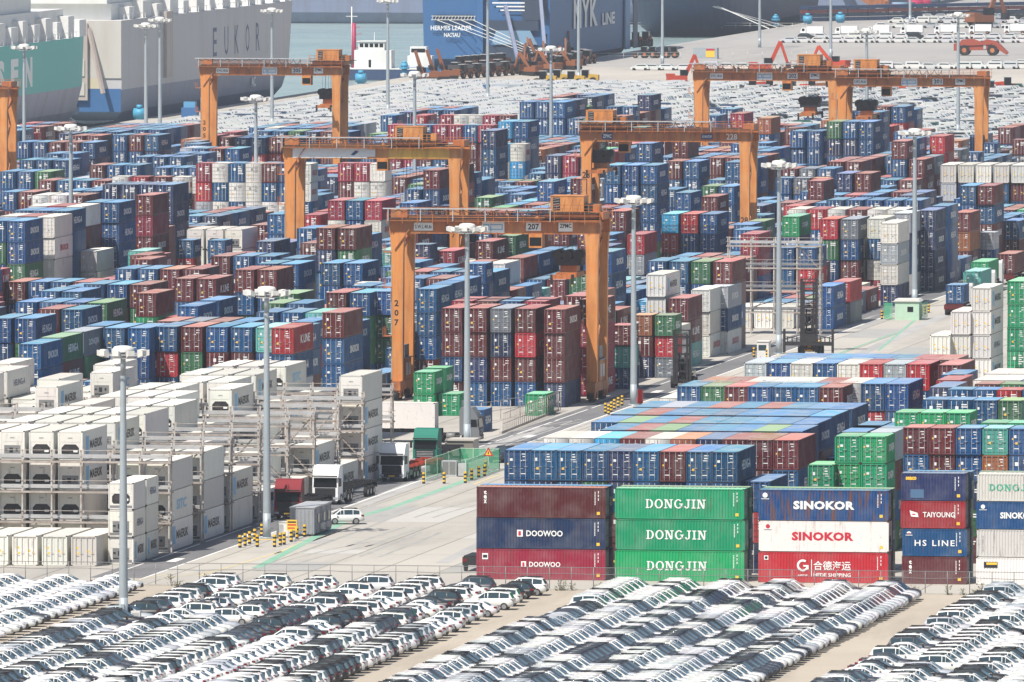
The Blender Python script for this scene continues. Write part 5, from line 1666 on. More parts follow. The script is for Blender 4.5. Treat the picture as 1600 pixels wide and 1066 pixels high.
# ------------------------------------------------------------------ steel racks between the refrigerated containers
def rack(x0, x1, y, tiers, label, deep=1.25, step=2.93):
    root = empty('reefer_rack', (0, 0, 0), 0, label, 'steel rack', 'steel racks between refrigerated containers')
    n = max(2, round((x1 - x0) / 2.85))
    zt = tiers * step
    mb = MB()
    for i in range(n + 1):
        x = x0 + (x1 - x0) * i / n
        for yy in (y, y + deep):
            mb = MB(); mb.box(x - .075, x + .075, yy - .075, yy + .075, 0, zt + 1.1, 0); mb.build('post', [M['steel']], root)
    for t in range(1, tiers + 1):
        z = t * step
        mb = MB(); mb.box(x0 - .2, x1 + .2, y + .1, y + deep - .1, z - .05, z, 1)
        for yy in (y - .12, y + deep + .12): mb.box(x0 - .2, x1 + .2, yy - .05, yy + .05, z - .15, z + .02, 0)
        mb.build('platform', [M['steel_dark'], M['grate']], root)
        mb = MB()
        for yy in (y - .13,):
            for dz in (.5, 1.05): mb.box(x0 - .2, x1 + .2, yy - .022, yy + .022, z + dz, z + dz + .045, 0)
        for xx in (x0 - .2, x1 + .2): 
            for dz in (.5, 1.05): mb.box(xx - .03, xx + .03, y - .1, y + deep + .1, z + dz, z + dz + .06, 0)
        mb.build('railing', [M['steel']], root)
        mb = MB(); mb.box(x0, x1, y + deep - .3, y + deep - .1, z + .25, z + .62, 0); mb.build('cable_tray', [M['galv']], root)
    for i in (1, n - 3):
        xa, xb = x0 + (x1 - x0) * i / n, x0 + (x1 - x0) * (i + 1) / n
        mb = MB(); mb.bar((xa, y - .02, (i % tiers) * step + .1), (xb, y - .02, (i % tiers + 1) * step - .3), .07, 0); mb.build('brace', [M['steel_dark']], root)
    for t in range(tiers):
        a, b = (x1 - .3, x1 - 3.0) if t % 2 else (x1 - 3.0, x1 - .3)
        mb = MB()
        for dy in (-.3, .3): mb.bar((a, y + deep / 2 + dy, t * step), (b, y + deep / 2 + dy, (t + 1) * step), .06, 0)
        for q in range(1, 9): mb.box(a + (b - a) * q / 9 - .12, a + (b - a) * q / 9 + .12, y + deep / 2 - .3, y + deep / 2 + .3, (t + q / 9) * step - .02, (t + q / 9) * step + .02, 0)
        mb.build('stair', [M['steel_dark']], root)
    return root
RS0 = [16.20, 15.98, 15.78, 15.58, 15.38, 15.20, 15.03, 14.86, 14.66]
for i, s in enumerate(RS0):
    xr = lane_right(0)
    rack(xr - 2.85 * (9 if s > 15 else 7), xr + .3, y_of(s, xr) - 1.75, 3, f'{ordinal(i + 1)} steel rack from the fence in the roadside reefer block')
for i, s in enumerate((15.5, 15.3, 15.12)):
    xr = lane_right(1)
    rack(xr - 2.85 * 6.5, xr + 1.5, y_of(s, xr) - 1.6, 3, f'{ordinal(i + 1)} steel rack in the second reefer block, left of the roadside one')
for i, s in enumerate((15.0, 14.75)):
    xr = lane_right(0) - 17.5
    rack(xr - 9, xr + 1, y_of(s, xr) - 1.6, 3, f'{"near" if i == 0 else "far"} low rack between the two reefer blocks')
xr = lane_right(0)
rack(xr - 9.5, xr + 2.8, y_of(11.83, xr), 4, 'tall steel rack beside the black handler with spread arms', 1.6)

# ------------------------------------------------------------------ fences
def fence(name, pts, h, gap, label, post_m='galv', rails=(1.0,), wire=None, infill=None):
    root = empty(name, (0, 0, 0), 0, label, 'fence')
    rl = MB()
    pn = MB()
    for (a, b) in zip(pts[:-1], pts[1:]):
        L_ = math.hypot(b[0] - a[0], b[1] - a[1]); n = max(1, round(L_ / gap))
        for i in range(n + 1):
            f = i / n; x, y = a[0] + (b[0] - a[0]) * f, a[1] + (b[1] - a[1]) * f
            mb = MB(); mb.tube((x, y, 0), (x, y, h + random.uniform(-.03, .05)), .04, 6); mb.build('post', [M[post_m]], root)
        for q in rails: rl.bar((a[0], a[1], h * q), (b[0], b[1], h * q), .055)
        if wire:
            m_ = n
            for i in range(m_):
                f, g_ = i / m_, (i + 1) / m_
                z0, z1 = h * wire + .06 * math.sin(i * 1.7), h * wire + .06 * math.sin((i + 1) * 1.7)
                rl.bar((a[0] + (b[0] - a[0]) * f, a[1] - .02, z0), (a[0] + (b[0] - a[0]) * g_, a[1] + (b[1] - a[1]) * g_ - .02, z1), .05)
        if infill: pn.face([(a[0], a[1] + .02, .1), (b[0], b[1] + .02, .1), (b[0], b[1] + .02, h - .03), (a[0], a[1] + .02, h - .03)])
    rl.build('rail', [M[post_m]], root)
    if infill: pn.build('mesh_panel', [M[infill]], root, fix=False)
    return root
def mesh_mat(name, col, cover):
    """wire mesh: mostly open, a share of wire"""
    m = bpy.data.materials.new(name); n = N(m)
    n.p.inputs['Base Color'].default_value = (*col, 1); n.p.inputs['Roughness'].default_value = .6
    n.p.inputs['Alpha'].default_value = cover
    return m
M['chain'] = mesh_mat('chain_link', (.35, .34, .32), .10)
M['green_mesh'] = mesh_mat('green_wire_mesh', (.08, .46, .24), .55)
M['pale_green'] = mat('pale_green_panel', (.42, .60, .46), .55, 0, .3, .8, (.3, .35, .3))
fx0, fx1 = -262, -112
fence('chain_link_fence', [(fx0, FENCE_Y), (fx1, FENCE_Y)], 2.15, 2.05, 'long chain link fence between the car park and the container yard', rails=(1.0,), wire=.72, infill='chain', post_m='grate')
p0, p1, p2 = at(786, 678), at(876, 642), at(902, 641)
fence('steel_fence', [p0, p1], 2.3, 1.6, 'rusty steel bar fence along the road near the crane foot', 'steel_dark', (1.0, .5), infill='chain')
fence('pipe_fence', [at(752, 660), at(872, 641)], 2.2, 3.2, 'pipe fence in front of the maroon stacks under the crane', 'steel', (1.0, .5))
kerb = MB(); kerb.box(fx0, fx1, FENCE_Y - .18, FENCE_Y + .12, 0, .16); kerb.build('kerb', [M['concrete']], fix=False)['kind'] = 'structure'
wl = MB(); a, b = at(786, 678), at(876, 642)
wl.bar((a[0] - .3, a[1], .1), (b[0] - .3, b[1], .1), .3); wl.build('kerb', [M['concrete']], fix=False)['kind'] = 'structure'

# weeds at the foot of the fence
leaf = mat('dry_weed', (.10, .105, .045), .8, 0, .5, 3.0, (.20, .15, .08))
for i, px in enumerate([246, 258, 300, 440, 790, 872, 880, 892, 930, 936, 1420, 1438, 1492, 1516, 1536, 1545, 1560, 1584, 1120]):
    x, y = at(px, 924, 0); y = FENCE_Y - .3
    mb = MB(); r = random.Random(i)
    hh = r.uniform(.4, 1.25)
    for q in range(34):
        a = r.uniform(0, 6.28); rr = r.uniform(.02, .38); z = r.uniform(0, hh); sz = r.uniform(.05, .15)
        c = Vector((rr * math.cos(a), rr * math.sin(a) * .6, z)); d = Vector((math.cos(a), math.sin(a), r.uniform(.2, 1.2))).normalized() * sz; e = d.orthogonal().normalized() * sz * .4
        mb.face([c - e, c + e, c + d * 2])
    for q in range(5): mb.bar((0, 0, 0), (r.uniform(-.2, .2), r.uniform(-.1, .1), hh * r.uniform(.7, 1.1)), .02)
    o = mb.build('weed', [leaf], None, (x, y, 0), fix=False)
    tag(o, f'dry weed at the foot of the chain link fence, {ordinal(i + 1)} clump from the lamp mast', 'weed', 'weeds along the fence')

# ------------------------------------------------------------------ trucks
def tractor(name, x, y, rz, color, label, cat='truck', group=None, dark_front=True, slope=False):
    """a tractor unit, nose towards local -y, origin on the ground under the nose"""
    root = empty(name, (x, y, 0), rz, label, cat, group); root.scale = (1.1, 1.1, 1.1)
    mb = MB(); w2 = 1.22
    prof = [(0.0, .45), (0.0, 1.5), (.10, 2.55), (.36, 3.05), (.75, 3.62), (1.9, 3.66), (2.05, 3.3), (2.05, .9), (1.9, .9), (1.75, .55), (.95, .55), (.8, .45)]
    mb.prism(prof, 'x', -w2, w2, 0)
    mb.box(-w2 + .05, w2 - .05, -.28, -.001, 2.62, 2.74, 1)
    mb.box(-w2, w2, -.06, -.001, .38, .82, 0)
    mb.build('cab', [M['truck'], M['trim']], root, color=color)
    mb = MB(); mb.face([(-w2 + .1, -.005, 1.62), (w2 - .1, -.005, 1.62), (w2 - .14, .078, 2.48), (-w2 + .14, .078, 2.48)])
    for s in (-1, 1): mb.face([(s * (w2 + .006), .22, 1.65), (s * (w2 + .006), 1.05, 1.65), (s * (w2 + .006), 1.05, 2.42), (s * (w2 + .006), .3, 2.42)])
    mb.build('windscreen', [M['glass_dark']], root, fix=False)
    mb = MB(); mb.box(-1.0, 1.0, -.066, -.061, .40, .83, 0); mb.box(-.98, .98, -.04, -.002, .84, 1.58, 0)
    for q in range(4): mb.box(-.82, .82, -.065, -.041, .92 + q * .15, .96 + q * .15, 1)
    mb.build('grille', [M['trim'], M['galv'] if not dark_front else M['trim']], root)
    for s in (-1, 1):
        mb = MB(); mb.box(s * .98 - .2, s * .98 + .2, -.085, -.061, .52, .72); mb.build('headlight', [M['head']], root)
        mb = MB(); mb.box(s * 1.42 - .12, s * 1.42 + .12, .02, .14, 1.75, 2.5); mb.bar((s * 1.2, .12, 2.45), (s * 1.42, .1, 2.45), .05); mb.build('mirror', [M['trim']], root)
    mb = MB(); mb.box(-.3, .3, -.067, -.061, .5, .62); mb.build('number_plate', [M['yellow_mark']], root)
    mb = MB()
    for s in (-.42, .42): mb.box(s - .06, s + .06, 2.06, 6.2, .75, 1.0, 0)
    mb.box(-.45, .45, 4.2, 5.2, 1.001, 1.16, 0); mb.tube((-1.0, 2.5, .75), (-1.0, 3.4, .75), .3, 10, 1); mb.box(.7, 1.2, 2.4, 3.5, .5, 1.0, 1)
    mb.build('chassis', [M['dark'], M['grate']], root)
    for yy in (1.35, 4.3, 5.6):
        for s in (-1, 1):
            mb = MB(); mb.tube((s * .9, yy, .5), (s * 1.22, yy, .5), .5, 14, 0); mb.tube((s * .89, yy, .5), (s * 1.235, yy, .5), .26, 10, 1); mb.build('wheel', [M['rubber'], M['rim']], root)
    return root
def trailer(root, y0, color=(.16, .02, .02), L=12.4):
    t = empty('trailer'); t.parent = root
    mb = MB()
    for s in (-.5, .5): mb.box(s - .08, s + .08, y0, y0 + L, 1.02, 1.35, 0)
    for q in range(7): mb.box(-1.15, 1.15, y0 + .1 + q * (L - .3) / 6, y0 + .28 + q * (L - .3) / 6, 1.20, 1.42, 0)
    mb.box(-1.2, 1.2, y0 + L + .001, y0 + L + .12, .75, 1.3, 0); mb.box(-.9, -.55, y0 + 2.6, y0 + 2.8, .2, 1.019, 1); mb.box(.55, .9, y0 + 2.6, y0 + 2.8, .2, 1.019, 1)
    mb.build('trailer_frame', [M['truck'], M['dark']], t, color=color)
    for yy in (L - 3.9, L - 2.6, L - 1.3):
        for s in (-1, 1):
            mb = MB(); mb.tube((s * .88, y0 + yy, .5), (s * 1.22, y0 + yy, .5), .5, 14, 0); mb.tube((s * .87, y0 + yy, .5), (s * 1.235, y0 + yy, .5), .25, 8, 1); mb.build('wheel', [M['rubber'], M['rim']], t)
    for s in (-.9, .9):
        mb = MB(); mb.box(s - .2, s + .2, y0 + L + .13, y0 + L + .16, .85, 1.05); mb.build('tail_light', [M['tail']], t)
    return t
TG = 'lorries driving through the terminal'
def truck(px, py, rz, col, label, tcol=(.02, .02, .022), **k):
    x, y = at(px, py, 0)
    r_ = tractor('truck', x, y, rz, col, label, 'truck', TG, **k); trailer(r_, 4.0, tcol); return r_
truck(612, 753, R(-4), (.74, .75, .77), 'white truck with red empty trailer, nearest the racks and followed by a green truck', (.34, .05, .03))
truck(508, 789, R(-3), (.78, .78, .78), 'white truck with black empty trailer behind the red truck')
truck(449, 812, R(0), (.20, .008, .016), 'red truck half hidden behind the grey office box')
truck(664, 728, R(-3), (.004, .16, .115), 'green truck driving behind the white one', dark_front=False)
gr = truck(752, 692, R(90), (.16, .17, .18), 'grey truck turning with a white container on its trailer', dark_front=False)
loads = []
def load(root, col, size, y0, label, name='shipping_container'):
    """a container lying on a trailer: a thing of its own"""
    L, H = SIZES[size]
    m_ = root.matrix_basis
    p = Vector(root.location) + Matrix.Rotation(root.rotation_euler.z, 3, 'Z') @ Vector((0, (y0 + .4) * 1.1 + L / 2, 1.58))
    p_, rf, _ = PAL[col]
    o = ob(name, cmesh('rbody' if col == 'w' else 'body', size), None, p, (0, 0, root.rotation_euler.z + math.pi), color=jit(p_, .05))
    tag(o, label, 'container', 'containers on lorries')
    ob('roof', cmesh('rroof' if col == 'w' else 'roof', size), o, color=rf)
    for v in (0, 4): ob('door', cmesh('door', size, v), o, (-CW / 2 + .132 if v == 0 else .003, -L / 2 + .09, 0), color=p_)
    return o
lo = load(gr, 'w', '40', 4.2, 'white long container carried by the grey truck, marked with small black signs')
mb = MB(); 
for (u, z) in ((-4.2, 1.9), (-3.8, 1.9), (-4.0, 1.4), (-4.1, 2.5), (-3.7, 2.5)): mb.box(CW / 2, CW / 2 + .01, u, u + .22, z, z + .16)
mb.build('number_marks', [M['black_mark']], lo)
def rear_truck(px, py, col, size, label, lcol):
    x, y = at(px, py, 0)
    L = 12.6 if size != '20' else 7.0
    r_ = tractor('truck', x, y + L + 4.5, math.pi, lcol, label[0], 'truck', TG)
    trailer(r_, 4.0, (.10, .02, .02), L)
    load(r_, col, size, 4.15, label[1])
rear_truck(1491, 493, 'b', '20', ('truck seen from behind with a blue short container, on the pale apron', 'blue short container on a truck seen from behind'), (.5, .5, .5))
rear_truck(1519, 474, 't', '40', ('truck ahead of the one with the blue box, carrying a teal container', 'teal container on the second truck of the queue'), (.6, .6, .6))
rear_truck(1531, 458, 'G', '40', ('truck with a bright green container in the queue', 'bright green container on the queueing truck'), (.6, .6, .6))
rear_truck(1572, 445, 'r', '40', ('truck with a maroon container at the head of the queue', 'maroon container on the foremost truck of the queue'), (.6, .6, .6))
x, y = at(735, 893, 0)
r_ = empty('trailer', (x + .2, y - .3, 0), 0, 'black lorry tail poking out from behind the DOOWOO stack', 'trailer')
mb = MB(); mb.box(-.8, .8, 0, 5, .7, 1.5, 0); mb.box(-.9, .9, -.1, -.001, .6, 1.4, 1); mb.build('trailer_frame', [M['dark'], M['trim']], r_)
for s in (-.7, .7):
    mb = MB(); mb.tube((s - .15, .7, .45), (s + .15, .7, .45), .45, 12); mb.build('wheel', [M['rubber']], r_); mb = MB(); mb.box(s - .2, s + .2, -.13, -.101, .95, 1.25); mb.build('tail_light', [M['tail']], r_)

def lone_car(px, py, t, col, h, label):
    x, y = at(px, py, 0)
    o = build_car(dict(x=x, y=y, h=h, t=t, col=col)); tag(o, label, 'car'); return o
lone_car(538, 819, 'hatch', 'w', R(196), 'white small car driving past the grey office box')
lone_car(786, 722, 'suv', 'd', R(255), 'dark grey car by the corner of the blue row')

# ------------------------------------------------------------------ empty-container handlers
def handler(px, py, h, rz, label, arms=True, lift=1.4, body=(.62, .30, .03)):
    x, y = at(px, py, 0)
    root = empty('container_handler', (x, y, 0), rz, label, 'handler', 'black masted container handlers')
    mb = MB()
    for s in (-1, 1):
        mb.box(s * .95 - .17, s * .95 + .17, -.2, .2, .5, h, 0); mb.box(s * .62 - .12, s * .62 + .12, -.36, -.21, .6, h - .4, 0)
        mb.tube((s * .35, .1, .8), (s * .35, .1, h * .62), .1, 8, 0)
    q = .9
    while q < h: mb.box(-.95, .95, -.12, .12, q, q + .22, 0); q += 1.05
    mb.box(-1.12, 1.12, -.22, .22, h, h + .12, 0)
    mb.build('mast', [M['dark']], root)
    if arms:
        mb = MB(); mb.box(-3.1, 3.1, -.75, -.37, lift, lift + .5, 0); mb.box(-1.1, 1.1, -.76, -.36, lift + .501, lift + 1.5, 0)
        for s in (-1, 1):
            mb.box(s * 3.1 - .14, s * 3.1 + .14, -.85, -.3, lift - .9, lift + 2.1, 0)
            mb.bar((s * 1.1, -.55, lift + 1.3), (s * 3.0, -.55, lift + .9), .09, 0); mb.bar((s * 1.1, -.55, lift + .8), (s * 3.0, -.55, lift + 1.2), .07, 0)
            for q in (1.5, 2.1, 2.7): mb.box(s * q - .06, s * q + .06, -.7, -.42, lift + .501, lift + 1.1, 0)
        mb.build('spreader', [M['dark']], root)
    mb = MB(); mb.prism([(.5, .6), (.5, 1.5), (2.0, 1.6), (2.2, 2.0), (5.2, 2.0), (5.4, 1.2), (5.4, .6)], 'x', -1.15, 1.15, 0); mb.build('body', [M['car']], root, color=body)
    mb = MB(); mb.box(-.7, .7, 1.7, 3.2, 2.0, 3.5, 0); mb.box(-.62, .62, 1.66, 1.699, 2.3, 3.3, 1); mb.box(-.71, -.701, 1.8, 3.0, 2.4, 3.3, 1); mb.box(.701, .71, 1.8, 3.0, 2.4, 3.3, 1); mb.build('cab', [M['dark'], M['glass_dark']], root)
    for yy, r0 in ((.9, .75), (4.3, .6)):
        for s in (-1, 1):
            mb = MB(); mb.tube((s * 1.0, yy, r0), (s * 1.45, yy, r0), r0, 14); mb.build('wheel', [M['rubber']], root)
handler(1264, 557, 9.8, R(2), 'black handler with arms spread wide on the apron')
handler(1066, 607, 7.0, R(3), 'black handler with bare mast beside the road, before the white stack', False, body=(.03, .03, .035))

# ------------------------------------------------------------------ bollards, enclosures, huts, signs
bm_ = MB()
for q in range(6): bm_.tube((0, 0, q * .2), (0, 0, q * .2 + .199), .16, 10, q % 2)
BOL = bm_.mesh('bollard', [M['black_mark'], M['yellow_mark']], False)
bol = [('mast by the road', [(375, 856), (383, 853), (390, 850), (398, 846), (402, 855), (409, 838), (429, 855), (438, 852), (444, 851), (455, 847), (464, 842), (476, 839)]),
       ('green mesh enclosure', [(662, 756), (694, 756), (727, 755), (737, 750), (748, 746), (757, 744), (759, 737)]),
       ('foot of the near crane', [(951, 648), (955, 644), (960, 640), (966, 637), (972, 634), (946, 646)]),
       ('small green hut', [(1378, 499), (1429, 499), (1435, 496), (1440, 494), (1445, 491), (1451, 489)]),
       ('mast by black handler', [(1178, 558), (1186, 555), (1190, 558), (1198, 560)])]
for where, lst in bol:
    for i, (px, py) in enumerate(lst):
        x, y = at(px, py, 0)
        o = ob('striped_bollard', BOL, None, (x, y, .02))
        tag(o, f'yellow and black striped bollard, {ordinal(i + 1)} of the ring at the {where}', 'bollard', 'striped bollards')
    if where == 'mast by the road':
        pts = [at(px, py, 0) for px, py in lst]
        mb = MB()
        for a, b in ((0, 1), (1, 2), (4, 6), (6, 7), (9, 10), (10, 11)): mb.bar((*pts[a], .75), (*pts[b], .75), .06)
        tag(mb.build('chain_rail', [M['yellow_mark']], None), 'thin yellow rail joining the striped bollards at the mast', 'rail')

def enclosure(px, py, label, W=4.6, D=6.5):
    x, y = at(px, py, 0)
    root = empty('mesh_enclosure', (x, y, 0), 0, label, 'enclosure')
    for (a, b) in (((0, 0), (0, D)), ((W, 0), (W, D)), ((0, D), (W, D))):
        mb = MB(); mb.face([(a[0], a[1], .1), (b[0], b[1], .1), (b[0], b[1], 2.2), (a[0], a[1], 2.2)]); mb.build('mesh_panel', [M['green_mesh']], root, fix=False)
        mb = MB()
        for q in range(4):
            f = q / 3; xx, yy = a[0] + (b[0] - a[0]) * f, a[1] + (b[1] - a[1]) * f; mb.bar((xx, yy, 0), (xx, yy, 2.3), .07)
        mb.bar((*a, 2.22), (*b, 2.22), .06); mb.bar((*a, .12), (*b, .12), .06); mb.build('frame', [M['pale_green']], root)
    return root
e = enclosure(665, 752, 'green wire mesh enclosure with grey cabinets beside the mast', 4.3, 22)
x, y = at(690, 745, 0)
cb = empty('switch_cabinet', (x, y, 0), 0, 'grey switch cabinet inside the green mesh enclosure', 'cabinet')
mb = MB(); mb.box(0, 1.6, 0, 1.2, .1, 1.7, 0); mb.box(.1, .75, -.02, -.001, .25, 1.6, 1); mb.box(.85, 1.5, -.02, -.001, .25, 1.6, 1); mb.box(-.1, 1.7, -.1, 1.3, 0, .099, 0); mb.box(1.75, 2.7, .2, 1.2, .1, 1.4, 0); mb.build('housing', [M['galv'], M['grate']], cb)
x, y = at(698, 716, 0)
ut = empty('concrete_hut', (x, y, 0), 0, 'low grey concrete hut at the foot of the mast', 'hut')
mb = MB(); mb.box(0, 2.9, 0, 4, 0, 1.9, 0); mb.box(-.15, 3.05, -.15, 4.15, 1.901, 2.05, 0); mb.box(1.0, 1.9, -.03, -.001, .1, 1.6, 1); mb.build('walls', [M['concrete'], M['grate']], ut)
x, y = at(1388, 500, 0)
e = empty('green_hut', (x, y, 0), 0, 'small pale green hut with white roof behind striped bollards', 'hut')
mb = MB(); mb.box(.9, 4.2, 0, 3, 0, 2.5, 0); mb.build('walls', [M['pale_green']], e)
mb = MB(); mb.prism([(.7, 2.51), (4.4, 2.51), (4.1, 2.85), (1.0, 2.85)], 'y', -.2, 3.2, 0); mb.build('roof', [M['lamp_white']], e)
mb = MB(); mb.box(2.6, 3.4, -.03, -.001, 1.1, 1.8, 0); mb.build('window', [M['glass_dark']], e)
mb = MB(); mb.face([(-.6, 0, .1), (.6, 0, .1), (.6, 0, 2.3), (-.6, 0, 2.3)]); mb.face([(-.6, 0, .1), (-.6, 6, .1), (-.6, 6, 2.3), (-.6, 0, 2.3)]); mb.face([(4.6, 0, .1), (4.6, 6, .1), (4.6, 6, 2.3), (4.6, 0, 2.3)]); mb.build('mesh_panel', [M['green_mesh']], e, fix=False)
# grey office box
x, y = at(491, 838, 0)
of = empty('office_container', (x, y, 0), 0, 'grey site office box with windows and air conditioners beside the road', 'site office')
mb = MB(); mb.box(-2.44, 0, 0, 9.5, .18, 2.75, 0)
q = .2
while q < 9.3:
    if not any(abs(q - c) < .75 for c in (2.2, 5.4, 8.0)): mb.box(.001, .05, q, q + .18, .3, 2.6, 0)
    q += .42
q = -2.3
while q < -.2: mb.box(q, q + .16, -.05, -.001, .3, 2.6, 0); q += .4
mb.box(-2.5, .06, -.06, 9.56, 2.751, 2.86, 1); mb.box(-2.3, -2.1, .5, .9, 0, .179, 1); mb.box(-.4, -.2, .5, .9, 0, .179, 1); mb.box(-.4, -.2, 8.5, 8.9, 0, .179, 1)
mb.build('walls', [mat('office_grey_paint', (.30, .315, .34), .6, 0, .5, 1.0, (.2, .19, .19)), M['galv']], of)
for c in (2.2, 5.4, 8.0): mb = MB(); mb.box(.002, .06, c - .5, c + .5, 1.2, 2.1, 0); mb.build('window', [M['glass_dark']], of)
for c in (3.6, 6.8): mb = MB(); mb.box(.06, .45, c - .45, c + .45, .5, 1.1, 0); mb.box(.451, .46, c - .3, c + .3, .55, 1.05, 1); mb.build('air_conditioner', [M['lamp_white'], M['grate']], of)
x, y = at(432, 840, 0)
cb = empty('white_cabinet', (x, y, 0), 0, 'white electric cabinet between the mast and the yellow notice board', 'cabinet')
mb = MB(); mb.box(0, 1.5, 0, 1.2, .1, 1.5, 0); mb.box(-.05, 1.55, -.05, 1.25, 1.501, 1.56, 0); mb.box(.2, .7, -.015, -.001, .3, 1.3, 1); mb.build('housing', [M['lamp_white'], M['galv']], cb)
x, y = at(456, 845, 0)
sg = empty('notice_board', (x, y, 0), 0, 'yellow notice board with red and black lines beside the white cabinet', 'sign')
mb = MB(); mb.box(-.5, .5, 0, .05, 1.0, 2.05, 0); mb.box(-.42, .42, -.006, -.001, 1.75, 1.9, 1); mb.box(-.42, .42, -.006, -.001, 1.48, 1.62, 2); mb.box(-.42, .3, -.006, -.001, 1.18, 1.3, 2); mb.build('board', [M['yellow_mark'], M['black_mark'], M['red_mark']], sg)
mb = MB(); mb.bar((-.35, .03, 0), (-.35, .03, .999), .05); mb.bar((.35, .03, 0), (.35, .03, .999), .05); mb.build('post', [M['galv']], sg)
x, y = at(763, 742, 0)
sg = empty('warning_sign', (x, y, 0), 0, 'orange warning triangle on a post behind the green mesh', 'sign')
mb = MB(); mb.prism([(-.55, 2.0), (.55, 2.0), (0, 2.95)], 'y', 0, .05, 0); mb.prism([(-.33, 2.11), (.33, 2.11), (0, 2.68)], 'y', -.012, -.001, 1); mb.box(-.05, .05, -.02, -.013, 2.2, 2.5, 2); mb.build('board', [M['red_mark'], M['yellow_mark'], M['black_mark']], sg)
mb = MB(); mb.bar((0, .08, 0), (0, .08, 2.1), .07); mb.build('post', [M['galv']], sg)
x, y = at(996, 632, 0)
sg = empty('red_cabinet', (x, y, 0), 0, 'bright red cabinet at the foot of the mast right of the crane', 'cabinet')
mb = MB(); mb.box(-.35, .6, 0, .5, .15, 1.75, 0); mb.box(-.3, .55, -.02, -.001, .25, 1.65, 0); mb.box(-.3, .5, .05, .45, 0, .149, 1); mb.build('housing', [mat('signal_red_paint', (.55, .02, .02), .5), M['galv']], sg)
x, y = at(190, 978, 0)
cb = empty('white_cabinet', (x - .9, y + .2, 0), 0, 'white electric cabinets at the foot of the nearest mast', 'cabinet')
mb = MB(); mb.box(-1.0, -.1, 0, .7, 0, 1.35, 0); mb.box(1.7, 2.5, 0, .7, 0, 1.3, 0); mb.box(-.9, -.2, -.02, -.001, .2, 1.2, 1); mb.box(1.8, 2.4, -.02, -.001, .2, 1.15, 1); mb.build('housing', [M['lamp_white'], M['galv']], cb)
x, y = at(1190, 560, 0)
cb = empty('control_booth', (x, y, 0), 0, 'white and grey booth by the mast left of the black handler', 'hut')
mb = MB(); mb.box(-.6, .9, 0, 2, 0, 2.1, 0); mb.box(-.4, .6, -.02, -.001, 1.0, 1.7, 1); mb.box(-.7, 1.0, -.1, 2.1, 2.101, 2.2, 0); mb.build('walls', [M['lamp_white'], M['glass']], cb)

# ------------------------------------------------------------------ ships
def hull_paint(name, col, g=.35, dirt=(.22, .15, .11)):
    m = bpy.data.materials.new(name); n = N(m)
    f = n.math('MULTIPLY', n.ramp(n.noise(.25, 5, .7, None, (1, 1, .12)), .45, .75), g)
    n.link(n.mix(f, col, dirt), n.p.inputs['Base Color']); n.p.inputs['Roughness'].default_value = .55
    return m
HP = {'teal': hull_paint('teal_hull_paint', (.11, .47, .42), .25, (.2, .42, .38)), 'grey': hull_paint('grey_boot_paint', (.30, .30, .38), .6, (.16, .12, .12)), 'cream': hull_paint('cream_hull_paint', (.52, .50, .46), .35, (.36, .3, .22)),
      'lilac': hull_paint('pale_grey_hull_paint', (.48, .47, .48), .25), 'slate': hull_paint('slate_hull_paint', (.20, .235, .34), .5, (.14, .12, .13)), 'blue': hull_paint('blue_hull_paint', (.035, .125, .30), .25, (.05, .12, .22)),
      'navy': hull_paint('navy_hull_paint', (.025, .055, .13), .3, (.06, .06, .08)), 'white': hull_paint('white_ship_paint', (.72, .72, .70), .3, (.5, .42, .34)), 'yellow': hull_paint('yellow_band_paint', (.56, .50, .36), .4),
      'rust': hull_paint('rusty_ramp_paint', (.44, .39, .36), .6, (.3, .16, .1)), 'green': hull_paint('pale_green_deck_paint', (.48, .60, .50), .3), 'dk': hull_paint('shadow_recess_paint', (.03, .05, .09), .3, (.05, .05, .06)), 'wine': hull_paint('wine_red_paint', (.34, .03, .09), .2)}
def hull(levels, L, mats, root, name='hull', sgn=1, nb=10, blunt=.75):
    """levels: (z, half beam, bow overhang, stern tuck, band material above this level); bow towards +y * sgn, stern at y = 0"""
    mb = MB(); rings = []
    for (z, b, e, tk, m) in levels:
        pts = [(-b, tk * sgn, z)]
        for i in range(nb + 1):
            f = i / nb; yb = L * .80 + (L * .20 + e) * math.sin(f * math.pi / 2); hb = b * math.cos(f * math.pi / 2) ** blunt if i < nb else 0.0
            pts.append((-hb, yb * sgn, z))
        for i in range(nb - 1, -1, -1):
            f = i / nb; yb = L * .80 + (L * .20 + e) * math.sin(f * math.pi / 2); pts.append((b * math.cos(f * math.pi / 2) ** blunt, yb * sgn, z))
        pts.append((b, tk * sgn, z)); rings.append(pts)
    k = len(rings[0])
    for (r0, r1, lv) in zip(rings[:-1], rings[1:], levels[:-1]):
        for i in range(k):
            j = (i + 1) % k; mb.face([r0[i], r0[j], r1[j], r1[i]], lv[4])
    mb.face(rings[-1], levels[-1][4])
    return mb.build(name, mats, root)
def part(name, root, mats, *boxes):
    mb = MB()
    for b in boxes: mb.box(*b)
    return mb.build(name, mats, root)
SG = 'ships at the quay'
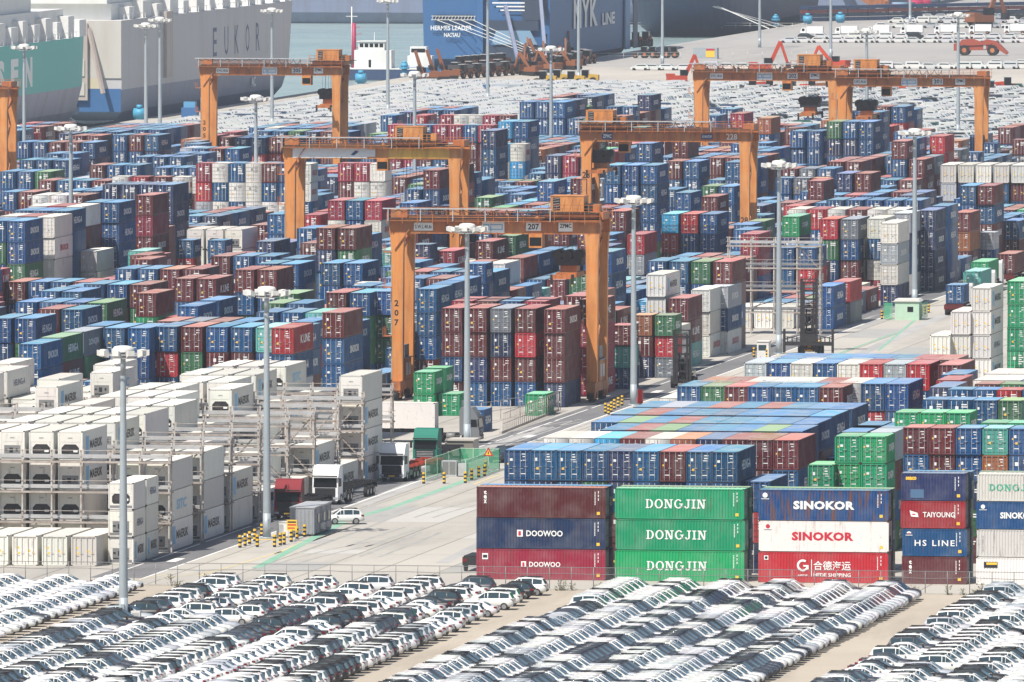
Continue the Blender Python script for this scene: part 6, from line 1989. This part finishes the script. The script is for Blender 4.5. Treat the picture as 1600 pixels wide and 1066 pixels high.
# teal car carrier, bow away from us
B_ = 16.0
yb = y_of(7.72, -489)
t = empty('car_carrier', (-489 - B_, yb - 158, 0), 0, 'teal hulled car carrier with white deck houses at the left edge', 'ship', SG)
hull([(-3, B_ * .7, -8, 6, 1), (3, B_ * .93, -2, 2, 1), (8.0, B_, 0, 0, 0), (18.2, B_, 2.5, 0, 2)], 198, [HP['teal'], HP['grey'], HP['white']], t, blunt=.2)
part('superstructure', t, [HP['white'], HP['green']], (-13, 13, 8, 178, 18.21, 24.0, 0), (-12, 12, 10, 150, 24.01, 30, 0), (-14, 6, 20, 110, 30.01, 36, 1))
for q in range(9): part('vent_house', t, [HP['white']], (13.01, 15.2, 92 + q * 11.5, 97 + q * 11.5 + (q % 3), 18.21, 21.6 + (q % 2), 0))
mb = MB()
for q in range(40): mb.box(15.7, 15.8, 10 + q * 4.3, 10.1 + q * 4.3, 18.21, 19.4, 0)
mb.box(15.7, 15.78, 10, 180, 19.3, 19.36, 0); mb.build('railing', [HP['white']], t)
for q, yy in enumerate((130, 158)):
    mb = MB(); mb.tube((6, yy, 24), (6, yy, 33), .5, 8); mb.bar((6, yy, 31), (12, yy + 6, 33), .5); mb.build('derrick', [HP['white']], t)
for i, ch in enumerate('WILHELMSEN'):
    letter(t, ch, 'white_mark', (B_ + .03, 4 + i * 13.8, 12.4), 'right', 6.0, 7.5, .06)
# pale grey car carrier, stern towards us
ys = y_of(7.52, -489)
e_ = empty('car_carrier', (-489 - B_, ys, 0), 0, 'pale grey car carrier lettered EUKOR with cream stern and rusty ramp', 'ship', SG)
hull([(-3, B_ * .72, -12, 10, 1), (1.5, B_ * .95, -6, 2, 1), (6.2, B_, 0, 0, 0), (20.6, B_, 6, 0, 2)], 214, [HP['lilac'], HP['slate'], HP['white']], e_, blunt=.3)
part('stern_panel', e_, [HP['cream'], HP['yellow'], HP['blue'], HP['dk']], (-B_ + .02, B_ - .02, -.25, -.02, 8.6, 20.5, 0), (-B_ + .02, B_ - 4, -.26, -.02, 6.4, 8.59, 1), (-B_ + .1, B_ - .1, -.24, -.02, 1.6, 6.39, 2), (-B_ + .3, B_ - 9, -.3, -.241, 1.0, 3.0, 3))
mb = MB(); mb.box(5.4, 9.0, -1.1, -.27, 4.0, 20.0, 0); mb.box(3.0, 5.3, -.8, -.27, 15, 19.6, 0); mb.bar((9.2, -.7, 19), (12.8, -3.5, 5.5), .7, 0); mb.box(6.0, 8.4, -1.3, -1.101, 9.0, 12.5, 1); mb.box(6.0, 8.4, -1.3, -1.101, 5.0, 7.6, 1); mb.build('stern_ramp', [HP['rust'], HP['cream']], e_)
part('superstructure', e_, [HP['white']], (-13, 13, 4, 170, 20.61, 24, 0), (-12, 12.5, 2, 60, 24.01, 29, 0), (-12, 12, 90, 165, 24.01, 27.5, 0))
for q in range(13): part('vent_house', e_, [HP['white']], (13.01, 15.3, 12 + q * 15, 18 + q * 15 + (q % 2) * 3, 20.61, 23.2 + (q % 2), 0))
mb = MB()
for q in range(36): mb.box(15.7, 15.8, 4 + q * 4.6, 4.1 + q * 4.6, 20.61, 21.8, 0)
mb.box(15.7, 15.78, 4, 168, 21.7, 21.76, 0); mb.build('railing', [HP['white']], e_)
part('side_ramp', e_, [HP['rust']], (B_ + .01, B_ + .7, 46, 53, 7.5, 21.5, 0))
for px, ch in ((340, 'E'), (358, 'U'), (374, 'K'), (391, 'O'), (407, 'R')):
    sx = 489 / .987 / ((3920 - px)) ; yy = y_of(1 / sx, -489) - ys
    letter(e_, ch, 'navy_mark', (B_ + .03, yy, 13.6), 'right', 6.2, 4.6, .004)
letter(e_, 'AC', 'white_mark', (B_ + .03, 150, 3.8), 'right', 2.2, 5, .02)
for q in range(5):
    mb = MB(); a = Vector((-B_ + 6 + q * 3, -.4, 3.2)); b = Vector((B_ + 3.4, -26 - q * 5, .6))
    for i in range(8):
        f, g2 = i / 8, (i + 1) / 8; p_ = a.lerp(b, f); q_ = a.lerp(b, g2); p_.z -= 1.4 * math.sin(f * math.pi); q_.z -= 1.4 * math.sin(g2 * math.pi); mb.bar(p_, q_, .16)
    mb.build('mooring_line', [HP['white']], e_)
# blue car carrier, stern towards us
XH = -471.5
h_ = empty('car_carrier', (XH - B_, QY + 28, 0), 0, 'blue car carrier lettered HERMES LEADER with stern ramp housing', 'ship', SG)
hull([(-3, B_ * .8, -20, 8, 1), (1.0, B_ * .97, -12, 1, 0), (26, B_, 6, 0, 0), (34, B_, 8, 0, 2)], 150, [HP['blue'], HP['navy'], HP['white']], h_, blunt=.45)
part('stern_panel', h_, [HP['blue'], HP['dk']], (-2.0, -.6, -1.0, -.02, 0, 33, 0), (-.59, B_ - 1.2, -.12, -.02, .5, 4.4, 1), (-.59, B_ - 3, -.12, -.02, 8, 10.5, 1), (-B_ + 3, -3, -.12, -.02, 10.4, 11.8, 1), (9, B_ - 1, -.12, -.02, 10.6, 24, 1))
mb = MB(); mb.prism([(1.4, 4.6), (12.8, 4.6), (11, 8.0), (2.6, 8.0)], 'y', -.5, -.13, 0); mb.bar((5, -1.2, 14), (10.5, -16, 1.2), .8, 1); mb.bar((13.5, -1.2, 18), (17, -14, 1.5), .8, 1); mb.build('stern_ramp', [hull_paint('pale_blue_ramp_paint', (.20, .34, .48)), HP['slate']], h_)
letter(h_, 'HERMES LEADER', 'white_mark', (-8.6, -.06, 8.6), 'front', 1.15, 10.2, .02)
letter(h_, 'NASSAU', 'white_mark', (-8.4, -.06, 6.9), 'front', 1.05, 4.0, .02)
part('text_plate', h_, [M['white_mark']], (2.6, 8.6, -.2, -.13, 17.6, 18.5, 0), (2.6, 8.6, -.2, -.13, 16.3, 17.2, 0))
letter(h_, 'SAFETY FIRST', 'red_mark', (5.6, -.21, 18.05), 'front', .62, 5.0, .02); letter(h_, 'NO SMOKING', 'red_mark', (5.6, -.21, 16.75), 'front', .62, 4.6, .02)
for q in range(3): part('text_plate', h_, [M['white_mark']], (1.6 + q, 9.6, -.16, -.125, 14.6 - q * .9, 14.95 - q * .9, 0))
mb = MB()
for q in range(14): mb.bar((-13.4 + q * .8, -.3, 10.5), (-13.0 + q * .8, -.3, 11.6), .1)
for q in (10.6, 11.5): mb.bar((-13.5, -.3, q), (-2.6, -.3, q), .12)
for q in range(4): mb.bar((-12 + q * 3, -.3, 10.5), (20, -18, .6 + q * .3), .12)
mb.build('mooring_line', [HP['white']], h_)
for i, ch in enumerate('NYK'): letter(h_, ch, 'white_mark', (B_ + .03, 42 + i * 13, 11.2), 'right', 7.2, 12, .04)
letter(h_, 'LINE', 'white_mark', (B_ + .03, 92, 9.0), 'right', 3.0, 20, .03)
part('side_shading', h_, [hull_paint('side_light_band_paint', (.10, .24, .45)), HP['navy']], (B_ + .01, B_ + .3, 118, 126, .5, 30, 0), (B_ + .01, B_ + .2, 132, 139, .5, 30, 1))  # hull side's shading put into colour as a pale and a dark band
part('superstructure', h_, [HP['white']], (-13, 13, 10, 130, 34.01, 40, 0))
# navy bulk carrier bow, and the grey hull with an orange ramp behind it
yc = y_of(5.72, -486)
c_ = empty('cargo_ship', (-494, yc + 176, 0), 0, 'navy hulled ship with white forecastle, bow towards the blue car carrier', 'ship', SG)
hull([(-3, 10, -16, 4, 0), (1.0, 15, -9, 1, 0), (8.5, 16, 6, 0, 2), (9.6, 16, 7, 0, 1)], 176, [HP['navy'], HP['white'], HP['white']], c_, sgn=-1)
part('superstructure', c_, [HP['white']], (-12, 12, -120, -40, 9.61, 17, 0), (-11, 11, -150, -121, 9.61, 12.5, 0))
for q in range(3):
    mb = MB(); mb.bar((6 + q, -176 + q * 4, 7.5), (27, -150 - q * 16, .5), .2); mb.build('mooring_line', [HP['white']], c_)
yd = y_of(5.30, -486)
d_ = empty('cargo_ship', (-487, yd, 0), 0, 'lilac grey hull with an orange loading ramp at the top of the quay', 'ship', SG)
hull([(-3, 12, -16, 4, 0), (1.0, 15.5, -9, 1, 0), (24, 16, 6, 0, 0)], 170, [HP['slate']], d_)
mb = MB(); mb.bar((2, -1, 9), (20, -30, 1.0), 1.2, 0, 4); mb.build('loading_ramp', [M['crane_rust']], d_)
f_ = empty('cargo_ship', (-610, y_of(5.42, -610), 0), R(-90), 'long grey blue hull crossing the water behind the tug', 'ship', SG)
hull([(-3, 12, -16, 4, 0), (1.0, 15, -9, 1, 0), (14, 16, 6, 0, 0)], 190, [HP['slate']], f_); f_.location.x -= 90
# tug with a wine red mast
x, y = at(598, 124, -2)
tg = empty('tug_boat', (x, y, -2.2), 0, 'white tug boat with a wine red mast moored at the quay', 'boat')
mb = MB(); mb.prism([(-9, .2), (-8.6, 2.6), (8.8, 2.6), (9.5, 3.2), (8.0, .2)], 'y', -3, 3, 0); mb.box(-8.6, 8.8, -3.05, 3.05, 2.62, 2.9, 1); mb.build('hull', [HP['navy'], HP['white']], tg)
part('deck_house', tg, [HP['white']], (-6.5, 2.5, -2.4, 2.4, 2.91, 7.2, 0), (-5.5, .8, -2.2, 2.2, 7.21, 9.2, 0), (-5.9, 1.2, -2.5, 2.5, 9.21, 9.4, 0))
mb = MB()
for q in range(5): mb.box(-5.2 + q * 1.2, -4.3 + q * 1.2, -2.24, -2.201, 7.9, 8.8, 0)
mb.box(-3, -2.4, -2.44, -2.401, 3.1, 4.9, 0); mb.build('window', [M['glass_dark']], tg)
mb = MB(); mb.tube((-7.0, 0, 2.9), (-7.0, 0, 13.6), .62, 10, 0, .5); 
for q in range(5): mb.bar((-7, 0, 6 + q * 1.6), (-5.4 + .3 * (q % 2), 0, 6.3 + q * 1.6), .14)
mb.build('mast', [HP['wine']], tg)
mb = MB(); mb.tube((-7.6, .5, 2.9), (-7.6, .5, 17.5), .14, 6); mb.bar((-9, .5, 15.2), (-6.2, .5, 15.2), .14); mb.bar((-2, 0, 9.4), (-2, 0, 11.4), .12); mb.build('aerial', [HP['white']], tg)
x, y = at(664, 118, -2)
tb = empty('work_boat', (x, y, -2.2), 0, 'small white work boat between the tug and the blue stern', 'boat')
mb = MB(); mb.prism([(-6, .2), (-5.8, 2.2), (5.8, 2.2), (6.6, 2.8), (5.2, .2)], 'y', -2.2, 2.2, 0); mb.build('hull', [HP['blue']], tb)
part('deck_house', tb, [HP['white']], (-4, 2, -1.8, 1.8, 2.21, 5.0, 0), (-3.4, .6, -1.5, 1.5, 5.01, 7.2, 0)); part('window', tb, [M['glass_dark']], (-3.1, .3, -1.54, -1.501, 5.8, 6.7, 0))

# ------------------------------------------------------------------ machines waiting on the quay
OR_, RED_, YEL_, DKM = (.25, .095, .045), (.46, .06, .03), (.50, .32, .06), (.05, .055, .065)
def wheels(root, spots, r0, wd=.5):
    for (xx, yy) in spots:
        mb = MB(); mb.tube((xx, yy - wd / 2, r0), (xx, yy + wd / 2, r0), r0, 14, 0); mb.tube((xx, yy - wd / 2 - .02, r0), (xx, yy + wd / 2 + .02, r0), r0 * .45, 10, 1); mb.build('wheel', [M['rubber'], M['crane_rust']], root)
def loader(col, up=False):
    r_ = empty('wheel_loader')
    mb = MB(); mb.prism([(-3.2, .9), (-3.2, 2.2), (-1.0, 2.4), (-.8, 1.4), (2.0, 1.3), (2.0, .8)], 'y', -.95, .95, 0); mb.build('body', [M['truck']], r_, color=col)
    mb = MB(); mb.box(-.9, .7, -.75, .75, 1.5, 3.3, 0); mb.box(-1.0, .8, -.85, .85, 3.301, 3.42, 1); mb.build('cab', [M['glass_dark'], M['galv']], r_)
    mb = MB(); z = 2.6 if up else .7
    for s in (-.6, .6): mb.bar((1.2, s, 1.7), (3.2, s, z), .3)
    mb.prism([(3.2, z - .4), (3.3, z + .7), (4.3, z - .2), (4.2, z - .5)], 'y', -1.3, 1.3, 1); mb.build('bucket_arm', [M['truck'], M['dark']], r_, color=col)
    wheels(r_, [(-2.0, -1.0), (-2.0, 1.0), (1.4, -1.0), (1.4, 1.0)], .85)
    return r_
def digger(col, fold=0):
    r_ = empty('excavator')
    mb = MB()
    for s in (-1.1, 1.1): mb.prism([(-2.0, .1), (-2.3, .5), (-1.9, .95), (1.9, .95), (2.3, .5), (2.0, .1)], 'y', s - .3, s + .3, 0)
    mb.build('track', [M['dark']], r_)
    mb = MB(); mb.box(-2.6, 1.4, -1.3, 1.3, 1.0, 2.1, 0); mb.box(-2.7, -1.2, -1.3, 1.3, 2.101, 2.5, 0); mb.build('body', [M['truck']], r_, color=col)
    mb = MB(); mb.box(.0, 1.5, -1.25, -.25, 2.11, 3.3, 0); mb.build('cab', [M['glass_dark']], r_)
    mb = MB()
    if fold == 0: a, b, c = (1.0, 0, 1.6), (3.2, 0, 6.4), (4.6, 0, 2.2)
    elif fold == 1: a, b, c = (.8, 0, 1.8), (2.6, 0, 7.2), (1.6, 0, 3.4)
    else: a, b, c = (1.0, 0, 1.6), (4.6, 0, 5.4), (6.4, 0, 1.6)
    mb.bar(a, b, .42, 0, .7); mb.bar(b, c, .34, 0, .5); mb.bar((a[0] + .5, .2, a[2] + .5), ((a[0] + b[0]) / 2, .2, (a[2] + b[2]) / 2 - .5), .18, 1); mb.prism([(c[0] - .4, c[2] - .9), (c[0] + .5, c[2] - .9), (c[0] + .6, c[2] + .2), (c[0] - .3, c[2] + .2)], 'y', -.6, .6, 1)
    mb.build('boom', [M['truck'], M['dark']], r_, color=col)
    return r_
def farm(col):
    r_ = empty('tractor')
    mb = MB(); mb.box(.2, 2.2, -.5, .5, .9, 1.8, 0); mb.box(-1.3, .19, -.7, .7, 1.0, 1.6, 0); mb.build('body', [M['truck']], r_, color=col)
    mb = MB(); mb.box(-1.3, .2, -.65, .65, 1.61, 2.7, 0); mb.box(-1.4, .3, -.75, .75, 2.701, 2.85, 1); mb.build('cab', [M['glass_dark'], M['car']], r_, color=col)
    wheels(r_, [(-.8, -.95), (-.8, .95)], .9); wheels(r_, [(1.6, -.8), (1.6, .8)], .6)
    return r_
protos = {}
MG = 'machines waiting on the quay'
def machine(kind, col, px, py, rz, label, fold=0, sc=1.0):
    x, y = at(px, py, 0)
    key = (kind, col, fold)
    if key not in protos:
        protos[key] = {'loader': lambda: loader(col, bool(fold)), 'digger': lambda: digger(col, fold), 'tractor': lambda: farm(col)}[kind](); o = protos[key]
    else: o = copy_tree(protos[key])
    o.location = (x, y, .01); o.rotation_euler = (0, 0, rz); o.scale = (sc, sc, sc)
    tag(o, label, {'loader': 'loader', 'digger': 'digger', 'tractor': 'tractor'}[kind], MG)
mr = random.Random(4)
TW = {OR_: 'orange', RED_: 'red', YEL_: 'yellow', DKM: 'dark'}
for i, px in enumerate((666, 684, 700)): machine('digger', OR_, px, 128 - i * 1.5, R(200), f'{["leftmost", "middle", "third"][i]} of three orange diggers with folded arms before HERMES LEADER', 1)
for i in range(8): machine('loader', OR_, 712 + i * 11, 120 - i * .8 + (i % 2) * 4, R(250), f'orange wheel loader before the blue stern, {ordinal(i + 1)} from the three diggers', i % 2)
for i in range(6): machine('loader', OR_, 718 + i * 13, 110 - i * 1.0, R(250), f'orange wheel loader in the back line, {ordinal(i + 1)} from the blue stern edge', 0)
for i in range(9): machine('digger', OR_ if i % 3 else DKM, 812 + i * 10 + mr.uniform(-3, 3), 116 - i * 1.6 + (i % 3) * 3, R(60 + 40 * (i % 3)), f'digger in the crowded group of raised arms, {ordinal(i + 1)} from its left', i % 3)
for i in range(7): machine('digger', DKM if i % 2 else OR_, 826 + i * 10 + mr.uniform(-3, 3), 106 - i * 1.8, R(100 + 30 * (i % 3)), f'digger behind the crowded group, {ordinal(i + 1)} from its left', (i + 1) % 3)
for i in range(8): machine('loader', OR_ if i % 2 else RED_, 866 + i * 7.5, 108 - i * 1.6 + (i % 2) * 3, R(260), f'loader at the right end of the digger group, {ordinal(i + 1)} towards the white hull letters')
for i in range(4): machine('loader', YEL_, 848 + i * 22, 134 - (i % 2) * 2, R(180), f'yellow loader in front of the digger group, {ordinal(i + 1)} from the lamp mast')
for i in range(2): machine('loader', RED_, 993 + i * 16, 74 - i, R(270), f'red loader with black bucket by the blue hull, {"nearer" if i == 0 else "farther"} to the drums', 0, 1.15)
for i in range(4): machine('tractor', DKM, 1003 + i * 13 + (i > 1) * 8, 91, R(180), f'dark tractor by the low barrier, {ordinal(i + 1)} in its line')
machine('digger', RED_, 1062, 134, R(20), 'red digger with bent arm standing beside the far crane leg', 0, 1.1)
machine('digger', RED_, 1193, 118, R(15), 'red digger with peaked arm seen above the far crane girder', 0, 1.25)
machine('digger', RED_, 1308, 112, R(160), 'red digger behind the trolleys of the far cranes', 2, 1.1)
for i in range(14):
    px = 1172 + i * 31
    machine(['tractor', 'loader', 'tractor'][i % 3], [DKM, RED_, (.05, .33, .36), RED_, OR_][i % 5], px, 146 - (i % 2) * 2, R([180, 10, 170][i % 3]), f'machine in the line behind the far cranes, {ordinal(i + 1)} from the leftmost crane leg')
machine('digger', OR_, 1535, 44, R(45), 'orange digger with raised arm at the top right of the quay', 0, 1.7)
# red scraper with two big wheels
x, y = at(1532, 87, 0)
sc = empty('scraper', (x, y, 0), 0, 'rusty red scraper with big wheels and a slanted nose', 'scraper')
mb = MB(); mb.prism([(-6.6, 1.2), (-6.6, 3.0), (-5.2, 3.2), (-4.6, 4.0), (-2.0, 4.2), (.2, 3.4), (1.6, 4.1), (4.0, 3.6), (5.2, 2.6), (7.0, .8), (6.6, .3), (4.6, 1.6), (1.0, 1.4), (-3.0, 1.3)], 'y', -1.4, 1.4, 0); mb.bar((-5.5, -1.5, 2.6), (3, -1.5, 3.0), .35, 0); mb.build('body', [M['truck']], sc, color=(.33, .075, .045))
mb = MB(); mb.box(.9, 1.6, -1.5, -1.41, 1.6, 3.0); mb.build('ladder', [M['galv']], sc)
wheels(sc, [(-3.9, -1.5), (-3.9, 1.5), (3.2, -1.5), (3.2, 1.5)], 1.35, .8)
# white vans of one kind and tank trucks on the quay road
def van(col, boxcol, label, px, py, rz=math.pi, tank=False):
    x, y = at(px, py, 0)
    r_ = empty('lorry', (x, y, 0), rz, label, 'lorry', 'lorries on the quay road')
    mb = MB(); mb.prism([(1.6, .5), (1.6, 2.6), (2.9, 2.6), (3.3, 1.6), (3.3, .5)], 'y', -1.1, 1.1, 0); mb.build('cab', [M['truck']], r_, color=col)
    mb = MB(); mb.box(2.0, 2.8, -1.12, -1.101, 1.6, 2.4); mb.box(2.0, 2.8, 1.101, 1.12, 1.6, 2.4); mb.face([(3.31, -.9, 1.65), (3.31, .9, 1.65), (2.94, .9, 2.5), (2.94, -.9, 2.5)]); mb.build('window', [M['glass_dark']], r_, fix=False)
    mb = MB()
    if tank: mb.tube((-3.6, 0, 1.9), (1.4, 0, 1.9), 1.1, 14)
    else: mb.box(-3.6, 1.4, -1.15, 1.15, .9, 3.0)
    mb.box(-3.6, 1.4, -.6, .6, .55, .79); mb.build('tank' if tank else 'box_body', [M['truck']], r_, color=boxcol)
    wheels(r_, [(-2.4, -1.0), (-2.4, 1.0), (2.4, -1.0), (2.4, 1.0)], .5, .35); r_.scale = (.88, .88, .88)
for i, px in enumerate((1268, 1322, 1372, 1424, 1477, 1531, 1586)): van((.75, .76, .76), (.75, .76, .76), f'white lorry behind the line of white cars, {ordinal(i + 1)} from the blue drums', px, 57 - i * .7)
for i in range(9):
    c = [(.06, .12, .22), (.5, .5, .52), (.05, .09, .16), (.42, .04, .06), (.2, .3, .4), (.08, .1, .15), (.45, .03, .09), (.4, .03, .08), (.1, .12, .16)][i]
    van((.05, .08, .14), c, f'tank lorry on the far quay road, {ordinal(i + 1)} in the row', 1350 + i * 12.5, 24 - i * 1.6 + (i % 2) * 1.5, R(200), True)
# long low stack of plates
x, y = at(1262, 34, 0)
st = empty('steel_stack', (x, y, 0), R(52), 'long dark stack of steel sections beside the tank lorries', 'stack')
mb = MB()
for q in range(12):
    for z in range(4):
        mb.box(q * 8, q * 8 + 7.6, 0, 3.2, z * 1.1 + .1, z * 1.1 + 1.0, (q * 3 + z * 2) % 3)
mb.build('sections', [HP['navy'], hull_paint('dull_red_steel', (.16, .04, .04)), HP['dk']], st)
# bright blue mooring posts and drums
def drum(px, py, label, tall=True):
    x, y = at(px, py, 0)
    r_ = empty('mooring_post', (x, y, 0), 0, label, 'mooring post', 'bright blue posts and drums on the quay')
    mb = MB(); m_ = [hull_paint('cyan_paint', (.05, .30, .48), .2, (.2, .4, .5))]
    if tall:
        mb.tube((0, 0, 0), (0, 0, 2.4), .95, 14); mb.tube((0, 0, 2.401), (0, 0, 2.9), 1.7, 14); mb.tube((0, 0, 2.901), (0, 0, 4.3), 1.2, 14); mb.tube((0, 0, 4.301), (0, 0, 5.0), .9, 14, 0, .5)
        for q in range(8): a = q * .785; mb.bar((1.6 * math.cos(a), 1.6 * math.sin(a), 2.9), (1.6 * math.cos(a), 1.6 * math.sin(a), 3.6), .12)
    else:
        mb.tube((-1.7, 0, 1.9), (1.7, 0, 1.9), 1.5, 16); mb.box(-1.2, 1.2, -.6, .6, 0, .6); mb.tube((0, 0, 3.3), (0, 0, 4.4), .9, 12)
    mb.build('drum', m_, r_); r_.scale = (.7, .7, .7)
drum(947, 84, 'bright blue post with a flange before the blue hull'); drum(1212, 42, 'tall bright blue post near the steel stack'); drum(1155, 38, 'round bright blue drum by the navy bow', False)
drum(564, 131, 'round blue drum behind the far crane leg', False); drum(632, 119, 'small blue post before the work boat'); drum(218, 187, 'round blue drum before the cream stern', False); drum(1262, 38, 'blue drum left of the long steel stack', False); drum(1313, 36, 'blue drum in front of the long steel stack', False)
x, y = at(295, 188, 0)
bb = empty('winch_house', (x, y, 0), 0, 'blue machine house before the grey hull', 'hut')
part('walls', bb, [HP['blue'], hull_paint('light_blue_roof', (.1, .3, .5))], (-1.6, 1.6, 0, 3, 0, 2.6, 0), (-1.2, 1.2, .5, 2.5, 2.601, 3.8, 1))
# barriers and booths along the quay
for (a, b, lab) in (((930, 93), (1085, 91), 'white guard rail left of the grey booth'), ((1122, 91), (1260, 89), 'white guard rail right of the grey booth'), ((640, 136), (960, 140), 'pale railing in front of the digger group'), ((930, 44), (1260, 45), 'low quay edge railing under the blue posts'), ((1040, 138), (1600, 147), 'wire fence behind the far cranes')):
    p, q = at(*a), at(*b)
    fence('guard_rail', [p, q], 1.5, 4.0, lab, 'lamp_white', (1.0, .55))
x, y = at(1083, 92, 0)
bt = empty('booth', (x, y, 0), 0, 'grey booth with a yellow panel on the quay', 'hut')
part('walls', bt, [M['pole'], M['yellow_mark'], M['red_mark']], (0, 6, 0, 3, 0, 2.7, 0), (3.2, 5.4, -.05, -.001, .4, 2.0, 1), (3.2, 5.4, -.05, -.001, 2.1, 2.5, 2))
x, y = at(768, 148, 0)
bt = empty('low_building', (x, y, 0), 0, 'long low grey shed beside the blue cabin, before the digger group', 'shed')
part('walls', bt, [M['pole'], HP['blue']], (0, 6.5, 0, 4, 0, 2.2, 0), (-2.0, -.6, 0, 2, 0, 2.2, 1))

# ------------------------------------------------------------------ haze: the air between here and the far quay
mb = MB(); mb.box(-2450, GX + 40, GY0 - 40, GY1 + 40, -8, 82)
hz = mb.build('haze', [])
hm = bpy.data.materials.new('haze')
hm.use_nodes = True
hn = hm.node_tree
hn.nodes.remove(hn.nodes['Principled BSDF'])
pv = hn.nodes.new('ShaderNodeVolumePrincipled')
pv.inputs['Color'].default_value = (.74, .81, .90, 1)
pv.inputs['Density'].default_value = HAZE_DENSITY
hn.links.new(pv.outputs[0], hn.nodes['Material Output'].inputs['Volume'])
hz.data.materials.append(hm)
hz['kind'] = 'stuff'
